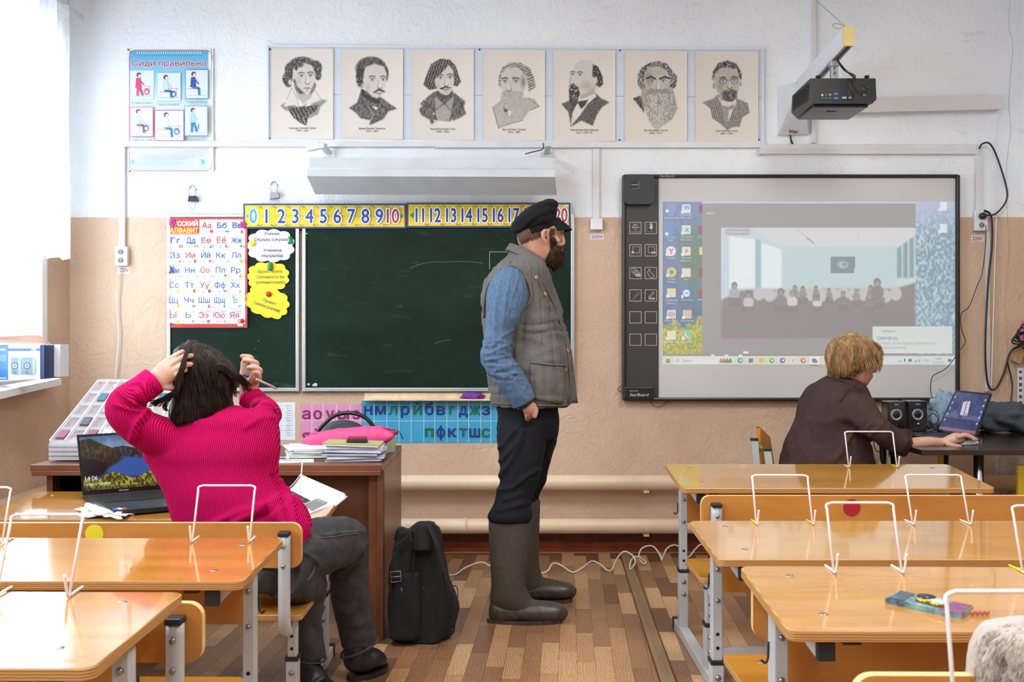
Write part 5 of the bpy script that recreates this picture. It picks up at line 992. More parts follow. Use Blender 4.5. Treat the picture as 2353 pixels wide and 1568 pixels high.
def desk(label, x0, yn, hn, hb, dep=.44, rot=0.0, seat_h=.38, back=(.515, .667), back_y=-.385, bench=True, right=False, W_=1.2, seaty=-.05):
    t = thing('school_desk', label, 'desk', (x0, yn, 0), 'lacquered school desks with benches')
    O = Vector((x0, yn, 0)); th = .021; tilt = math.atan2(hb-hn, dep); L = dep/math.cos(tilt)
    mb, q = board_prism(W_, L, .022, hn-th, th, O, tilt); mb.build('desktop', [M_ven, M_ply], t)
    for bx in (.095, W_-.095):
        for by in (.10, dep-.075): MB().lathe([(.0085, -.001), (.0085, .0008), (.004, .0016)], q(bx, by, th), (0, -math.sin(tilt), math.cos(tilt)), 12).build('bolt', M_bolt, t)
    MB().box(O+Vector((W_/2, dep-.06, (hn+.43)/2)), (W_-.17, .016, hn-.43-.02)).build('front_panel', M_ven2, t)
    for sx in (.048, W_-.048):
        s = 1 if sx < .5 else -1; c = lambda y, z: O+Vector((sx, y, z))
        fr = child_empty('side_frame', t, c(0, 0))
        MB().box(c(-.03, .022), (.04, .80, .04), bev=.003).build('base_rail', M_leg, fr)
        for y in (-.435, .375): MB().box(c(y, .024), (.046, .03, .046), bev=.003).build('end_cap', M_cap, fr)
        for (y, zj, zt_, w_) in ((.26, .26, hn-.045, .030), (-.29, .19, seat_h-.02, .028)):
            MB().box(c(y, .02+zj/2), (.036, .05, zj-.03), bev=.003).build('outer_post', M_leg, fr); MB().box(c(y, (zj+zt_)/2-.05), (w_, .040, zt_-zj+.1), bev=.003).build('inner_post', M_leg, fr)
            MB().box(c(y, zj+.008), (.041, .054, .014), bev=.002).build('joint_collar', M_cap, fr)
            for zz in (zj-.035, zj-.085): MB().lathe([(.009, 0), (.008, .004), (.003, .007)], c(y-.025, zz), (0, -1, 0), 12).build('bolt', M_bolt, fr)
            for zz in ((zj+.05, zj+.09) if y > 0 else (zj+.04, zj+.08)): MB().lathe([(.0055, 0), (.0055, .0006)], c(y-.0203, zz), (0, -1, 0), 10).build('adjust_hole', M_hole, fr)
        for zz in (hn-.08, hn-.17): MB().lathe([(.007, 0), (.006, .004), (.002, .006)], c(.26-.02, zz), (0, -1, 0), 10).build('bolt', M_bolt, fr)
        a = c(.30, hn-.04+.27*math.tan(tilt))+Vector((s*.03, 0, 0)); b = c(.035, hn-.045)+Vector((s*.03, 0, 0))
        MB().bar(a, b, .032, .034, bev=.003).build('top_arm', M_leg, fr); MB().bar(b+Vector((0, .002, 0)), b+Vector((0, -.016, 0)), .034, .036, bev=.002).build('arm_cap', M_cap, fr)
        MB().box(O+Vector((sx+s*.085, .05, hn-th-.010)), (.036, .02, .014), bev=.002).build('stop_block', M_cap, fr)
        hkp = [c(.28, hn-.10)-Vector((s*.018, 0, 0)), c(.28, hn-.135)-Vector((s*.019, 0, 0)), c(.278, hn-.145)-Vector((s*.026, 0, 0)), c(.276, hn-.138)-Vector((s*.034, 0, 0))]
        MB().tube(smoothpath(hkp, 4), .0028, 6).build('bag_hook', M_cap, fr)
        if bench:
            zt2 = back[1]-.035; J = [c(back_y-.032, zt2), c(back_y-.032, seat_h+.06), c(back_y-.03, seat_h-.01), c(back_y-.012, seat_h-.045), c(back_y+.02, seat_h-.055), c(-.31, seat_h-.03)]
            pth = smoothpath(J, 5); MB().tube(pth, .0165, 8, flat=1.15).build('back_bracket', M_leg, fr); MB().box(c(back_y-.032, zt2+.006), (.034, .038, .014), bev=.003).build('post_cap', M_cap, fr)
            for zz in (zt2-.03, zt2-.09): MB().lathe([(.007, 0), (.006, .004)], c(back_y-.05, zz), (0, -1, 0), 10).build('bolt', M_bolt, fr)
    MB().box(O+Vector((W_/2, -.29, .10)), (W_-.13, .025, .03)).build('cross_bar', M_leg, t)
    if bench:
        mb, q2 = board_prism(W_, .33, .022, seat_h-.019, .019, O+Vector((0, seaty-.33, 0))); mb.build('seat', [M_ven, M_ply], t)
        for bx in (.085, W_-.085):
            for by in (.09, .26): MB().lathe([(.008, -.001), (.008, .0008), (.004, .0016)], q2(bx, by, .019), (0, 0, 1), 12).build('seat_bolt', M_bolt, t)
        mb = MB(); pts = rrect(W_/2, (back[0]+back[1])/2, W_, back[1]-back[0], .03, 5)
        mb.prism([O+Vector((x, back_y+.010, z)) for x, z in pts], (0, -.02, 0), 0, 1); mb.build('backrest', [M_ven2, mat('ply_edge_plain', '#d8b27c', .4, var=.08, vscale=30)], t)
    if rot: t.rotation_euler = (0, 0, rot)
    return t
d_r1 = desk('front right school desk nearest the projection board, red dot on its bench back', .673, 3.99, .6375, .678)
d_r2 = desk('middle right school desk with two white book stands on its top', .566, 2.785, .6175, .645)
d_r3 = desk('near right school desk with a phone lying on its top', .530, 1.96, .655, .684, dep=.435, rot=-.012, back=(.545, .695), back_y=-.375)
d_r4 = desk('nearest right school desk, only its book stand entering the frame', .50, .97, .655, .684, bench=False)
d_l1 = desk('front left school desk with the open laptop, yellow dot on its bench back', -1.826, 3.60, .585, .614, dep=.47, seat_h=.36, back=(.504, .642), back_y=-.39, seaty=-.07)
d_l2 = desk('middle left school desk with bright window reflections on its top', -1.812, 2.44, .640, .658, seat_h=.41, back=(.547, .668), back_y=-.30, seaty=.03, rot=-.01)
d_l3 = desk('near left school desk with a book stand, corner filling the lower left', -1.838, 1.62, .694, .703, dep=.455, seat_h=.40, back=(.547, .668), bench=False, rot=-.006)
def sticker(parent, px, py, y, r, m, name='round_sticker'):
    c = P(px, py, y); MB().lathe([(r, 0), (r, .0012)], c, (0, -1, 0), 28, smooth=False).build(name, m, parent)
sticker(d_r1, 1957, 1167, 3.99-.385-.0105, .0295, mat('sticker_red', '#a31528', .5))
sticker(d_l1, 217, 1227, 3.60-.39-.0105, .028, mat('sticker_yellow', '#cfc01c', .5))
# ------------------------------------------------------------------ wire book stands
M_wire = mat('white_wire', '#d6d6d9', .35, var=.03); M_ywire = mat('yellow_tape', '#c3bf1e', .4)
def stand(label, vL, vR, y, z, top, lean=.040, yellow=(0, 0), skew_=(0, 0)):
    """vL/vR: pixel x of the two feet, y/z: where the feet stand, top: height of the hoop"""
    xl, xr = (vL-CX)/F*y, (vR-CX)/F*y; t = thing('book_stand', label, 'book stand', ((xl+xr)/2, y, z), 'white wire book stands'); r = .0029; z += r
    w = [Vector((xl, y, z)), Vector((xl, y+lean*.9, z+top*.9)), Vector((xl, y+lean*.97, z+top*.97)), Vector((xl+.012, y+lean, z+top))]
    e = [Vector((xr, y, z)), Vector((xr, y+lean*.9, z+top*.9)), Vector((xr, y+lean*.97, z+top*.97)), Vector((xr-.012, y+lean, z+top))]
    MB().tube(w[:1]+smoothpath(w[1:], 4)+smoothpath(e[1:][::-1], 4)+e[:1], r, 8).build('hoop', M_wire, t)
    for k, x in enumerate((xl, xr)):
        MB().tube([(x, y, z), (x+.001, y-.010, z), (x, y+.062, z+.001)][1:], r, 8).build('foot', M_ywire if yellow[k] else M_wire, t)
        MB().tube(smoothpath([Vector((x, y+.004, z)), Vector((x+.001, y-.010, z+.001)), Vector((x+.001, y-.016, z+.012)), Vector((x+.001, y-.026, z+.045))], 4), r, 8).build('prong', M_wire, t)
    return t
def top_z(hn, hb, yn, y, dep=.44): return hn+(hb-hn)*(y-yn)/dep+.001
stand('white wire book stand on the front right desk, in front of the brown cardigan', 1950, 2061, 4.36, top_z(.6375, .678, 3.99, 4.36), .142, .05, (0, 1))
stand('left white wire book stand on the middle right desk, yellow-taped feet', 1738, 1867, 3.17, top_z(.6175, .645, 2.785, 3.17), .140, .055, (1, 1))
stand('right white wire book stand on the middle right desk, plain white feet', 2097, 2227, 3.17, top_z(.6175, .645, 2.785, 3.17), .140, .06)
stand('left white wire book stand on the near right desk, in front of the red dot', 1916, 2072, 2.335, top_z(.655, .684, 1.96, 2.335, .435), .146, .055)
stand('white wire book stand on the near right desk, cut by the frame edge', 2350, 2503, 2.335, top_z(.655, .684, 1.96, 2.335, .435), .140, .05, (1, 0))
stand('nearest blurred white wire book stand at the lower right corner', 2200, 2460, 1.33, top_z(.655, .684, .97, 1.33), .190, .035)
stand('white wire book stand on the middle left desk, in front of the pink sweater', 442, 574, 2.82, top_z(.640, .658, 2.44, 2.82), .142, .06)
stand('white wire book stand on the middle left desk at the left edge of the frame', -120, 5, 2.80, top_z(.640, .658, 2.44, 2.80), .142, .05)
stand('large white wire book stand on the near left desk', -8, 160, 2.03, top_z(.694, .703, 1.62, 2.03, .455), .146, .065)
stand('white wire book stand holding up the printed sheets on the front left desk', 560, 688, 3.93, top_z(.585, .614, 3.6, 3.93, .47), .135, .06)
# ------------------------------------------------------------------ teacher's desk and what lies on it
M_tk = veneer('dark_walnut_laminate', '#5a3422', '#74452c', .35, .1)
td = thing('teacher_desk', "teacher's brown laminate desk behind the pink sweater", 'desk', (-1.18, 4.5, 0))
ty0, ty1, tz = 4.14, 4.92, .709; tx0, tx1 = -1.885, -.49
MB().box(((tx0+tx1)/2, (ty0+ty1)/2, tz-.013), (tx1-tx0, ty1-ty0, .026), bev=.003).build('desk_top', M_tk, td)
MB().box(((tx0+tx1)/2, ty0+.004, tz-.034), (tx1-tx0-.01, .012, .02), bev=.003).build('edge_moulding', M_tk, td)
for x in (tx1-.012, tx0+.06): MB().box((x, (ty0+ty1)/2+.01, (tz-.026)/2), (.024, ty1-ty0-.06, tz-.026)).build('side_panel', M_tk, td)
MB().box((tx1-.03, ty0+.06, (tz-.03)/2), (.06, .02, tz-.03)).build('front_post', M_tk, td)
MB().box(((tx0+tx1)/2, ty0+.12, .53), (tx1-tx0-.09, .018, .32)).build('modesty_panel', M_tk, td)
MB().box((tx0+.32, ty0+.12, .35), (.50, .018, .66)).build('cabinet_front', M_tk, td)
# clear tray organiser
def clear(name, a, col='#cfd3dc', rough=.2):
    m = bpy.data.materials.new(name); m.use_nodes = True; t = NT(m); b = t.n['Principled BSDF']; b.inputs['Base Color'].default_value = (*lin(col), 1); b.inputs['Alpha'].default_value = a; b.inputs['Roughness'].default_value = rough
    co = t.coord('World'); t.link(t.math('ADD', a-.12, t.math('MULTIPLY', t.noise(co, 20, 3), .24)), b.inputs['Alpha']); return m
M_clr = clear('clear_plastic', .28); M_clr2 = clear('clear_rib', .45, '#d9dde6')
og = thing('tray_organiser', "stack of clear plastic compartment trays on the left of the teacher's desk", 'organiser', (-1.6, 4.4, tz))
for k in range(4):
    z = tz+.006+k*.018; MB().box((-1.605, 4.36, z+.006), (.49, .26, .003)).build('tray_floor', M_clr2, og)
    for x in (-1.848, -1.362): MB().box((x, 4.36, z+.009), (.006, .26, .014)).build('tray_side', M_clr2, og)
    MB().box((-1.605, 4.232, z+.009), (.49, .006, .013)).build('tray_lip', M_clr2, og)
A0, A1, B0, B1 = Vector((-1.85, 4.24, tz+.082)), Vector((-1.36, 4.24, tz+.085)), Vector((-1.80, 4.62, tz+.315)), Vector((-1.42, 4.62, tz+.315))
def lid(u, v): return (A0*(1-u)+A1*u)*(1-v)+(B0*(1-u)+B1*u)*v
MB().sheet(lambda u, v: lid(u, v)-Vector((0, 0, .012)), 1, 1).build('lid_panel', M_clr, og)
for k in range(9): u = k/8; MB().bar(lid(u, 0), lid(u, 1), .006, .014).build('rib', M_clr2, og)
for k in range(6): v = k/5; MB().bar(lid(0, v), lid(1, v), .007, .014).build('cross_rib', M_clr2, og)
rr2 = random.Random(4)
for j in range(5):
    for i in range(8):
        if rr2.random() < .5 and j < 4:
            u0, u1, v0, v1 = (i+.2)/8, (i+.8)/8, (j+.22)/5, (j+.8)/5; cc = rr2.choice(['#3a3a44', '#7a3548', '#c7c9d4', '#b86a80', '#2f5a6a', '#5a4a36', '#e2e2e6', '#8a93a0'])
            MB().prism([lid(u0, v0), lid(u1, v0), lid(u1, v1), lid(u0, v1)], Vector((0, 0, .006))).build('letter_card', mat('card_'+cc[1:], cc, .5), og)
# black chair behind the desk: round rail and padded back
ch = thing('office_chair', "black office chair behind the teacher's desk, round rail over its grey back", 'chair', (-.95, 5.2, 0))
M_blk = mat('chair_black', '#17191b', .35); M_pad = mat('chair_pad', '#3b4144', .55, bump=.3, bscale=400)
arcp = [P(725, 1000, 5.15), P(738, 982, 5.15), P(765, 958, 5.15), P(797, 949, 5.15), P(830, 955, 5.15), P(850, 970, 5.15), P(864, 992, 5.15), P(868, 1010, 5.15)]
MB().tube(smoothpath(arcp, 8), .010, 10).build('back_rail', M_blk, ch)
pb = MB(); c = P(789, 1004, 5.22); pb.ell(c, (.122, .03, .085), 24, 14); pb.build('back_pad', M_pad, ch)
MB().box((c.x, 5.25, .46), (.42, .40, .07), bev=.025).build('seat', M_pad, ch); MB().tube([(c.x, 5.25, .44), (c.x, 5.25, .1)], .025, 12).build('column', M_blk, ch); MB().bar((c.x, 5.27, .43), (c.x, 5.27, .66), .05, .015, up=(0, 1, 0)).build('spine', M_blk, ch)
for k in range(5):
    a = k*1.2566+.3; e = Vector((c.x+.27*math.cos(a), 5.25+.27*math.sin(a), .055)); MB().bar((c.x, 5.25, .10), e, .035, .03).build('base_spoke', M_blk, ch); MB().lathe([(.022, -.012), (.025, 0), (.022, .012)], e-Vector((0, 0, .03)), (math.sin(a), -math.cos(a), 0), 12).build('castor', M_blk, ch)
# papers and exercise books
M_pap = mat('paper_white', '#d9dce4'); M_papw = mat('paper_warm', '#dcdcd8', .6, var=.05)
st1 = thing('paper_stack', "loose stack of white papers on the teacher's desk left of the green exercise books", 'papers', P(712, 1046, 4.45)*Vector((1, 1, 0))+Vector((0, 0, tz)))
for k in range(11): MB().box((-.835+rr2.uniform(-.012, .012), 4.42+rr2.uniform(-.01, .01), tz+.003+k*.0042), (.17, .22, .0028), Euler((rr2.uniform(-.01, .01), rr2.uniform(.0, .04), .25+rr2.uniform(-.08, .08)))).build('sheet_bundle', M_papw, st1)
pl1 = thing('printed_sheets', "flat printed sheets with a dark picture at the front of the teacher's desk", 'papers', (-.93, 4.28, tz)); MB().box((-.94, 4.28, tz+.0025), (.30, .20, .004), Euler((0, 0, .2))).build('sheets', M_pap, pl1); MB().box((-.955, 4.30, tz+.0052), (.13, .09, .0006), Euler((0, 0, .2))).build('dark_picture', mat('photo_dark', '#3a3d44', .5, var=.5, vscale=40), pl1)
gb = [('#8f95b8', .0), ('#c3c7dc', .01), ('#3f4257', .02), ('#cfd3e6', .03), ('#b8bcd4', .04), ('#8db36a', .05)]
bs = ['lilac exercise book at the bottom of the stack', 'pale exercise book second from the bottom of the stack', 'dark covered exercise book in the middle of the stack', 'pale blue exercise book below the lilac one', 'light lilac exercise book under the green one', 'green patterned exercise book on top of the stack']
for k, (cc, dz) in enumerate(gb):
    c = Vector((-.62+.008*math.sin(k*2.3), 4.31+.008*math.cos(k*1.7), tz+.0065+k*.0125)); t = thing('exercise_book', bs[k]+" on the teacher's desk", 'book', c-Vector((0, 0, .005)), 'exercise books in one stack'); ro = Euler((0, -.02+.01*k, .08*math.sin(k*1.9)))
    MB().box(c, (.225, .17, .007), ro).build('pages', M_pap, t)
    for dz2 in (.0045, -.0045): MB().box(c+Vector((0, 0, dz2)), (.232, .176, .0016), ro).build('cover', mat('cover_'+cc[1:], cc, .4, var=.25 if k == 5 else .05, vscale=30, col2='#b9a072' if k == 5 else None), t)
gr = thing('folder_pages', "pale green folder leaning behind the exercise books", 'folder', (-.52, 4.52, tz)); 
for k in range(6): MB().prism([(-.56, 4.5+k*.006, tz+.002), (-.52+.006*k, 4.56+.01*k, tz+.002), (-.515+.006*k, 4.56+.01*k, tz+.075), (-.575, 4.5+k*.006, tz+.055)], (.002, -.002, 0)).build('page', mat('page_green', '#9fb59a', .6), gr)
hb_ = thing('stapler', 'small maroon and black stapler lying on the green exercise book', 'stapler', (-.618, 4.29, tz+.078)); c = Vector((-.61, 4.29, tz+.090)); R_ = Euler((0, 0, .12))
MB().box(c, (.082, .042, .016), R_, bev=.005).build('body', mat('maroon_plastic', '#6e2038', .3, coat=.3), hb_); MB().box(c-Vector((0, 0, .010)), (.088, .046, .008), R_, bev=.003).build('base', M_dk, hb_)
# pink pencil case
M_pink = mat('pink_canvas', '#c93b74', .6, var=.08, vscale=18, bump=.35, bscale=350); pc = thing('pencil_case', "long pink zipped pencil case on the teacher's desk", 'pencil case', (-.72, 4.48, tz+.05))
def pcase():
    mb = MB(); pa, pb_ = P(693, 1020, 4.52), P(905, 1000, 4.46); n = 28; seg = 18; rings = []
    for i in range(n+1):
        u = i/n; c = pa.lerp(pb_, u); endk = min(1, (u*9)**.6) if u < .11 else 1; endr = 1 if u < .86 else max(.30, 1-(u-.86)*4.6)
        ry = .055*endk*(.9 if u > .86 else 1); rz = (.040+.010*math.sin(u*3))*endk*endr
        for k in range(seg):
            a = 2*math.pi*k/seg; sx = abs(math.cos(a))**.7*math.copysign(1, math.cos(a)); sz = abs(math.sin(a))**.8*math.copysign(1, math.sin(a)); wr = 1+.05*math.sin(u*33+a*3)*math.sin(u*11)
            mb.v.append((c.x+.004*math.sin(a*2+u*20), c.y+ry*sx*wr, c.z+rz*sz*wr))
    for i in range(n):
        for k in range(seg): mb.f.append((i*seg+k, i*seg+(k+1) % seg, (i+1)*seg+(k+1) % seg, (i+1)*seg+k)); mb.m.append(0); mb.sm.append(True)
    mb.f += [tuple(range(seg)), tuple(n*seg+k for k in range(seg))]; mb.m += [0, 0]; mb.sm += [True, True]; return mb, pa, pb_
mb, pa, pb_ = pcase(); mb.build('case', M_pink, pc)
zp = [pa+(pb_-pa)*u+Vector((0, -.028, .036+.006*math.sin(u*3))) for u in np.linspace(.04, .86, 12)]+[P(914, 990, 4.44)]
MB().tube(zp, .003, 6).build('zip', mat('zip_dark_pink', '#8a2450', .5), pc); MB().tube([P(915, 991, 4.43), P(921, 997, 4.43), P(923, 1004, 4.43), P(926, 1010, 4.43)], .0022, 6).build('zip_pull', M_dk, pc); MB().lathe([(.011, -.004), (.012, 0), (.011, .004)], P(912, 993, 4.44), (1, 0, 0), 12).build('end_tab', mat('end_tab', '#7a2036', .5), pc)
# ------------------------------------------------------------------ laptop on the front left desk
M_lap = mat('laptop_dark', '#23272e', .35, metal=.3, var=.06); M_key = mat('key_black', '#0f1114', .4)
def laptop(label, base, screen, zoff, wall, seedk, name='laptop', kb=(0, 0, 1, 1), texts=()):
    """base: near-left, near-right, hinge-right, hinge-left (world); screen: bottom-left, bottom-right, top-right, top-left"""
    t = thing(name, label, 'laptop', (base[0]+base[2])/2); nl, nr, hr, hl = base; up = (nr-nl).cross(hl-nl).normalized()*.016
    MB().prism([nl, nr, hr, hl], up).build('base', M_lap, t)
    bl4 = lambda q, u, v: (q[0]*(1-u)+q[1]*u)*(1-v)+(q[3]*(1-u)+q[2]*u)*v
    kbm = MB(); kn = 0
    for r in range(5):
        for c in range(14):
            u0, v0 = .06+c*.0633, .48+r*.092; 
            if r == 0 and 3 < c < 9:
                if c == 4: u1 = .06+9*.0633-.008
                else: continue
            else: u1 = u0+.055
            kbm.prism([bl4(base, u0, v0)+up*1.01, bl4(base, u1, v0)+up*1.01, bl4(base, u1, v0+.078)+up*1.01, bl4(base, u0, v0+.078)+up*1.01], up*.10)
    k_ = kbm.build('keys', M_key, t); k_['kind'] = 'stuff'
    MB().prism([bl4(base, u, v)+up for u, v in ((.34, .06), (.64, .06), (.64, .40), (.34, .40))], up*.02).build('touchpad', mat('touchpad', '#2d3138', .25), t)
    sl, sr, tr, tl = screen; nrm = (sr-sl).cross(tl-sl).normalized()
    if nrm.y > 0: nrm = -nrm
    MB().prism([sl, sr, tr, tl], -nrm*.008).build('screen_lid', M_lap, t)
    fn = lambda u, v, z: bl4(screen, u, 1-v)+nrm*(.0006+z)
    p = Print(fn, .0002); p.rect(.0, .0, 1, 1, '#0b0c0f'); a, b, c, d = kb; p.raster(a, b, c, d, wall)
    for tx in texts: p.text(tx[0], tx[1], tx[2], tx[3], '#e8ecf0', w=tx[4])
    p.build('screen_image', print_mat('screen_light', .15, emis=1.0, base='#0a0a0a', coat=.0), t); return t, up, bl4
q = Pic(150, 95, 0, 0, 150, 95, '#2e3c66'); n1 = q.nz(14, 2, 4); n2 = q.nz(3, 5, 3, sy=.6)
q.grad(0, 26, '#47648f', '#7f97b3'); q.a *= (1+n1[..., None]*.5)
q.poly([(0, 6), (22, 4), (45, 16), (70, 26), (82, 34), (72, 46), (40, 64), (0, 76)], '#2c2419'); q.poly([(62, 22), (84, 20), (112, 26), (150, 40), (150, 56), (120, 42), (96, 44), (78, 36)], '#1f2230')
m_ = np.clip(n2*2.2, 0, .8)*((q.a.sum(2) < .12)); q.put(m_*.8, '#5c5030')
q.poly([(50, 60), (90, 40), (128, 46), (150, 60), (150, 72), (44, 76)], '#34549c', soft=3); q.poly([(0, 36), (30, 42), (54, 50), (38, 70), (0, 80)], '#17131c', soft=2)
q.put(((q.Y > 72+6*np.sin(q.X*.08)))*1.0, '#35401a'); q.put(((q.Y > 72+6*np.sin(q.X*.08)))*np.clip(.3+n2*2.5, 0, 1), '#a59a34'); q.put((q.Y > 90)*.6, '#20240f')
zt_ = lambda y: top_z(.585, .614, 3.6, y, .47)+.006
def onz(px, py, y):  # point on desktop plane under a pixel column at distance y
    return Vector(((px-CX)/F*y, y, zt_(y)))
base = [onz(262, 0, 3.625), onz(460, 0, 3.745), onz(423, 0, 4.0), onz(190, 0, 3.885)]
nl, nr, hr, hl = base; hr = hl+(nr-nl); base = [nl, nr, hr, hl]
ax = (nr-nl).normalized(); back_ = Vector((ax.y*-1, ax.x, 0)).normalized()
tlv = P(176, 1000, 3.93); hgt = (tlv-hl-Vector((0, 0, .016))); scr = [hl+Vector((0, 0, .016)), hr+Vector((0, 0, .016)), hr+Vector((0, 0, .016))+hgt, hl+Vector((0, 0, .016))+hgt]
l1, up1, _b = laptop('open dark laptop showing a lake lock screen on the front left desk', base, scr, 0, q.a, 1, kb=(.025, .04, .975, .93), texts=(('14:06', .05, .77, .075, .15), ('четверг, 19 декабря', .05, .85, .04, .30), ('ASUS Vivobook', .44, .975, .02, .12)))
u0, v0 = .02, .03
for k, cc in enumerate(('#2f62b8', '#cfd3da', '#a83a3a')): MB().prism([_b(base, u, v)+up1*1.01 for u, v in ((.03+.05*k, .05), (.075+.05*k, .05), (.075+.05*k, .14), (.03+.05*k, .14))], up1*.02).build('sticker', mat('lap_sticker_'+cc[1:], cc, .4), l1)
tissue = blob('tissue', nl.lerp(hl, .5)+Vector((.03, .0, -.006)), (.08, .17, .012), mat('tissue_white', '#dfe2ea', .8, bump=.4, bscale=60), 'crumpled white tissue lying under the dark laptop', 'tissue', 8, .5, 3)
tissue.rotation_euler = (0, 0, .55)
# printed sheets leaning on the stand of the laptop desk
ps = thing('printed_sheets', 'curled printed sheets with a dark picture beside the pink sweater on the front left desk', 'papers', (-.78, 3.8, .6))
def shp(u, v):
    a = P(690, 1090, 3.88); b = P(795, 1136, 3.93); c = P(706, 1188, 3.66); d = P(636, 1130, 3.70)
    q = (d*(1-u)+c*u)*(1-v)+(a*(1-u)+b*u)*v; q.z += -.018*math.sin(math.pi*v)*(1-u*.4); return q
MB().sheet(shp, 14, 10).build('top_sheet', M_pap, ps, solid=.001); MB().sheet(lambda u, v: shp(u*1.02, v)+Vector((.006, -.012, -.006)), 14, 10).build('lower_sheet', M_pap, ps, solid=.001)
p = Print(lambda x, y, z: shp(x, y)+Vector((0, -.3*z-.0012, .9*z+.0012)), .0003)
qq = Pic(30, 20, 0, 0, 30, 20, '#4a4d52'); qq.a *= (1+qq.nz(5, 3, 3)[..., None]*1.6); p.raster(.12, .80, .62, .28, qq.a); p.raster(.02, .95, .10, .5, qq.a[:8, :6])
for k in range(6): p.poly([(.66+.045*k, .20), (.68+.045*k, .20), (.68+.045*k, .62), (.66+.045*k, .62)], '#55585e')
p.build('print', M_ink, ps)
# ------------------------------------------------------------------ backpack
M_bag = mat('backpack_black', '#0c0c0e', .85, var=.1, vscale=25, bump=.5, bscale=120, bdist=.002)
bp = thing('backpack', "black fabric backpack leaning against the teacher's desk on the floor", 'backpack', (-.36, 4.2, 0))
def softbody(name, fn, nu, nv, m, parent):
    mb = MB()
    for j in range(nv+1):
        for i in range(nu): mb.v.append(tuple(fn(2*math.pi*i/nu, j/nv)))
    for j in range(nv):
        for i in range(nu): mb.f.append((j*nu+i, j*nu+(i+1) % nu, (j+1)*nu+(i+1) % nu, (j+1)*nu+i)); mb.m.append(0); mb.sm.append(True)
    mb.f += [tuple(range(nu)), tuple(nv*nu+k for k in range(nu))]; mb.m += [0, 0]; mb.sm += [True, True]; return mb.build(name, m, parent)
yb_ = 4.18; prof = [(1478, 905, 1020), (1455, 893, 1042), (1400, 893, 1044), (1340, 894, 1036), (1290, 900, 1024), (1250, 925, 1016), (1215, 940, 1008), (1204, 955, 996)]
def bagf(a, t):
    k = t*(len(prof)-1); i = min(int(k), len(prof)-2); f = k-i; py, l, r = [prof[i][q]*(1-f)+prof[i+1][q]*f for q in range(3)]
    c = P((l+r)/2, py, yb_+.02); rx = (r-l)/2/F*yb_; ry = .105*(1-.55*t)*(1 if t > .05 else .9); wr = 1+.05*math.sin(a*5+t*9)+.03*math.sin(a*9-t*16)
    return Vector((c.x+rx*math.copysign(abs(math.cos(a))**.8, math.cos(a))*wr, c.y+.02+ry*math.sin(a)*wr, max(.004, c.z)))
softbody('bag_body', bagf, 40, 36, M_bag, bp)
def lobe(a, t):
    py = 1330-112*t; c = P(921+10*t, py, yb_-.03); return Vector((c.x+.048*math.copysign(abs(math.cos(a))**.8, math.cos(a))*(1-.45*t*t)*(1+.06*math.sin(3*a+5*t)), c.y+.05*math.sin(a)*(1-.3*t), c.z))
softbody('side_lobe', lobe, 26, 16, M_bag, bp)
def hump(a, t):
    py = 1260-58*t; c = P(972+10*t, py, yb_-.02); return Vector((c.x+.050*math.copysign(abs(math.cos(a))**.8, math.cos(a))*(1-.4*t**3), c.y+.06*math.sin(a)*(1-.35*t), c.z))
softbody('top_flap', hump, 26, 12, M_bag, bp)
for pts_ in ([(958, 1225), (950, 1290), (948, 1370), (955, 1450)], [(1000, 1240), (1018, 1320), (1030, 1400), (1030, 1455)]): MB().tube(smoothpath([P(x, y, yb_-.088+.0003*abs(x-985)) for x, y in pts_], 6), .003, 6).build('piping', M_bag, bp)
def bagp(a, t):
    py = 1465-150*t; c = P(930+8*t, py, yb_-.05); return Vector((c.x+.062*math.copysign(abs(math.cos(a))**.7, math.cos(a))*(1-.3*t*t), c.y+.045*math.sin(a)*(1-.4*t), max(.006, c.z)))
softbody('front_pocket', bagp, 28, 16, M_bag, bp)
for name, pts, r in (('shoulder_strap', [P(985, 1208, 4.12), P(1004, 1250, 4.10), P(1024, 1320, 4.09), P(1044, 1370, 4.09), P(1050, 1400, 4.09), P(1040, 1440, 4.10)], .016), ('shoulder_strap', [P(972, 1350, 4.05), P(990, 1395, 4.05), P(994, 1430, 4.05), P(984, 1475, 4.06)], .010), ('carry_handle', [P(908, 1240, 4.08), P(915, 1216, 4.07), P(935, 1220, 4.07), P(946, 1246, 4.08)], .013), ('side_strap', [P(905, 1262, 4.06), P(920, 1248, 4.06), P(938, 1232, 4.06)], .012), ('side_strap', [P(908, 1270, 4.05), P(906, 1300, 4.05), P(910, 1320, 4.05), P(908, 1350, 4.06)], .010), ('loop', [P(1036, 1346, 4.12), P(1050, 1350, 4.12), P(1052, 1375, 4.12)], .005), ('adjuster', [P(1030, 1440, 4.1), P(1042, 1450, 4.08), P(1034, 1462, 4.08)], .006)):
    MB().tube(smoothpath(pts, 6), r, 8, flat=.35).build(name, M_bag, bp)
bu = [P(x, y, 4.035) for x, y in ((897, 1315), (920, 1313), (922, 1336), (899, 1339))]; MB().tube(bu, .0018, 6, closed=True).build('buckle', mat('steel', '#8d9094'), bp); MB().tube([P(898, 1327, 4.033), P(921, 1325, 4.033)], .0018, 6).build('buckle_pin', mat('steel', '#8d9094'), bp)
MB().tube(smoothpath([P(921, 1352, 4.04), P(924, 1358, 4.035), P(921, 1362, 4.04)], 4), .002, 6).build('zip_pull', mat('brass', '#8d7a3a', .35, metal=.8), bp)
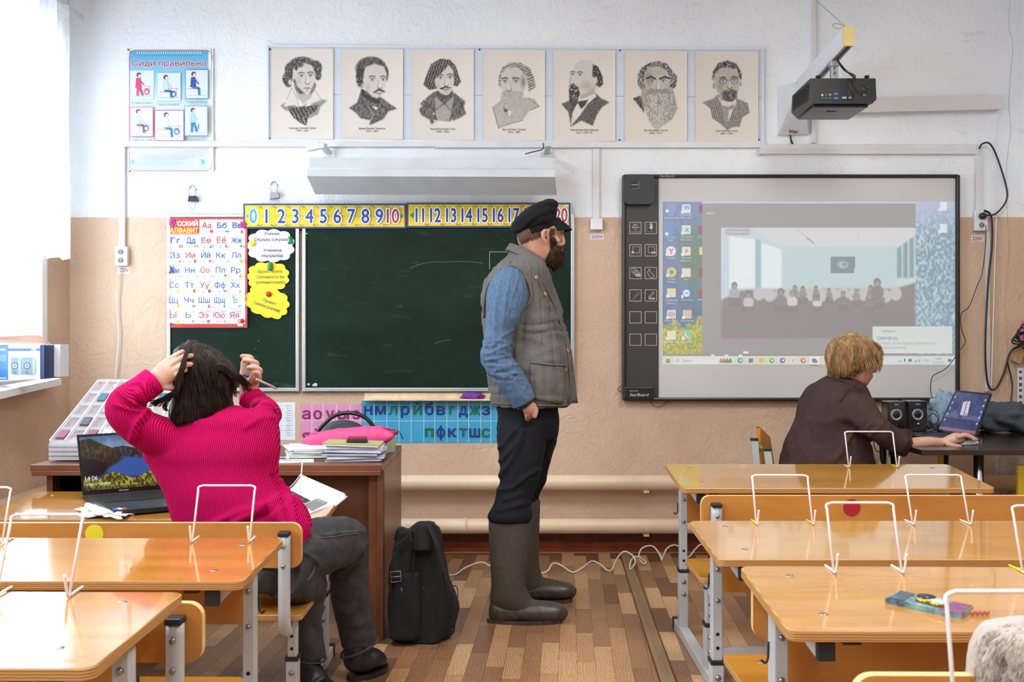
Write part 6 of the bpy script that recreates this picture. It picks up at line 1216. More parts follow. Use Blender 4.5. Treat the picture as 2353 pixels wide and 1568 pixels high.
# ------------------------------------------------------------------ curly white cable on the floor
cc_ = [(1000, 1310, 0), (1020, 1318, 0), (1044, 1322, 0), (1070, 1305, 8), (1104, 1293, 16), (1124, 1300, 8), (1150, 1310, 0), (1246, 1318, 0), (1270, 1296, 12), (1290, 1300, 8), (1316, 1316, 0), (1340, 1304, 8), (1360, 1290, 14), (1380, 1298, 8), (1402, 1313, 0), (1418, 1284, 18), (1434, 1268, 30), (1452, 1276, 26), (1460, 1292, 12), (1448, 1310, 0), (1450, 1288, 14), (1466, 1280, 20), (1484, 1292, 6), (1478, 1296, 2), (1468, 1280, 18), (1476, 1260, 32), (1500, 1256, 34), (1518, 1278, 12), (1520, 1288, 2), (1532, 1262, 22), (1550, 1253, 30), (1566, 1262, 20), (1580, 1282, 0), (1600, 1260, 20), (1615, 1252, 26), (1650, 1262, 8), (1700, 1270, 2)]
pts = []
for x, y, h in cc_:
    zf_ = h*.0021+.006; d = (ZC-zf_)*F/(y-CY); d = min(d, D-.13); pts.append(Vector(((x-CX)/F*d, d, max(.006, ZC-(y-CY)/F*d))))
fc = thing('floor_cable', 'curly white cable snaking over the floor along the board wall', 'cable', pts[20]); MB().tube(smoothpath(pts, 6), .0042, 8).build('cord', mat('cable_white', '#c9c5bd', .4), fc)
# ------------------------------------------------------------------ box of speakers on the sill
bx = thing('speaker_carton', 'open white and blue loudspeaker carton on the window sill', 'box', (-2.35, 5.1, .98)); M_ct = mat('carton_white', '#dfe3ea', .5); M_cb = mat('carton_blue', '#2f62b4', .45); M_kr = mat('carton_kraft', '#b38e7c', .6)
fy = 4.95; X = lambda px, d=fy: (px-CX)/F*d; Z = lambda py, d=fy: ZC-(py-CY)/F*d
MB().box(((X(-30)+X(92))/2, fy+.07, (Z(792)+Z(872))/2), (X(92)-X(-30), .14, Z(792)-Z(872))).build('carton', M_ct, bx)
MB().box(((X(92)+X(101))/2, fy+.072, (Z(794)+Z(870))/2), (X(101)-X(92), .138, Z(794)-Z(870))).build('blue_side', mat('carton_navy', '#1f2f63', .5), bx)
MB().box(((X(103)+X(110))/2+.004, fy+.16, (Z(792)+Z(868))/2), (.03, .1, Z(792)-Z(868))).build('second_flap', M_ct, bx)
MB().prism([(X(-40), fy+.01, Z(772)), (X(86), fy+.02, Z(771)), (X(107), fy+.04, Z(791)), (X(14), fy-.01, Z(790)), (X(-40), fy-.02, Z(778))], (0, .003, .003)).build('open_flap', M_kr, bx)
p = Print(lambda x, y, z: Vector((X(x), fy-.0005-z, Z(y)))); p.rect(-30, 793, 19, 873, '#2a6cc0'); p.rect(19, 801, 92, 807, '#2b519c'); p.text('SVEN', 4, 806, 5, '#e6ecf4', bold=.03, align='C'); p.text('SVEN', 78, 806, 3.6, '#e6ecf4', bold=.03, align='C')
for k in range(5): p.rect(-4, 816+k*3.2, 15, 817+k*3.2, '#8fb4e0')
p.rect(-2, 868, 16, 870, '#cfe0f0')
for x0, x1 in ((26, 49), (51, 82)):
    p.poly([(x0, 822), (x1-5, 821), (x1, 824), (x1, 861), (x1-6, 862), (x0, 860)], '#6d8490'); p.poly([(x1-6, 822), (x1, 824), (x1, 861), (x1-6, 862)], '#8fa3ad'); cx = (x0+x1-6)/2; p.ell(cx, 841, 8, 8.5, '#3e525e'); p.ell(cx, 841, 5, 5.4, '#c5d3da'); p.ell(cx, 841, 3.2, 3.5, '#55707e'); p.ell(cx, 856, 2, 2, '#2f4550')
p.build('printing', M_inkg, bx)
# ------------------------------------------------------------------ right hand table with laptop, speakers
M_tt = mat('black_laminate', '#1d1716', .25, var=.15, vscale=6, coat=.15); M_chr = mat('chrome', '#b9bcc0', .15, metal=1)
rt = thing('laptop_table', 'dark table with chrome legs at the right edge under the open laptop', 'table', (2.3, 5.2, 0)); rz = .720; rx0, rx1, ry0, ry1 = 1.83, 2.80, 4.60, 5.76
MB().box(((rx0+rx1)/2, (ry0+ry1)/2, rz-.012), (rx1-rx0, ry1-ry0, .024), bev=.002).build('table_top', M_tt, rt)
for x, y in ((rx0+.08, ry0+.55), (rx0+.28, ry0+.06), (rx0+.22, ry1-.08), (rx1-.34, ry0+.12), (rx1-.42, ry1-.1)): MB().tube([(x, y, 0), (x, y, rz-.02)], .022, 16).build('leg', M_chr if (x+y) % .3 > .1 else mat('black_metal', '#121214', .25, metal=.5), rt)
yl = mat('yellow_panel', '#b89a14', .4)
for px, d in ((2160, 5.3), (2345, 4.7)): b_ = MB().box(P(px, 1060, d)*Vector((1, 1, 0))+Vector((0, 0, .33)), (.03, .02, .62)).build('yellow_rail', yl, rt)
# speakers
for k, (px0, px1, py0, py1, lab) in enumerate(((2040, 2080, 923, 992, 'left small black desk speaker beside the laptop'), (2087, 2131, 922, 992, 'right small black desk speaker with blue power light'))):
    d = 5.52; a = P(px0, py0, d); b = P(px1, py1, d); c = (a+b)/2; sp = thing('desk_speaker', lab, 'speaker', (c.x, c.y+.05, rz), 'pair of small black desk speakers'); zb2 = rz; h = a.z-zb2; w = b.x-a.x
    MB().box((c.x, d+.05, zb2+h/2), (w, .10, h), bev=.004).build('cabinet', mat('speaker_gloss', '#101113', .18, coat=.5), sp)
    cz = zb2+h*.56
    MB().lathe([(.031, 0), (.031, .003), (.027, .004), (.021, .001)], (c.x, d, cz), (0, -1, 0), 28).build('driver_ring', mat('ring_silver', '#9a9c9f', .35, metal=.6), sp)
    MB().lathe([(.021, 0), (.018, .0015), (.008, .003)], (c.x, d, cz), (0, -1, 0), 24).build('cone', M_dk, sp)
    p = Print(lambda x, y, z: Vector((x, d-.0008-z, y))); vs_ = Print(lambda x, y, z: Vector((c.x+x, d-.0008-z, zb2+h*.88-y))); vs_.text('SVEN', 0, 0, .0055, '#b9bcc0', align='C', bold=.03, w=.022); vs_.build('badge', M_ink, sp)
    MB().lathe([(.007, 0), (.007, .006)], (c.x, d, zb2+h*.22), (0, -1, 0), 14).build('volume_knob', M_dk, sp)
    if k: MB().ell((c.x, d-.007, zb2+h*.27), (.0035, .003, .0035), 10, 6).build('power_light', mat('blue_light', '#2040ff', .4, emis='#3050ff', estr=12), sp)
# laptop right
d0 = 4.98; hlx = P(2137, 992, 5.28); 
bl_p, br_p, tr_p, tl_p = Vector(((2152-CX)/F*5.34, 5.34, rz+.018)), Vector(((2241-CX)/F*5.02, 5.02, rz+.018)), P(2277, 905, 5.08), P(2196, 897, 5.40)
ex = (br_p-bl_p); fw = Vector((-ex.y*-1, -ex.x, 0)); fw = Vector((ex.y, -ex.x, 0)).normalized()*.235
if fw.x > 0: fw = -fw
base2 = [bl_p-Vector((0, 0, .018))+fw, br_p-Vector((0, 0, .018))+fw, br_p-Vector((0, 0, .018)), bl_p-Vector((0, 0, .018))]
q = Pic(90, 60, 0, 0, 90, 60, '#39406e'); nn = q.nz(10, 7, 4); q.a *= (1+nn[..., None]*.7); q.poly([(32, 14), (50, 12), (56, 34), (38, 36)], '#cdbfd0'); q.poly([(41, 14), (43, 14), (48, 35), (46, 35)], '#4a4a6e'); q.put((q.Y > 34)*np.clip(.4+nn*2, 0, .8), '#20264a'); q.put(((q.Y > 33+nn*14) & (q.Y < 40))*.5, '#6a74a8'); q.put((q.Y > 55)*.8, '#8a6a80')
for k in range(5): q.ell(5, 8+k*9, 2.4, 2.4, '#8fa0c8', .3); q.ell(86, 8+k*9, 2, 2, '#b8c0d8', .3)
laptop('open laptop with the same desktop on screen, beside the mouse hand', base2, [bl_p, br_p, tr_p, tl_p], 0, q.a, 2, kb=(.03, .04, .97, .95))
# mouse, glasses, jacket
ms = thing('computer_mouse', 'white computer mouse under the fingers at the right table', 'mouse', P(2222, 1022, 4.86)); mp_ = Vector(((2222-CX)/F*4.84, 4.84, rz)); mb = MB(); mb.ell(mp_+Vector((0, 0, .008)), (.062, .035, .024), 20, 10, R=Euler((0, 0, .35)).to_matrix()); mb.v = [(x, y, max(z, rz+.001)) for x, y, z in mb.v]; mb.build('shell', mat('mouse_white', '#d9d9dd', .3), ms)
gl = thing('spectacles', 'folded thin spectacles standing on the dark table beyond the mouse', 'glasses', P(2247, 1020, 4.9)); MB().tube(smoothpath([P(2238, 1006, 4.92), P(2252, 1012, 4.9), P(2256, 1018, 4.88), P(2250, 1020, 4.87)], 4), .0015, 6).build('temple_arm', M_chr, gl); MB().tube([P(2249, 1012, 4.9)+Vector((.016*math.cos(a), .004, .012*math.sin(a))) for a in np.linspace(0, 6.28, 14, endpoint=False)], .001, 6, closed=True).build('rim', mat('steel', '#8d9094'), gl)
blob('folded_jacket', (2.62, 5.48, rz+.06), (.17, .15, .085), mat('grey_wool', '#3a424a', .85, var=.2, vscale=20, bump=.5, bscale=60), 'dark grey garment bundled behind the right laptop', 'garment', 5, .4)
blob('blue_garment', (2.34, 5.58, rz+.085), (.075, .06, .11), mat('light_blue_cloth', '#7d93a6', .8, var=.15, vscale=20, bump=.4), 'light blue crumpled cloth between speaker and laptop', 'cloth', 9, .45)
tc_ = thing('speaker_cable', 'tangled thin black cables around the two speakers', 'cable', P(2150, 980, 5.4))
MB().tube(smoothpath([P(2131, 960, 5.50), P(2145, 950, 5.46), P(2156, 965, 5.42), P(2146, 976, 5.40), P(2134, 968, 5.42), P(2120, 984, 5.36), P(2080, 990, 5.34), P(2060, 996, 5.30)], 6), .0022, 6).build('cord', M_dk, tc_); MB().tube(smoothpath([P(2131, 940, 5.5), P(2150, 945, 5.46), P(2158, 962, 5.43), P(2150, 985, 5.34), P(2120, 996, 5.2)], 6), .002, 6).build('cord', M_dk, tc_)
hc = thing('hanging_cable', 'thin black cables hanging under the left end of the dark table', 'cable', P(2020, 1030, 5.3)); MB().tube(smoothpath([P(2015, 1000, 5.3), P(2008, 1018, 5.32), P(2012, 1034, 5.32), P(2021, 1038, 5.32), P(2022, 1020, 5.3)], 5), .0025, 6).build('cord', M_dk, hc); MB().tube(smoothpath([P(2026, 1010, 5.3), P(2028, 1040, 5.3), P(2030, 1110, 5.3)], 5), .0025, 6).build('cord', M_dk, hc)
# plaster patch under the table
pt = MB(); blob('plaster_patch', W(2326, 1085, .0), (.10, .012, .20), mat('plaster', '#b3aaa2', .9, var=.15, vscale=14, bump=.8, bscale=40), None, None, 4, .35).name = 'trim_3'
bpy.data.objects['trim_3']['kind'] = 'structure'
# ------------------------------------------------------------------ wooden school chair (under the brown cardigan)
sc_ = thing('school_chair', 'plywood school chair with grey frame under the brown cardigan', 'chair', (1.42, 4.95, 0)); yy = 4.95
MB().prism([P(1737, 981, yy-.02), P(1742, 983, yy-.02), P(1764, 1005, yy+.1), P(1770, 1040, yy+.12), P(1775, 1075, yy+.12), P(1745, 1075, yy), P(1738, 1020, yy-.02)], (.012, .0, 0)).build('chair_back', M_ven2, sc_)
MB().bar(P(1733, 1012, yy-.06), P(1744, 1130, yy-.06), .03, .02, up=(0, 1, 0)).build('back_post', M_leg, sc_); MB().bar(P(1763, 1035, yy-.12), P(1774, 1130, yy-.12), .03, .02, up=(0, 1, 0)).build('back_post', M_leg, sc_)
for p_ in ((1733, 1010, yy-.06), (1763, 1034, yy-.12)): MB().box(P(*p_), (.034, .026, .012), bev=.002).build('post_cap', M_cap, sc_)
MB().box((1.53, 4.95, .44), (.38, .38, .02), bev=.006).build('seat', M_ven, sc_)
for x in (1.37, 1.70):
    for y in (4.80, 5.12): MB().bar((x, y, 0), (x, y, .43), .025, .025, up=(0, 1, 0)).build('leg', M_leg, sc_)
MB().lathe([(.012, 0), (.012, .001)], P(1748, 1030, yy-.03), (-.5, -1, 0), 12).build('green_sticker', mat('sticker_green', '#3aa045', .5), sc_)
# phone with rings
ph = thing('phone', 'phone in a glittery blue and purple case lying on the near right desk', 'phone', (.7, 2.1, .67))
zt3 = lambda y: top_z(.655, .684, 1.96, y, .435)
def onr(px, y): return Vector(((px-CX)/F*y, y, zt3(y)-.001))
a, b = onr(2034, 2.125), onr(2190, 2.035); ax = (b-a).normalized(); nx_ = Vector((-ax.y, ax.x, 0)).normalized()*.068; nx_.z = (zt3(2.1)-zt3(2.03))/.07*nx_.y
L = .150; b = a+ax*L; upv = Vector((0, -.06, 1)).normalized()
MB().prism([a, b, b+nx_, a+nx_], upv*.011).build('case', mat('case_glitter', '#233a48', .2, var=.5, vscale=45, coat=.6, col2='#7fa9b0'), ph)
MB().prism([a.lerp(b, .70)+nx_*.02, b-ax*.002+nx_*.02, b-ax*.002+nx_*.98, a.lerp(b, .75)+nx_*.98], upv*.0125).build('purple_end', mat('case_purple', '#7a3468', .25, var=.4, vscale=60, coat=.5), ph)
MB().prism([a+ax*.006+nx_*.05, a+ax*.035+nx_*.05, a+ax*.035+nx_*.95, a+ax*.006+nx_*.95], upv*.0128).build('camera_bump', mat('camera_dark', '#2f4450', .2, coat=.6), ph)
for u, v, r, c1, c2, nm in ((.46, .55, .021, '#c9a23a', '#24282b', 'ring_holder'), (.64, .45, .019, '#b9a04a', '#a9c7bf', 'badge_charm')):
    c = a+ax*L*u+nx_*v+upv*.012; MB().lathe([(r, 0), (r, .005), (r*.9, .007)], c, upv, 20).build(nm, mat(nm, c1, .3, metal=.7), ph); MB().lathe([(r*.86, 0), (r*.86, .0085)], c, upv, 20).build(nm+'_face', mat(nm+'_face', c2, .25), ph)
for k in range(4): MB().ell(b+ax*(.008+.007*k)+nx_*(.6+.1*k)+Vector((0, 0, .006)), (.005, .004, .005), 8, 6).build('bead', mat('bead', '#b86a5a', .3), ph)
# ------------------------------------------------------------------ people: lofted sections fused into continuous surfaces
from mathutils import noise as MN
from mathutils.bvhtree import BVHTree
def cat(vals, n):
    """smooth interpolation of rows of numbers"""
    V = np.array(vals, float); N = len(V); out = []
    for i in range(N-1):
        p0, p1, p2, p3 = V[max(i-1, 0)], V[i], V[i+1], V[min(i+2, N-1)]
        for k in range(n): t = k/n; out.append(.5*((2*p1)+(-p0+p2)*t+(2*p0-5*p1+4*p2-p3)*t*t+(-p0+3*p1-3*p2+p3)*t**3))
    out.append(V[-1]); return out
class Body:
    def __init__(s): s.v = []; s.f = []
    def rings(s, R, seg):
        b = len(s.v); n = len(R)
        for r in R: s.v += [tuple(p) for p in r]
        for i in range(n-1):
            for k in range(seg): s.f.append((b+i*seg+k, b+i*seg+(k+1) % seg, b+(i+1)*seg+(k+1) % seg, b+(i+1)*seg+k))
        s.f.append(tuple(b+k for k in range(seg))[::-1]); s.f.append(tuple(b+(n-1)*seg+k for k in range(seg))); return s
    def rows(s, rows, n=5, seg=32, p=.85, cap=True, raw=False):
        """rows of (pixel y, left x, right x, depth, half depth): horizontal slices, top to bottom"""
        it = cat(rows, n); R = []
        def ring(py, xl, xr, d, rd, k=1.0, dz=0):
            c = P((xl+xr)/2, py, d); rx = (xr-xl)/2/F*d
            return [Vector((c.x+k*rx*math.copysign(abs(math.cos(a))**p, math.cos(a)), c.y+k*rd*math.copysign(abs(math.sin(a))**p, math.sin(a)), c.z+dz)) for a in [2*math.pi*q/seg for q in range(seg)]]
        if cap: R += [ring(*it[0], .45, .010), ring(*it[0], .8, .006)]
        R += [ring(*r) for r in it]
        if cap: R += [ring(*it[-1], .8, -.006), ring(*it[-1], .45, -.010)]
        return s.rings(R, seg)
    def limb(s, nodes, n=4, seg=20, round_=True):
        """nodes of (px, py, depth, radius in px, radius in depth m)"""
        it = cat(nodes, n); C = [P(a[0], a[1], a[2]) for a in it]; rr = [(a[3]/F*a[2], a[4]) for a in it]
        T = [(C[min(i+1, len(C)-1)]-C[max(i-1, 0)]).normalized() for i in range(len(C))]; R = []
        def ring(c, t, ra, rb, k=1):
            yv = Vector((0, 1, 0)); 
            if abs(t.y) > .93: yv = Vector((0, .3, 1)).normalized()
            a = t.cross(yv).normalized(); b = a.cross(t).normalized(); return [c+a*(ra*k*math.cos(q))+b*(rb*k*math.sin(q)) for q in [2*math.pi*j/seg for j in range(seg)]]
        if round_:
            for f, k in ((.85, .5), (.5, .85)): R.append(ring(C[0]-T[0]*rr[0][0]*f, T[0], *rr[0], k))
        R += [ring(c, t, *r) for c, t, r in zip(C, T, rr)]
        if round_:
            for f, k in ((.5, .85), (.85, .5)): R.append(ring(C[-1]+T[-1]*rr[-1][0]*f, T[-1], *rr[-1], k))
        return s.rings(R, seg)
    def ell(s, px, py, d, rx, ry, rd, R=None):
        c = P(px, py, d); m = MB().ell(c, (rx/F*d, rd, ry/F*d), 20, 12, R=R); b = len(s.v)
        bm = bmesh.new(); vs = [bm.verts.new(v) for v in m.v]
        for f in m.f:
            try: bm.faces.new([vs[i] for i in f])
            except ValueError: pass
        bmesh.ops.remove_doubles(bm, verts=bm.verts, dist=1e-6); bm.verts.ensure_lookup_table(); bm.verts.index_update()
        s.v += [tuple(v.co) for v in bm.verts]; s.f += [tuple(b+v.index for v in f.verts) for f in bm.faces]; bm.free(); return s
    def fuse(s, name, mat_, parent, vox=.007, smooth=6, disp=None, attr=None, label=None, factor=.5, cut=None):
        me = bpy.data.meshes.new(name+'_src'); me.from_pydata(s.v, [], s.f); me.update()
        bm = bmesh.new(); bm.from_mesh(me); bmesh.ops.recalc_face_normals(bm, faces=bm.faces); bm.to_mesh(me); bm.free()
        o = bpy.data.objects.new(name+'_src', me); COL.objects.link(o)
        r = o.modifiers.new('r', 'REMESH'); r.mode = 'VOXEL'; r.voxel_size = vox; r.use_smooth_shade = True
        if smooth: q = o.modifiers.new('s', 'SMOOTH'); q.iterations = smooth; q.factor = factor
        dg = bpy.context.evaluated_depsgraph_get(); dg.update(); m2 = bpy.data.meshes.new_from_object(o.evaluated_get(dg)); bpy.data.objects.remove(o)
        m2.name = name; n = len(m2.vertices); co = np.empty(n*3); m2.vertices.foreach_get('co', co); co = co.reshape(-1, 3)
        nm = np.empty(n*3); m2.vertices.foreach_get('normal', nm); nm = nm.reshape(-1, 3)
        if disp is not None: co = co+nm*disp(co, nm)[:, None]
        if attr is not None: a = m2.attributes.new('rib', 'FLOAT', 'POINT'); a.data.foreach_set('value', attr(co).astype(np.float32))
        s.tree = BVHTree.FromPolygons([tuple(c) for c in co], [tuple(p.vertices) for p in m2.polygons])
        off = np.array(wloc(parent)); m2.vertices.foreach_set('co', (co-off).ravel()); m2.materials.clear(); m2.materials.append(mat_); m2.polygons.foreach_set('use_smooth', [True]*len(m2.polygons)); m2.update()
        o = bpy.data.objects.new(name, m2); COL.objects.link(o); o.parent = parent
        if label: o['label'] = label
        return o
    def hit(s, px, py, lift=.001):
        dr = P(px, py, 1)-Vector((0, 0, ZC)); dr.normalize(); loc, nor, i, d = s.tree.ray_cast(Vector((0, 0, ZC)), dr)
        if loc is None: loc, nor, i, d = s.tree.find_nearest(P(px, py, 4.6)); 
        if nor.y > 0: nor = -nor
        return loc+nor*lift, nor
def pxy(co): return CX+co[:, 0]/co[:, 1]*F, CY-(co[:, 2]-ZC)/co[:, 1]*F
def vn(co, sc, seed=0, st=(1, 1, 1)):
    return np.array([MN.noise(Vector((c[0]*sc*st[0]+seed, c[1]*sc*st[1], c[2]*sc*st[2]))) for c in co])
def ridge(co, sc, seed, st=(1, 1, 1)): return 1-np.abs(vn(co, sc, seed, st))*2.2
def bump_line(px, py, pts, w):
    """falloff 1..0 around a poly line given in pixels"""
    d = np.full(px.shape, 1e9)
    for (xa, ya), (xb, yb) in zip(pts[:-1], pts[1:]):
        L2 = (xb-xa)**2+(yb-ya)**2; t = np.clip(((px-xa)*(xb-xa)+(py-ya)*(yb-ya))/L2, 0, 1); d = np.minimum(d, np.hypot(px-xa-t*(xb-xa), py-ya-t*(yb-ya)))
    return np.exp(-(d/w)**2)
def skin_mat(name, col, red):
    m, t, b = newmat(name); co = t.coord('World'); c = t.ramp(t.noise(co, 18, 4, .6), [(.3, lin(red)), (.7, lin(col))]); t.link(c, b.inputs['Base Color'])
    b.inputs['Roughness'].default_value = .48; b.inputs['Subsurface Weight'].default_value = .12; b.inputs['Subsurface Radius'].default_value = (.012, .005, .003); b.inputs['Subsurface Scale'].default_value = 1.0
    t.link(t.bump(t.noise(co, 260, 4, .6), .25, .0006), b.inputs['Normal']); return m
M_skin1 = skin_mat('skin_man', '#b98c76', '#a3705c'); M_skin2 = skin_mat('skin_woman', '#c9a08c', '#b58470'); M_skin3 = skin_mat('skin_woman_tan', '#b08470', '#96644e')
def hair_mat(name, c1, c2, c3):
    m, t, b = newmat(name); oi = t.coord('World', (1, 1, .18)); n = t.noise(oi, 190, 3, .6); n2 = t.noise(t.coord('World', (1, 1, .4)), 22, 3, .6)
    c = t.ramp(t.math('ADD', t.math('MULTIPLY', n, .6), t.math('MULTIPLY', n2, .4)), [(.34, lin(c1)), (.5, lin(c2)), (.66, lin(c3))]); t.link(c, b.inputs['Base Color'])
    b.inputs['Roughness'].default_value = .5; b.inputs['Specular IOR Level'].default_value = .18; t.link(t.bump(n, .5, .0012), b.inputs['Normal']); return m
M_hair1 = hair_mat('hair_dark', '#140d0b', '#251a16', '#46342a'); M_hair2 = hair_mat('hair_blonde', '#664b33', '#94734e', '#c6a87c'); M_beard = hair_mat('beard_hair', '#1a110d', '#2f2018', '#5c3f2c')
def strands(mb, roots, n_pts=9, r=.0016, seed=1, taper=.35, jit=.004, mi=0):
    """roots: list of pixel/depth polylines [(px,py,d)..]; each makes one thin tapered lock"""
    rn = random.Random(seed)
    for path in roots:
        pts = smoothpath([P(*q) for q in path], max(2, n_pts//max(1, len(path)-1))); j = Vector((rn.uniform(-jit, jit), rn.uniform(-jit, jit), rn.uniform(-jit, jit)*.5)); n = len(pts)
        pts = [p+j*math.sin(i/n*3) for i, p in enumerate(pts)]; mb.tube(pts, [r*(1-(1-taper)*(i/(n-1))**1.5)+.0002 for i in range(n)], 5, mi)
# ============================ the standing man ============================
man = thing('person', 'standing person in black cap, grey quilted vest, dark trousers and felt boots', 'person', (.13, 4.6, 0))
def wool(name, c1, c2, scale=230):
    m, t, b = newmat(name); co = t.coord('World'); sep = t.new('ShaderNodeSeparateXYZ'); t.link(co, sep.inputs[0])
    tri = t.math('PINGPONG', t.math('MULTIPLY', sep.outputs[0], 1.0), .007); s_ = t.math('ADD', t.math('MULTIPLY', sep.outputs[2], 1.0), tri)
    w = t.math('SINE', t.math('MULTIPLY', s_, 1150.0)); nz_ = t.noise(co, 420, 3, .7); big = t.noise(co, 9, 3, .5)
    g = t.math('ADD', t.math('MULTIPLY', w, .11), t.math('ADD', t.math('MULTIPLY', nz_, .75), t.math('MULTIPLY', big, .25)))
    t.link(t.ramp(g, [(.3, lin(c1)), (.72, lin(c2))]), b.inputs['Base Color']); b.inputs['Roughness'].default_value = .9; b.inputs['Specular IOR Level'].default_value = .2
    t.link(t.bump(g, .5, .0012), b.inputs['Normal']); return m
M_vest = wool('vest_wool', '#35322f', '#7a7774'); M_vestin = mat('vest_lining', '#1c1d20', .9)
M_den = mat('denim_linen', '#33465f', .85, var=.2, vscale=90, bump=.35, bscale=500, col2='#54708f', stretch=(3, 3, .6))
M_trs = mat('navy_wool', '#0b0c13', .85, var=.15, vscale=60, spec=.25, bump=.3, bscale=500); M_capf = mat('cap_felt', '#0d0e12', .9, var=.3, vscale=40, spec=.25, bump=.4, bscale=300)
M_felt = mat('boot_felt', '#332c27', .95, var=.3, vscale=420, spec=.2, bump=.5, bscale=500, bdist=.001, col2='#594f47'); M_rub = mat('galosh_rubber', '#2c2522', .38, var=.25, vscale=60, bump=.2, bscale=120, col2='#4a403a')
# head and hand: one continuous skin
hd = Body()
hd.rows([(500, 1208, 1276, 4.62, .06), (515, 1196, 1290, 4.61, .073), (530, 1189, 1293, 4.61, .077), (545, 1188, 1289, 4.61, .077), (556, 1190, 1287, 4.61, .075), (568, 1193, 1285, 4.61, .070), (580, 1198, 1284, 4.61, .066), (592, 1206, 1279, 4.61, .060), (602, 1216, 1270, 4.61, .050)], seg=28, p=1)
hd.rows([(552, 1192, 1252, 4.62, .058), (575, 1191, 1246, 4.62, .058), (600, 1194, 1246, 4.62, .06), (640, 1190, 1250, 4.62, .07)], seg=24, p=1)
hd.limb([(1290, 536, 4.60, 4, .008), (1293, 548, 4.60, 5, .010), (1294.5, 558, 4.60, 5.0, .013)], seg=12).limb([(1290, 562, 4.592, 3, .006), (1294, 561.5, 4.60, 3.4, .010)], seg=10)
hd.limb([(1280, 527, 4.56, 4, .012), (1291, 528, 4.585, 4.5, .012), (1293, 528, 4.62, 4.5, .014)], seg=12)
hd.ell(1286, 564, 4.6, 6, 6, .022)
hd.limb([(1283, 574, 4.575, 4, .010), (1288, 574, 4.60, 4.2, .016)], seg=10).limb([(1283, 579.5, 4.577, 4, .010), (1287, 580, 4.60, 4, .014)], seg=10)
hd.limb([(1270, 548, 4.555, 9, .016), (1280, 553, 4.56, 8, .014)], seg=12)
hd.fuse('head', M_skin1, man, .0034, 5)
ear = Body().limb([(1256, 558, 4.530, 3.2, .007), (1251, 552, 4.525, 4.2, .007), (1247.5, 543, 4.518, 4.4, .006), (1248, 534, 4.516, 4.2, .005), (1252, 529.5, 4.520, 3.6, .005), (1257, 531, 4.526, 3.2, .005), (1258.5, 538, 4.530, 2.6, .005)], seg=10).limb([(1254, 540, 4.534, 3, .006), (1255, 550, 4.534, 3, .006)], seg=8).limb([(1252, 538, 4.528, 1.6, .004), (1252, 548, 4.528, 1.6, .004)], seg=8)
ear.fuse('ear', M_skin1, man, .0022, 2)
MB().ell(P(1254.5, 546, 4.524), (.0045, .003, .008)).build('ear_hollow_shade', mat('ear_shadow', '#4a261c', .8), man)  # dark blob paints the shade inside the ear
eye = MB(); eye.ell(P(1286.5, 535.5, 4.582), (.008, .011, .006), 14, 10); eye.build('eye', mat('eye_white', '#c9c0b8', .25, coat=.6), man); MB().ell(P(1289.2, 535.5, 4.574), (.0036, .0036, .0048)).build('iris', mat('iris_dark', '#2a2320', .2), man)
MB().tube(smoothpath([P(1280, 534, 4.560), P(1286, 531.8, 4.566), P(1291, 533, 4.574)], 4), .0032, 8).build('eyelid', M_skin1, man)
mb = MB(); strands(mb, [[(1280+k*1.6, 527.5-.2*k, 4.548+.002*k), (1284+k*1.5, 525+.1*k, 4.551+.002*k)] for k in range(9)], 4, .0016, 3); mb.build('eyebrow', M_beard, man)
# short hair below the cap
hr = Body().rows([(528, 1189, 1250, 4.61, .0775), (540, 1188, 1242, 4.61, .0775), (550, 1189.5, 1236, 4.61, .075), (558, 1192, 1230, 4.61, .064)], seg=26, p=1)
hr.fuse('hair', mat('stubble_hair', '#4a3226', .85, var=.4, vscale=200, bump=.6, bscale=500), man, .004, 2)
mb = MB(); rn = random.Random(8); rt_ = []
for k in range(520):
    if k < 330: u = rn.random(); x = 1192+56*u; y = 553-20*u+rn.uniform(-5, 9)-2*u
    else: x = 1263+rn.random()*11; y = 524+rn.random()*24
    h, nr_ = hd.hit(x, y, 0); rt_.append([(x, y, h.y-.0005), (x+.6, y+2.0, h.y-.0022), (x+1.4, y+4.4, h.y-.002)])
strands(mb, rt_, 4, .0009, 5, .3, .001); q_ = mb.build('stubble', mat('stubble_hair', '#4a3226'), man); q_['kind'] = 'stuff'
# beard
be = Body().rows([(570, 1266, 1286, 4.60, .066), (582, 1252, 1292, 4.60, .060), (592, 1248, 1294, 4.60, .054), (602, 1250, 1294, 4.60, .048), (612, 1262, 1290, 4.60, .038), (619, 1268, 1282, 4.60, .024)], seg=24, p=1).limb([(1284, 569, 4.565, 3, .010), (1289, 569, 4.585, 3.4, .012), (1291, 570, 4.605, 3, .012)], seg=10)
be.fuse('beard', M_beard, man, .004, 3, disp=lambda c, n: .0022*vn(c, 260, 3)+.002*vn(c, 90, 8))
mb = MB(); rn = random.Random(5); rt_ = []
for k in range(560):
    a = rn.random(); x = 1250+44*a; y = 566+rn.random()*36; L = rn.uniform(10, 22)
    if k > 400: y = 544+rn.random()*34; x = 1262+14*rn.random()+(y-544)*.15; L = rn.uniform(4, 7)
    elif k > 330: x = 1248+16*rn.random(); y = 580+rn.random()*10; L = rn.uniform(6, 12)
    h, nr_ = (hd if k > 400 else be).hit(x, y, 0); d = h.y; rt_.append([(x, y, d-.001), (x+rn.uniform(-1, 3), y+L*.5, d-.006), (x+rn.uniform(-2, 4)+(2 if x > 1285 else 0), y+L, d-.003+rn.uniform(0, .006))])
strands(mb, rt_, 6, .0010, 6, .2, .003); mb.build('beard_locks', M_beard, man)['kind'] = 'stuff'
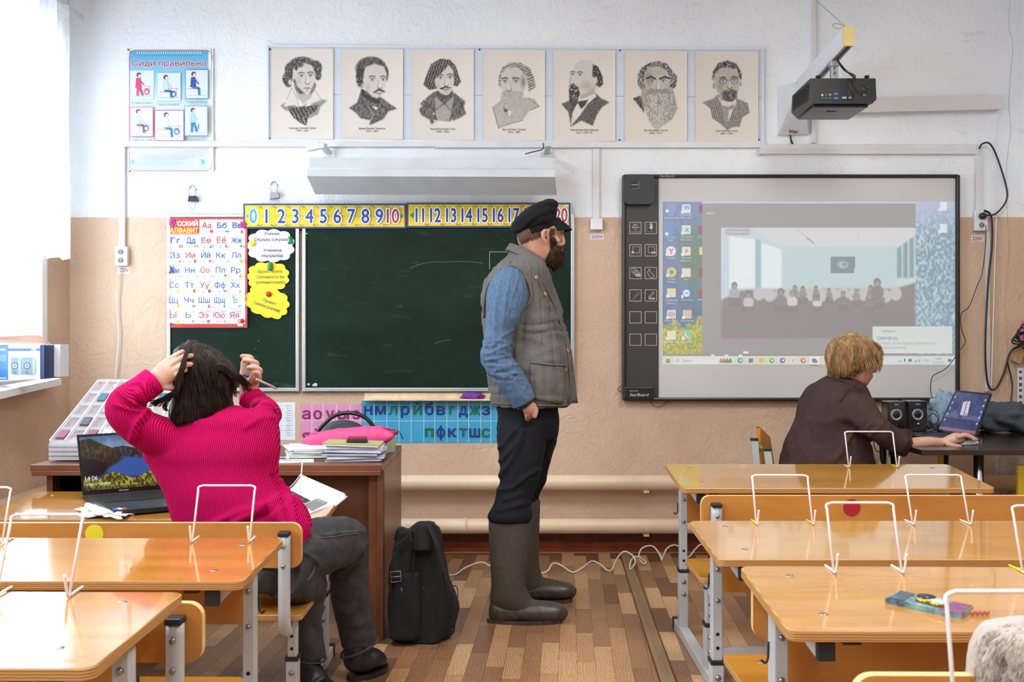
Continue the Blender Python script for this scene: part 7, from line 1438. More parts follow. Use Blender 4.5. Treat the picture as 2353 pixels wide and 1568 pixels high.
# cap
cp = Body().rows([(463.5, 1246, 1279, 4.61, .05), (468, 1232, 1283, 4.61, .08), (476, 1214, 1283, 4.61, .10), (486, 1201, 1282, 4.61, .112), (498, 1189, 1280, 4.61, .115), (510, 1179, 1277, 4.61, .112), (520, 1173, 1272, 4.61, .10), (528, 1172, 1240, 4.61, .085), (534, 1176, 1215, 4.61, .07)], seg=30, p=.95)
def capd(c, n): px, py = pxy(c); return .004*vn(c, 16, 2)-.006*bump_line(px, py, [(1215, 520), (1240, 500), (1275, 490)], 5)-.005*bump_line(px, py, [(1240, 478), (1262, 472), (1281, 478)], 3.5)-.004*bump_line(px, py, [(1190, 520), (1222, 492)], 5)
cp.fuse('cap_crown', M_capf, man, .006, 4, disp=capd)
def tiltring(x0, y0, x1, y1, d, rd, n=30):
    a, b = P(x0, y0, d), P(x1, y1, d); c = (a+b)/2; u = (b-a)/2; return [c+u*math.cos(2*math.pi*k/n)+Vector((0, rd*math.sin(2*math.pi*k/n), 0)) for k in range(n)]
bd = Body(); bd.rings([tiltring(1188, 530, 1289, 500, 4.61, .086), tiltring(1187, 537, 1290, 510, 4.61, .087), tiltring(1190, 545, 1288, 516, 4.61, .085), tiltring(1191, 552.5, 1284, 522, 4.61, .081)], 30); bd.fuse('cap_band', M_capf, man, .005, 2)
mb = MB()
def visor(u, v):
    a = (u-.5)*2.0; r = .088+.052*v; cx, cy = 1240, 505; c = P(cx, cy, 4.61); dz = -.030*v-.020*(1-math.cos(a))
    return Vector((c.x+r*math.cos(a)*1.02, c.y+.9*(.082+.012*v)*math.sin(a)*1.0, c.z-.002+dz-.014*v*v))
mb.sheet(visor, 20, 8); mb.build('cap_visor', M_capf, man, solid=.005)
# shirt sleeve, cuff
sl = Body().limb([(1178, 636, 4.47, 30, .06), (1170, 655, 4.44, 44, .075), (1165, 690, 4.42, 47, .074), (1155, 730, 4.41, 39, .068), (1146, 765, 4.41, 33, .064), (1141, 800, 4.40, 36, .062), (1141, 826, 4.40, 35, .060), (1156, 850, 4.395, 34, .056), (1174, 874, 4.40, 33, .053), (1190, 899, 4.41, 30, .049), (1203, 921, 4.42, 27, .045)], seg=28, round_=False)
sl.limb([(1172, 652, 4.5, 30, .06), (1182, 662, 4.6, 30, .07)], seg=20)
def sld(c, n):
    px, py = pxy(c); w = .0055*(ridge(c, 9, 4, (2.4, 1, .35))-.5)*(py < 800); w += .006*(ridge(c, 16, 7, (.5, .8, 2.2))-.5)*((py > 780) & (py < 880)); w += .003*(ridge(c, 26, 2, (1.5, 1, .8))-.5)
    for pts, s_, a in (([(1150, 640), (1140, 700), (1136, 790)], 3.2, .006), ([(1170, 640), (1158, 720), (1150, 800)], 2.6, .005), ([(1190, 640), (1172, 700)], 2.4, .004), ([(1178, 760), (1150, 775), (1130, 800)], 3, .005), ([(1176, 790), (1150, 800), (1120, 815)], 3, .006), ([(1182, 815), (1150, 822), (1115, 828)], 3.2, .007), ([(1190, 840), (1160, 842), (1120, 840)], 3, .006), ([(1195, 860), (1170, 858)], 2.6, .006), ([(1128, 700), (1124, 760)], 2.4, .004)): w += a*bump_line(px, py, pts, s_)
    w -= .005*bump_line(px, py, [(1138, 857), (1165, 855), (1190, 868)], 2.4); return w
sl.fuse('shirt_sleeve', M_den, man, .0055, 4, disp=sld)
cf_ = Body().limb([(1172, 868, 4.400, 34, .055), (1186, 892, 4.408, 32.5, .052), (1198, 911, 4.415, 31, .050), (1206, 924, 4.42, 30, .048)], seg=28, round_=False); cf_.fuse('shirt_cuff', M_den, man, .005, 2, disp=lambda c, n: .003*(ridge(c, 22, 9, (1, 1, 1))-.5))
hn = Body().limb([(1200, 912, 4.43, 17, .026), (1210, 930, 4.43, 15, .022), (1217, 941, 4.43, 16, .022), (1218, 952, 4.45, 13.5, .020), (1216, 962, 4.48, 10, .018)], seg=16)
for k, (dx, dd) in enumerate(((-9, -.010), (-3, -.004), (3, .004), (9, .010))): hn.limb([(1217+dx*.8, 955, 4.44+dd, 5, .010), (1218+dx*.7, 966, 4.47+dd, 5, .0095), (1219+dx*.6, 975, 4.54+dd, 4.4, .009)], seg=10)
hn.limb([(1226, 930, 4.425, 6, .011), (1232, 944, 4.42, 6, .011), (1229, 958, 4.42, 5, .010)], seg=10)
hn.fuse('hand', M_skin1, man, .0042, 3)
for k in range(13):
    a = k/12; x, y = 1192+33*a, 941-20*a+3*math.sin(a*3.14); 
    h, nr_ = hn.hit(x if 1199 < x < 1222 else min(max(x, 1200), 1221), y, .003); MB().ell(Vector(((x-CX)/F*(h.y), h.y+.012*abs(a-.5)**2*4, ZC-(y-CY)/F*h.y)), .0062, 12, 8).build('bracelet_bead', mat('bead_dark', '#23262e', .25, var=.5, vscale=60, coat=.4), man)
# vest
vs = Body().rows([(578, 1172, 1236, 4.62, .075), (592, 1160, 1248, 4.62, .10), (606, 1146, 1256, 4.62, .15), (622, 1129, 1262, 4.62, .185), (645, 1113, 1268, 4.62, .20), (670, 1106, 1273, 4.62, .20), (700, 1105, 1282, 4.62, .198), (740, 1108, 1297, 4.62, .196), (780, 1112, 1308, 4.62, .195), (830, 1117, 1316, 4.62, .198), (880, 1120, 1318, 4.62, .20), (915, 1126, 1315, 4.62, .20), (933, 1131, 1309, 4.62, .198)], seg=44, p=.92)
def vsd(c, n):
    px, py = pxy(c); u = (px-1215)/(1+.0016*(py-700)); f = np.abs(((u+400) % 19.5)-9.75)/9.75; w = -.0055*np.clip(1-(1-f)*4.2, 0, 1)*(py > 600)
    w = w+.0045*(ridge(c, 10, 3, (.7, .7, 2.0))-.55)+.002*vn(c, 30, 5)
    for y0, a in ((745, .006), (764, .006), (860, .004), (925, .0)): w -= a*np.exp(-((py-y0-(px-1230)*-.05+3*np.sin(px*.06))/3.2)**2)*(px > 1195)
    for y0 in (868, 888, 908): w -= .004*np.exp(-((py-y0)/2.2)**2)*(px < 1185)
    w -= .006*bump_line(px, py, [(1215, 700), (1200, 760), (1196, 830)], 5); return w
vs.fuse('vest', M_vest, man, .0062, 3, disp=vsd)
hem = [vs.hit(x, 926+4*math.sin((x-1130)/60)+(x-1130)*.02, .004)[0] for x in np.linspace(1133, 1304, 24)]; MB().tube(hem, .0055, 8, flat=.6).build('hem_band', M_vest, man)
ah = [(1150, 622), (1172, 612), (1193, 618), (1208, 636), (1217, 660), (1220, 680), (1212, 700), (1196, 713)]
MB().tube(smoothpath([vs.hit(x, y, .004)[0] for x, y in ah], 5), .0065, 8).build('armhole_binding', M_vest, man); MB().tube(smoothpath([P(1150, 622, 4.45), P(1128, 645, 4.44), P(1117, 668, 4.45), P(1113, 700, 4.47), P(1112, 730, 4.5)], 5), .0065, 8).build('armhole_binding', M_vest, man)
# stand collar
mb = MB()
def collar(u, v):
    a = 2*math.pi*u*.94+.05; a0 = P(1165, 572, 4.62); b0 = P(1256, 628, 4.62); c = (a0+b0)/2; e = (b0-a0)/2; up = Vector((.45, 0, .9)).normalized()*(.036*v-.008)
    return c+e*math.cos(a)*(1-.05*v)+Vector((0, -(.098-.008*v)*math.sin(a), 0))+up+Vector((0, 0, .030*abs(math.sin(a))**2*.2))
mb.sheet(collar, 44, 5); mb.build('stand_collar', M_vest, man, solid=.011)
# placket flap, pocket, buttons, seams
M_btn = mat('wooden_button', '#a8743c', .45, var=.15, vscale=50)
for x, y in ((1231, 638), (1251, 676), (1303, 806), (1299, 851)):
    h, nr_ = vs.hit(x, y, .003); q = MB().lathe([(.009, 0), (.0095, .002), (.0085, .004), (.006, .0034)], h, nr_, 16); q.build('button', M_btn, man)
    for s_ in (-1, 1): MB().lathe([(.0011, 0), (.0011, .0042)], h+Vector((0, 0, s_*.0025)), nr_, 6).build('button_hole', M_dk, man)
for pts, r, nm in (([(1240, 630), (1255, 665), (1272, 700), (1288, 745), (1300, 790), (1307, 840), (1308, 890), (1305, 930)], .0035, 'placket_edge'), ([(1222, 612), (1238, 650), (1262, 705), (1282, 770), (1292, 840), (1292, 925)], .0018, 'placket_seam'), ([(1177, 590), (1176, 612)], .0014, 'shoulder_seam')):
    MB().tube(smoothpath([vs.hit(x, y, .002)[0] for x, y in pts], 5), r, 6).build(nm, M_vest, man)
fl = MB()
def flap(u, v):
    xs = np.interp(v, [0, .2, .45, .6, .85, 1], [1252, 1262, 1278, 1290, 1318, 1324]); ys = 628+v*302; x2 = np.interp(v, [0, .2, .35, .42, .6, 1], [1262, 1272, 1287, 1284, 1306, 1316]); q = P(xs*(1-u)+x2*u, ys, 4.68-.02*u); return q
fl.sheet(lambda u, v: P(np.interp(v, [0, .1, .31, .36, .6, 1], [1246, 1256, 1277, 1280, 1306, 1312])*(1-u)+np.interp(v, [0, .1, .31, .36, .62, .86, 1], [1258, 1270, 1294, 1287, 1312, 1320, 1326])*u, 624+v*303, 4.60+.06*u), 6, 30); fl.build('far_front_panel', M_vest, man, solid=.010)
pk_ = MB(); PP = lambda u, v, l: vs.hit((1219+76*u)*(1-v)+(1221+71*u)*v, (832+7*u)*(1-v)+(917+10*u)*v, l)[0]
pk_.sheet(lambda u, v: PP(u, v, .006+.003*math.sin(math.pi*v)), 14, 14); pk_.build('patch_pocket', M_vest, man, solid=.006)
MB().tube([PP(u, .02, .012) for u in np.linspace(0, 1, 12)], .005, 8, flat=.7).build('pocket_hem', M_vest, man)
# trousers
tr = Body().rows([(915, 1136, 1300, 4.62, .17), (935, 1138, 1284, 4.62, .165), (960, 1144, 1285, 4.62, .17), (985, 1142, 1284, 4.62, .17), (1005, 1144, 1281, 4.62, .165)], seg=36, p=.95)
tr.rows([(985, 1142, 1262, 4.54, .10), (1010, 1142, 1256, 4.53, .10), (1050, 1147, 1250, 4.51, .098), (1085, 1150, 1243, 4.50, .095), (1110, 1149, 1236, 4.49, .092), (1130, 1141, 1228, 4.48, .09), (1155, 1134, 1220, 4.47, .095), (1180, 1121, 1223, 4.46, .100), (1192, 1119, 1223, 4.46, .100), (1198, 1127, 1219, 4.46, .092)], seg=28, p=.95)
tr.rows([(985, 1175, 1284, 4.70, .10), (1010, 1178, 1280, 4.71, .10), (1050, 1184, 1270, 4.73, .095), (1085, 1186, 1259, 4.75, .09), (1105, 1184, 1256, 4.76, .088), (1130, 1180, 1244, 4.78, .085), (1150, 1175, 1236, 4.79, .08)], seg=26, p=.95)
def trd(c, n):
    px, py = pxy(c); w = .004*(ridge(c, 9, 6, (1, 1, 1.2))-.5)
    for pts, s_, a in (([(1150, 1030), (1175, 1000), (1200, 975)], 5, .010), ([(1152, 1060), (1180, 1030), (1203, 990)], 5, .010), ([(1150, 1095), (1175, 1060), (1200, 1010)], 6, .010), ([(1148, 1128), (1180, 1122), (1210, 1095), (1235, 1080)], 5, .012), ([(1145, 1175), (1180, 1165), (1215, 1155)], 5, .008), ([(1160, 1150), (1200, 1135)], 4, .006)): w += a*bump_line(px, py, pts, s_)
    w -= .004*bump_line(px, py, [(1207, 968), (1204, 1010), (1196, 1060), (1190, 1100)], 1.8); return w
tr.fuse('trousers', M_trs, man, .0068, 4, disp=trd)
lp = [tr.hit(x, y, .004)[0] for x, y in ((1209, 966), (1222, 962), (1236, 955), (1240, 940))]; MB().tube(smoothpath(lp, 4), .004, 6).build('pocket_edge', M_trs, man)
# boots
def boot(nm, shaft, heel, toe, d, ry, tops, far=False):
    bt = child_empty('boot', man, P(heel[0], heel[1], d)*Vector((1, 1, 0)))
    sh = Body().rows(shaft, seg=30, p=.95); sh.limb([(heel[0]+4, heel[1]-6, d, 24, .048), ((heel[0]*2+toe[0])/3+4, heel[1]-6, d, 23, .050), (toe[0]-26, toe[1]-2, d, 18, .045)], seg=20)
    sh.fuse('felt_shaft', M_felt, bt, .006, 4, disp=lambda c, n: .002*vn(c, 12, 3)+.0012*vn(c, 60, 5))
    ga = Body().limb([(heel[0], heel[1], d, ry+1, .052), ((heel[0]*2+toe[0])/3, heel[1]+1, d, ry-1, .056), ((heel[0]+toe[0]*2)/3, toe[1], d, ry-2, .058), (toe[0]-12, toe[1]+2, d, ry-5, .050), (toe[0]-4, toe[1]+4, d, ry-9, .036)], seg=24)
    ga.v = [(x, y, max(z, .004)) if z < .004 else (x, y, z) for x, y, z in ga.v]
    ga.fuse('galosh', M_rub, bt, .005, 4, disp=lambda c, n: .0012*vn(c, 25, 8))
    rim = smoothpath([ga.hit(x, y, .0015)[0] for x, y in tops], 5); MB().tube(rim, .0028, 6).build('galosh_rim', M_rub, bt)
    so = MB(); pts = []; hx, tx = (heel[0]-ry-1-CX)/F*d, (toe[0]+1-CX)/F*d; n = 30
    for k in range(n):
        a = 2*math.pi*k/n; u = .5+.5*math.cos(a); pts.append((hx+(tx-hx)*u, d+.056*math.sin(a)*(1 if u > .4 else .86), .0))
    so.prism(pts, (0, 0, .018)); so.build('sole', M_rub, bt)
boot('near', [(1191, 1122, 1220, 4.46, .088), (1250, 1124, 1218, 4.46, .084), (1300, 1127, 1212, 4.455, .078), (1345, 1128, 1209, 4.45, .072), (1375, 1126, 1222, 4.45, .066), (1395, 1128, 1235, 4.45, .056)], (1147, 1403), (1292, 1406), 4.45, 27, [(1124, 1378), (1150, 1384), (1185, 1392), (1212, 1386), (1236, 1379), (1252, 1384)])
boot('far', [(1148, 1162, 1241, 4.80, .085), (1200, 1162, 1240, 4.80, .082), (1260, 1163, 1239, 4.80, .078), (1300, 1164, 1239, 4.80, .072), (1335, 1166, 1250, 4.80, .062), (1350, 1168, 1262, 4.80, .054)], (1187, 1355), (1315, 1356), 4.80, 24, [(1200, 1348), (1222, 1350), (1240, 1343), (1258, 1335), (1270, 1336)])
# ============================ the person in the pink sweater ============================
pw_ = thing('person', 'seated person in a pink ribbed sweater with both hands raised to dark hair', 'person', (-.88, 3.38, 0))
def knit():
    m, t, b = newmat('pink_rib_knit'); a = t.new('ShaderNodeAttribute', attribute_name='rib'); co = t.coord('World')
    w = t.math('SINE', t.math('ADD', t.math('MULTIPLY', a.outputs['Fac'], 2*math.pi/.0062), t.math('MULTIPLY', t.noise(co, 14, 2), 1.2))); nz_ = t.noise(co, 420, 3, .7)
    h = t.math('ADD', t.math('MULTIPLY', w, .5), t.math('MULTIPLY', nz_, .5)); c = t.ramp(h, [(.0, lin('#98003f')), (.6, lin('#cf0a62'))]); t.link(c, b.inputs['Base Color'])
    b.inputs['Roughness'].default_value = .85; b.inputs['Specular IOR Level'].default_value = .1
    t.link(t.bump(h, 1.0, .0034), b.inputs['Normal']); return m
M_knit = knit()
sw = Body().rows([(940, 482, 560, 3.42, .06), (950, 455, 612, 3.42, .08), (962, 425, 632, 3.42, .10), (985, 388, 641, 3.42, .112), (1010, 352, 642, 3.41, .12), (1040, 328, 642, 3.40, .122), (1070, 344, 639, 3.40, .122), (1100, 362, 640, 3.39, .122), (1130, 378, 652, 3.38, .124), (1160, 389, 680, 3.38, .128), (1195, 402, 702, 3.38, .132), (1225, 425, 712, 3.38, .135), (1255, 470, 700, 3.38, .130)], seg=40, p=.9)
sw.limb([(420, 1030, 3.40, 45, .09), (370, 1008, 3.36, 48, .085), (330, 988, 3.31, 44, .072), (296, 966, 3.27, 40, .064), (277, 944, 3.25, 35, .058), (284, 922, 3.26, 34, .055), (305, 908, 3.29, 34, .052), (328, 893, 3.31, 33, .048), (345, 883, 3.33, 29, .042)], seg=24)
sw.limb([(600, 985, 3.42, 36, .07), (612, 965, 3.47, 30, .062), (614, 948, 3.54, 27, .056), (605, 935, 3.60, 27, .052), (588, 926, 3.62, 27, .048), (574, 918, 3.63, 25, .044)], seg=22)
sw.limb([(660, 1180, 3.37, 40, .12), (680, 1215, 3.35, 34, .11), (690, 1240, 3.34, 24, .10)], seg=22)
sw.limb([(486, 960, 3.43, 20, .05), (500, 952, 3.44, 17, .05), (520, 952, 3.46, 16, .045)], seg=14)
def swd(c, n):
    px, py = pxy(c); w = .004*vn(c, 7, 4)
    for pts, s_, a in (([(300, 1010), (308, 975), (330, 952)], 5, .012), ([(312, 905), (330, 930), (350, 935)], 4, .009), ([(270, 900), (300, 925), (340, 945)], 4, .008), ([(262, 930), (300, 945), (345, 950)], 4, .009), ([(338, 862), (346, 880), (360, 900)], 3.5, .006), ([(640, 1105), (665, 1150), (680, 1230)], 7, .014), ([(655, 1100), (690, 1165), (705, 1230)], 6, .012), ([(540, 1200), (600, 1170), (650, 1135)], 9, .012), ([(480, 1210), (540, 1180), (600, 1160)], 8, .009), ([(630, 940), (600, 935), (575, 945)], 3, .006), ([(560, 985), (600, 960), (632, 960)], 6, .006)): w += a*bump_line(px, py, pts, s_)
    w -= .010*bump_line(px, py, [(628, 1095), (650, 1140), (662, 1200)], 5)+.009*bump_line(px, py, [(318, 1015), (322, 985), (345, 960)], 4)+.007*bump_line(px, py, [(545, 1215), (610, 1185), (650, 1150)], 6)
    return w
def swr(c):
    px, py = pxy(c); x = c[:, 0]; z = c[:, 2]; arm = np.clip((335-px)/40, 0, 1)*np.clip((965-py)/30, 0, 1); e0 = P(305, 940, 3.3); tors = x-e0.x-.16*(z-.9)*np.clip((px-420)/200, -1, 1); fore = (z-e0.z)*.75+(x-e0.x)*.65; return tors*(1-arm)+fore*arm
sw.fuse('sweater', M_knit, pw_, .0052, 5, disp=swd, attr=swr)
for cx_, cy_, rx_, ry_, d_, tl_ in ((346, 882, 24, 29, 3.33, 0), ):
    A_c, B_c = P(334, 890, 3.318), P(352, 876, 3.332); ax_ = (B_c-A_c).normalized(); s1 = ax_.cross(Vector((0, 1, 0))).normalized(); s2_ = s1.cross(ax_)
    mbq = MB(); n_q = 10
    for q_ in range(7): c_q = A_c.lerp(B_c, q_/6); mbq.tube([c_q+s1*(.0425*math.cos(a))+s2_*(.046*math.sin(a)) for a in np.linspace(0, 6.2832, 28, endpoint=False)], .0042, 6, closed=True)
    mbq.build('ribbed_cuff', M_knit, pw_)
mbq = MB(); A_c, B_c = P(592, 930, 3.62), P(573, 912, 3.63)
for q_ in range(6): c_q = A_c.lerp(B_c, q_/5); ax_ = (B_c-A_c).normalized(); s1 = ax_.cross(Vector((0, 1, 0))).normalized(); s2_ = s1.cross(ax_); mbq.tube([c_q+s1*(.0395*math.cos(a))+s2_*(.045*math.sin(a)) for a in np.linspace(0, 6.2832, 28, endpoint=False)], .0042, 6, closed=True)
mbq.build('ribbed_cuff', M_knit, pw_)
# head (mostly covered by hair)
h2 = Body().rows([(806, 432, 478, 3.46, .05), (822, 416, 496, 3.46, .075), (845, 408, 516, 3.46, .085), (880, 412, 518, 3.46, .085), (905, 425, 510, 3.46, .07), (925, 445, 505, 3.46, .05)], seg=26, p=1).rows([(900, 452, 512, 3.45, .05), (930, 450, 515, 3.44, .052), (965, 440, 525, 3.43, .06)], seg=20, p=1)
h2.limb([(455, 880, 3.54, 6, .014), (456, 888, 3.56, 5, .012)], seg=10)
h2.fuse('head', M_skin2, pw_, .005, 4)
# hands, each with palm, four fingers and a thumb
lh = Body().limb([(338, 886, 3.325, 22, .028), (352, 880, 3.325, 21, .026), (368, 868, 3.32, 25, .022), (384, 853, 3.32, 27, .019), (392, 844, 3.325, 25, .017)], seg=20)
for pts in ([(384, 834, 3.325, 8.5, .0115), (398, 822, 3.33, 7.5, .0105), (414, 812, 3.345, 6.8, .0098), (426, 807, 3.37, 6, .009)], [(392, 840, 3.32, 8.5, .0115), (408, 829, 3.315, 7.6, .0105), (424, 820, 3.32, 7, .0098), (440, 818, 3.34, 6.2, .009)], [(398, 852, 3.32, 8.2, .011), (414, 843, 3.312, 7.4, .0102), (428, 838, 3.315, 6.8, .0096), (441, 838, 3.335, 6.2, .009)], [(397, 864, 3.32, 7.4, .010), (410, 858, 3.315, 6.6, .0092), (421, 852, 3.318, 6.0, .0086), (430, 850, 3.335, 5.4, .008)], [(364, 880, 3.325, 9.5, .013), (376, 888, 3.32, 8.6, .012), (388, 891, 3.322, 7.8, .0105), (402, 895, 3.34, 6.4, .009)]): lh.limb(pts, seg=12)
lh.fuse('hand', M_skin2, pw_, .0032, 3)
rh_ = Body().limb([(572, 925, 3.63, 21, .028), (571, 905, 3.625, 19.5, .026), (572, 888, 3.62, 22, .023), (574, 868, 3.615, 24, .020), (573, 850, 3.615, 22, .018), (570, 838, 3.615, 18, .016)], seg=20)
for pts in ([(566, 838, 3.61, 7, .010), (578, 826, 3.60, 6.4, .0096), (572, 820, 3.585, 5.8, .009), (556, 819, 3.575, 5.2, .0082)], [(578, 846, 3.605, 7.4, .0105), (591, 838, 3.59, 7, .010), (580, 831, 3.575, 6.6, .0096), (561, 829, 3.57, 5.6, .0085)], [(584, 862, 3.60, 7.4, .0105), (598, 853, 3.585, 7, .010), (588, 846, 3.57, 6.4, .0095), (572, 845, 3.565, 5.6, .0085)], [(586, 878, 3.60, 7, .010), (595, 872, 3.585, 6.4, .0095), (594, 858, 3.572, 5.8, .009), (582, 856, 3.568, 5.2, .008)], [(566, 885, 3.60, 8, .012), (574, 876, 3.585, 7.4, .0105), (580, 866, 3.575, 6.6, .0098), (581, 856, 3.570, 5.6, .0085)]): rh_.limb(pts, seg=12)
rh_.fuse('hand', M_skin2, pw_, .0032, 3)
pen = thing('pen', 'thin striped ballpoint pen held in the raised right hand', 'pen', P(600, 878, 3.56))
MB().tube([P(588, 872, 3.55), P(630, 891, 3.55)], .0042, 8).build('barrel', mat('pen_white', '#c9bcc0', .3), pen); MB().tube([P(630, 891, 3.55), P(639, 895, 3.55)], [.0035, .0008], 8).build('tip', mat('steel', '#8d9094'), pen); MB().tube([P(560, 862, 3.552), P(572, 866, 3.55)], .0044, 8).build('end_plug', mat('pen_blue', '#2b2a86', .3), pen)
for s_ in (-1, 1): MB().tube([P(590, 873+s_*1.2, 3.5455), P(628, 890+s_*1.2, 3.5455)], .0008, 5).build('stripe', mat('pen_red', '#a8384a', .4), pen)
# hair
hb2 = Body().rows([(788, 430, 452, 3.44, .03), (795, 416, 474, 3.44, .06), (806, 406, 497, 3.44, .085), (820, 402, 514, 3.44, .098), (842, 398, 534, 3.44, .105), (862, 397, 541, 3.44, .105), (885, 400, 538, 3.44, .102), (910, 400, 532, 3.43, .096), (935, 394, 534, 3.42, .088), (953, 391, 524, 3.41, .078), (966, 396, 490, 3.40, .066), (977, 402, 440, 3.39, .045)], seg=36, p=.95)
def hbd(c, n): return .005*(ridge(c, 26, 5, (1.6, 1, .12))-.5)+.0025*(ridge(c, 70, 2, (1.5, 1, .10))-.5)
hb2.fuse('hair', M_hair1, pw_, .005, 4, disp=hbd)
mb = MB(); rn = random.Random(9); rts = []
def hd_(x, y): h, nr_ = hb2.hit(x, y, 0); return min(h.y, 3.47)
for k in range(520):
    u = rn.random(); x0 = 425+rn.uniform(-8, 34); y0 = 796+rn.random()*10; xe = 394+142*u; ye = 930+rn.uniform(0, 34)+(22 if u < .35 else 8)-(18*u); path = []
    for j in range(5):
        t_ = j/4; e = t_**.55; x = x0+(xe-x0)*e+6*math.sin(t_*3+u*9); y = y0+(ye-y0)*t_**1.15; path.append((x, y, hd_(min(max(x, 399), 534), min(max(y, 796), 958))-.002))
    rts.append(path)
for k in range(110):   # lock drawn out to the right hand
    v = rn.random(); rts.append([(500+rn.uniform(-6, 10), 838+14*v, 3.35), (535, 856+10*v, 3.40), (555+rn.uniform(-2, 2), 866+16*v+rn.uniform(-3, 3), 3.47), (572+rn.uniform(-12, 8), 884+30*v*rn.random()+rn.uniform(-6, 4), 3.53)])
for k in range(24): rts.append([(525, 862, 3.37), (537, 880, 3.41), (540+rn.uniform(-3, 3), 900+rn.uniform(-8, 14), 3.43)])
for k in range(90):   # lock hanging from the left hand and blown out to the left
    rts.append([(408+rn.uniform(-3, 4), 868, 3.33), (405+rn.uniform(-3, 3), 895, 3.33), (388+rn.uniform(-5, 5), 912+rn.uniform(-4, 4), 3.33), (352+rn.uniform(-12, 16), 928+rn.uniform(-6, 8), 3.34)])
for k in range(26): rts.append([(402, 905, 3.33), (392+rn.uniform(-3, 3), 915, 3.33), (378+rn.uniform(-4, 3), 932+rn.uniform(-3, 5), 3.335), (384+rn.uniform(-4, 4), 945, 3.34)])
for k in range(90): rts.append([(440+rn.uniform(-3, 2), 786+rn.uniform(0, 3), 3.36), (430+rn.uniform(-3, 3), 808, 3.315), (421+rn.uniform(-3, 4), 838, 3.297), (413+rn.uniform(-5, 5), 872, 3.305), (405+rn.uniform(-5, 6), 915, 3.32)])
strands(mb, rts, 12, .0011, 4, .3, .006); mb.build('hair_locks', M_hair1, pw_)['kind'] = 'stuff'
# jeans and boots
def denim_black():
    return mat('black_jeans', '#1b1a1d', .8, var=.3, vscale=26, bump=.35, bscale=450, col2='#37353a')
M_jn = denim_black()
je = Body().rows([(1195, 500, 690, 3.38, .12), (1230, 500, 700, 3.37, .13), (1270, 505, 705, 3.36, .14), (1310, 510, 700, 3.34, .14), (1345, 520, 690, 3.34, .12)], seg=30, p=.9)
je.limb([(650, 1288, 3.33, 66, .11), (700, 1268, 3.40, 68, .10), (755, 1250, 3.50, 62, .088), (795, 1240, 3.60, 50, .078), (802, 1262, 3.655, 45, .074), (803, 1300, 3.68, 43, .068), (804, 1350, 3.69, 46, .064), (812, 1400, 3.70, 44, .060), (821, 1450, 3.705, 43, .057), (826, 1482, 3.71, 42, .055)], seg=26, round_=False)
je.limb([(640, 1310, 3.28, 60, .10), (680, 1325, 3.36, 50, .09), (706, 1345, 3.46, 44, .075), (706, 1380, 3.50, 40, .07), (703, 1430, 3.51, 38, .06), (705, 1480, 3.52, 38, .056), (708, 1512, 3.53, 38, .054)], seg=24, round_=False)
def jed(c, n):
    px, py = pxy(c); w = .005*(ridge(c, 12, 4, (1, 1, 1))-.5)+.003*vn(c, 30, 3)
    for pts, s_, a in (([(716, 1215), (740, 1232), (800, 1225), (838, 1222)], 3, .006), ([(700, 1270), (735, 1300), (715, 1330)], 3, .007), ([(840, 1250), (800, 1300), (765, 1330)], 6, .009), ([(835, 1275), (800, 1330)], 5, .007), ([(690, 1215), (715, 1250), (722, 1290)], 5, .009)): w += a*bump_line(px, py, pts, s_)
    return w
je.fuse('jeans', M_jn, pw_, .0065, 4, disp=jed)
M_hemj = mat('jeans_hem', '#2e2b2e', .8, var=.4, vscale=60, bump=.5, bscale=200)
def hemring(cx, cy, rx, ry, d, rd, tl): return [P(cx+rx*math.cos(a), cy+ry*math.sin(a)+tl*math.cos(a), d)+Vector((0, -rd*math.sin(a), 0)) for a in np.linspace(0, 2*math.pi, 28, endpoint=False)]
MB().tube(hemring(826, 1487, 42, 6, 3.71, .058, -18), .0065, 8, closed=True, flat=.6).build('jeans_hem', M_hemj, pw_); MB().tube(hemring(709, 1508, 38, 4, 3.53, .056, 8), .0065, 8, closed=True, flat=.6).build('jeans_hem', M_hemj, pw_)
for pts in ([(706, 1222), (740, 1236), (790, 1230), (838, 1224)], [(697, 1268), (722, 1300), (707, 1335)]): MB().tube(smoothpath([je.hit(x, y, .001)[0] for x, y in pts], 6), .0013, 6).build('seam_stitching', mat('stitch_brown', '#6a5a48', .7), pw_)
M_shoe = mat('black_shoe', '#121214', .45, var=.3, vscale=40, bump=.3, bscale=120)
def shoe(hx, hy, tx, ty, d0, d1, ry):
    sh = child_empty('shoe', pw_, P(hx, hy, d0)*Vector((1, 1, 0))); b = Body().limb([(hx, hy-14, d0, ry+5, .046), ((hx*2+tx)/3, hy-6+(ty-hy)/3, d0*.67+d1*.33, ry+2, .050), ((hx+2*tx)/3, ty, d0*.33+d1*.67, ry-2, .050), (tx, ty+2, d1, ry-9, .036)], seg=22)
    b.limb([(hx+2, hy-40, d0, ry+6, .046), (hx, hy-14, d0, ry+4, .044)], seg=18)
    b.v = [(x, y, max(z, .012)) for x, y, z in b.v]; b.fuse('upper', M_shoe, sh, .005, 3, disp=lambda c, n: .0015*vn(c, 30, 2))
    s2 = MB(); pts = []; A, B = P(hx, 0, d0), P(tx, 0, d1); A.z = B.z = 0; u_ = (B-A); L = u_.length; u_.normalize(); w_ = Vector((-u_.y, u_.x, 0))
    for k in range(26): a = 2*math.pi*k/26; pts.append(A+u_*(L/2+(L/2+.035)*math.cos(a))+w_*.048*math.sin(a))
    s2.prism(pts, (0, 0, .02)); s2.build('sole', M_shoe, sh)
shoe(818, 1530, 872, 1512, 3.70, 3.80, 25); shoe(705, 1552, 752, 1580, 3.52, 3.44, 25)
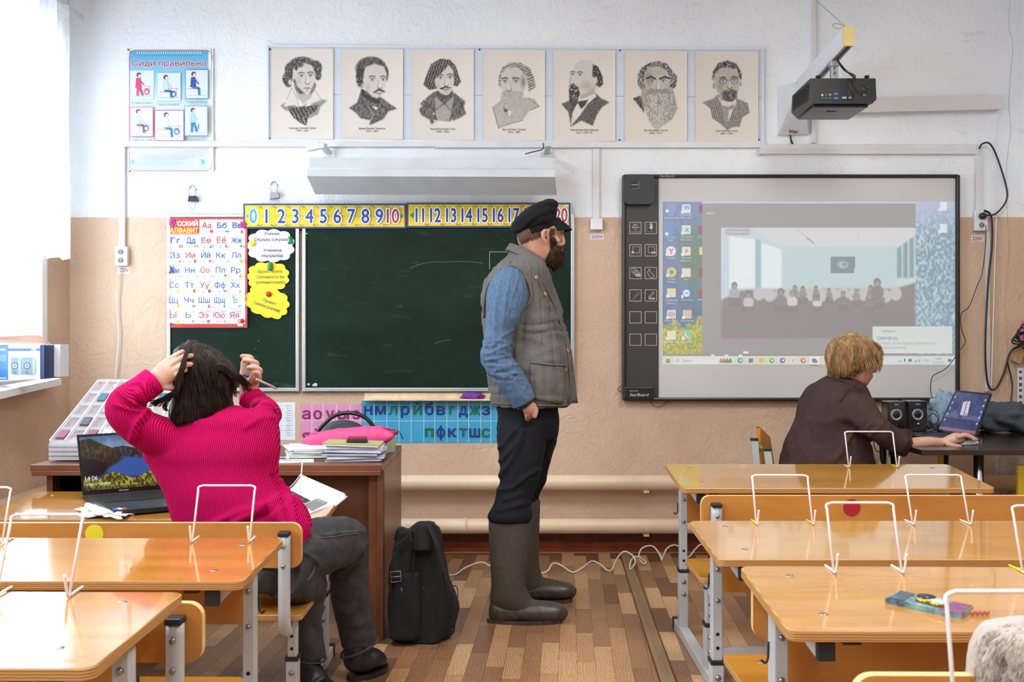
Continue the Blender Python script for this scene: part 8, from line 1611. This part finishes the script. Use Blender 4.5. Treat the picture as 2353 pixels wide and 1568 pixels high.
# ============================ the person in the brown cardigan ============================
bw = thing('person', 'fair-haired seated person in a brown jacket reaching for the mouse', 'person', (1.53, 4.95, 0))
M_brn = mat('brown_jersey', '#3d2d2a', .85, var=.1, vscale=40, spec=.2, bump=.3, bscale=500)
jc = Body().rows([(864, 1908, 1952, 4.95, .06), (874, 1886, 1972, 4.95, .09), (888, 1864, 1984, 4.95, .14), (905, 1851, 1991, 4.95, .17), (930, 1837, 1999, 4.95, .185), (965, 1826, 2002, 4.95, .18), (1000, 1813, 2001, 4.95, .175), (1040, 1801, 2003, 4.95, .18), (1080, 1790, 2006, 4.95, .185), (1120, 1786, 2004, 4.95, .185)], seg=36, p=.92)
jc.limb([(1958, 925, 4.86, 36, .075), (1976, 945, 4.80, 38, .072), (2000, 970, 4.76, 34, .066), (2024, 994, 4.74, 30, .060), (2050, 1010, 4.75, 27, .055), (2072, 1020, 4.77, 25, .050), (2084, 1025, 4.78, 24, .048)], seg=24, round_=False)
jc.limb([(1950, 930, 5.06, 34, .07), (1990, 975, 5.12, 28, .06), (2040, 1000, 5.16, 24, .05), (2080, 1008, 5.18, 22, .045)], seg=20)
def jcd(c, n):
    px, py = pxy(c); w = .010*(ridge(c, 7, 3, (1, 1, .9))-.5)+.003*vn(c, 24, 3)
    for pts, s_, a in (([(1935, 925), (1955, 898), (1985, 900)], 5, -.014), ([(1945, 975), (1975, 1000), (2010, 1020)], 5, -.012), ([(2000, 975), (1985, 995), (1960, 990)], 4, .008), ([(2030, 968), (2020, 985), (2000, 1000)], 4, .006), ([(1960, 990), (1940, 1030), (1915, 1060)], 6, .009), ([(1905, 880), (1930, 892), (1960, 893)], 4, .006), ([(1958, 1010), (1932, 1040)], 4, -.006)): w += a*bump_line(px, py, pts, s_)
    return w
jc.fuse('jacket', M_brn, bw, .007, 4, disp=jcd)
MB().tube([P(2084+2*math.cos(a)-17*math.sin(a)*.45, 1026+23*math.sin(a)-2, 4.785)+Vector((0, .046*math.cos(a), 0)) for a in np.linspace(0, 2*math.pi, 24, endpoint=False)], .0085, 8, closed=True, flat=.5).build('rolled_cuff', M_brn, bw)
MB().tube(smoothpath([jc.hit(x, y, .003)[0] for x, y in ((1904, 868), (1925, 874), (1948, 880), (1962, 890))], 5), .008, 8, flat=.6).build('collar', M_brn, bw)
h3 = Body().rows([(785, 1925, 1985, 4.93, .05), (798, 1912, 2004, 4.93, .072), (815, 1907, 2008, 4.93, .078), (832, 1910, 2006, 4.93, .077), (845, 1920, 2004, 4.93, .072), (858, 1935, 2003, 4.93, .066), (868, 1945, 2001, 4.93, .06), (878, 1955, 1997, 4.93, .05), (886, 1966, 1991, 4.93, .036)], seg=26, p=1)
h3.rows([(850, 1925, 1975, 4.94, .055), (872, 1920, 1972, 4.94, .055), (900, 1910, 1970, 4.94, .06)], seg=20, p=1)
h3.limb([(2003, 842, 4.92, 3.5, .009), (2008, 850, 4.92, 3.8, .011), (2008.5, 854, 4.92, 4, .012)], seg=10).limb([(1998, 864, 4.90, 3.4, .010), (2001, 864, 4.92, 3.6, .014)], seg=10).limb([(1996, 870, 4.90, 3.4, .010), (1999, 870, 4.92, 3.4, .012)], seg=10)
h3.fuse('head', M_skin3, bw, .004, 4)
MB().ell(P(2001, 842, 4.872), (.006, .008, .006)).build('eye', mat('eye_white', '#c9c0b8'), bw)
gs = child_empty('glasses', bw, P(2005, 842, 4.87)); MB().tube([P(2010.5+3.5*math.cos(a), 843+8*math.sin(a), 4.885-.012*math.cos(a)) for a in np.linspace(0, 6.28, 16, endpoint=False)], .0011, 6, closed=True).build('rim', mat('steel', '#8d9094'), gs); MB().tube([P(2008, 838, 4.88), P(1975, 836, 4.848)], .0013, 6).build('temple', mat('steel', '#8d9094'), gs); MB().tube([P(2011, 844, 4.95)+Vector((.007*math.cos(a), 0, .016*math.sin(a))) for a in np.linspace(0, 6.28, 16, endpoint=False)], .0011, 6, closed=True).build('rim', mat('steel', '#8d9094'), gs)
hb3 = Body().rows([(770, 1935, 1975, 4.93, .04), (778, 1918, 1996, 4.93, .072), (788, 1907, 2009, 4.93, .09), (802, 1901, 2018, 4.93, .098), (820, 1898, 2020, 4.93, .10), (834, 1900, 2012, 4.93, .097), (846, 1903, 1996, 4.93, .092), (854, 1904, 1980, 4.93, .086), (862, 1905, 1962, 4.93, .078), (868, 1907, 1940, 4.93, .06)], seg=34, p=.95)
hb3.fuse('hair', M_hair2, bw, .005, 4, disp=lambda c, n: .007*(ridge(c, 30, 5, (1.5, 1, .2))-.5)+.003*(ridge(c, 80, 2, (1.3, 1, .12))-.5))
mb = MB(); rn = random.Random(12); rts = []
for k in range(560):
    u = rn.random(); x0 = 1952+rn.uniform(-18, 22); y0 = 772+rn.random()*8; xe = 1900+118*u; ye = (868-rn.uniform(0, 14) if u < .5 else 858-34*(u-.5)*2*rn.random()); path = []
    for j in range(5):
        t_ = j/4; x = x0+(xe-x0)*t_**.5; y = y0+(ye-y0)*t_**1.25; h, nr_ = hb3.hit(min(max(x, 1903), 2012), min(max(y, 775), 862), 0); path.append((x, y, min(h.y, 4.95)-.004+rn.uniform(-.004, .003)))
    rts.append(path)
for k in range(70): s_ = rn.random(); rts.append([(1985+10*s_, 780+5*s_, 4.92), (2010+6*s_, 790+rn.uniform(-3, 5), 4.90-.05*s_), (2022+5*s_, 808+rn.uniform(-4, 5), 4.88), (2025+rn.uniform(-12, 4), 832+rn.uniform(-6, 12), 4.88), (2020+rn.uniform(-14, 4), 850+rn.uniform(-12, 8), 4.885)])
for k in range(0): rts.append([(1940+rn.uniform(-20, 50), 776, 4.90), (1945+rn.uniform(-30, 60), 770+rn.uniform(-2, 2), 4.90), (1952+rn.uniform(-40, 60), 773+rn.uniform(-3, 4), 4.89)])
strands(mb, rts, 10, .0012, 4, .3, .005); mb.build('hair_locks', M_hair2, bw)['kind'] = 'stuff'
ha = Body().limb([(2070, 1024, 4.78, 15, .030), (2100, 1020, 4.79, 14.5, .029), (2135, 1017, 4.80, 13, .025), (2165, 1018, 4.81, 11, .020), (2180, 1014, 4.81, 12.5, .024), (2196, 1008, 4.81, 13.5, .030), (2206, 1008, 4.81, 12, .030)], seg=20)
for k, dd in enumerate((-.030, -.011, .008, .025)):
    l = (0, 4, 3, -4)[k]; ha.limb([(2202, 1004, 4.81+dd, 6, .0095), (2216, 1001-.5*k, 4.81+dd*1.1, 5.4, .009), (2229+l*.6, 1004, 4.81+dd*1.15, 5, .0085), (2239+l, 1011, 4.81+dd*1.15, 4.4, .0078)], seg=12)
ha.limb([(2178, 1020, 4.775, 7, .011), (2192, 1025, 4.765, 6, .010), (2206, 1027, 4.765, 5.2, .009)], seg=12)
ha.fuse('hand', M_skin2, bw, .0038, 3)
tr3 = Body().rows([(1095, 1800, 1990, 4.95, .17), (1130, 1800, 1985, 4.95, .17), (1140, 1806, 1980, 4.95, .16)], seg=26, p=.9)
for dd in (-.10, .10):
    tr3.limb([(1880, 1115, 4.95+dd, 38, .085), (1980, 1113, 4.95+dd, 36, .08), (2075, 1112, 4.95+dd, 31, .07), (2098, 1125, 4.95+dd, 28, .062), (2100, 1200, 4.95+dd, 25, .055), (2098, 1300, 4.95+dd, 20, .045), (2096, 1338, 4.95+dd, 17, .040)], seg=20)
tr3.fuse('trousers', M_trs, bw, .009, 3)
for dd in (-.10, .10): b = Body().limb([(2098, 1345, 4.95+dd, 16, .040), (2125, 1350, 4.95+dd, 14, .042), (2165, 1356, 4.95+dd, 8, .034)], seg=16); b.v = [(x, y, max(z, .003)) for x, y, z in b.v]; b.fuse('shoe', M_shoe, bw, .006, 3)
# ============================ fluffy garment over the bench back ============================
cg = Body().rows([(1436, 2300, 2420, 1.585, .045), (1446, 2276, 2480, 1.585, .075), (1470, 2258, 2520, 1.585, .09), (1510, 2243, 2540, 1.585, .095), (1560, 2236, 2550, 1.585, .09), (1640, 2230, 2550, 1.585, .08), (1740, 2228, 2550, 1.585, .072), (1800, 2230, 2540, 1.585, .065)], seg=40, p=.85)
def cgd(c, n):
    px, py = pxy(c); w = .003*(ridge(c, 9, 4, (1.4, 1, .5))-.5)+.0015*vn(c, 70, 3); return w-.012*bump_line(px, py, [(2300, 1520), (2288, 1575), (2280, 1640)], 9)-.009*bump_line(px, py, [(2300, 1520), (2322, 1580), (2330, 1640)], 9)-.007*bump_line(px, py, [(2258, 1500), (2270, 1470), (2292, 1455)], 6)
gt = thing('fluffy_jacket', 'pale beige fluffy garment draped over the near right bench back', 'garment', (.82, 1.585, .45))
cg.fuse('garment_body', mat('beige_fleece', '#a39388', .95, var=.15, vscale=120, sheen=.5, bump=.8, bscale=260, bdist=.003), gt, .006, 4, disp=cgd)
mb = MB(); rn = random.Random(2); rts = []
for k in range(500):
    x = rn.uniform(2238, 2353); y = 1432+rn.random()*150; h, nr_ = cg.hit(x, y, 0)
    if h.y > 1.66 or h.y < 1.3: continue
    mb.tube([h, h+nr_*.004+Vector((rn.uniform(-.003, .003), 0, -.004)), h+nr_*.005+Vector((rn.uniform(-.006, .006), 0, -.010))], [.0007, .0005, .0002], 4)
fz = mb.build('fleece_fuzz', mat('beige_fleece', '#a39388'), gt); fz['kind'] = 'stuff'
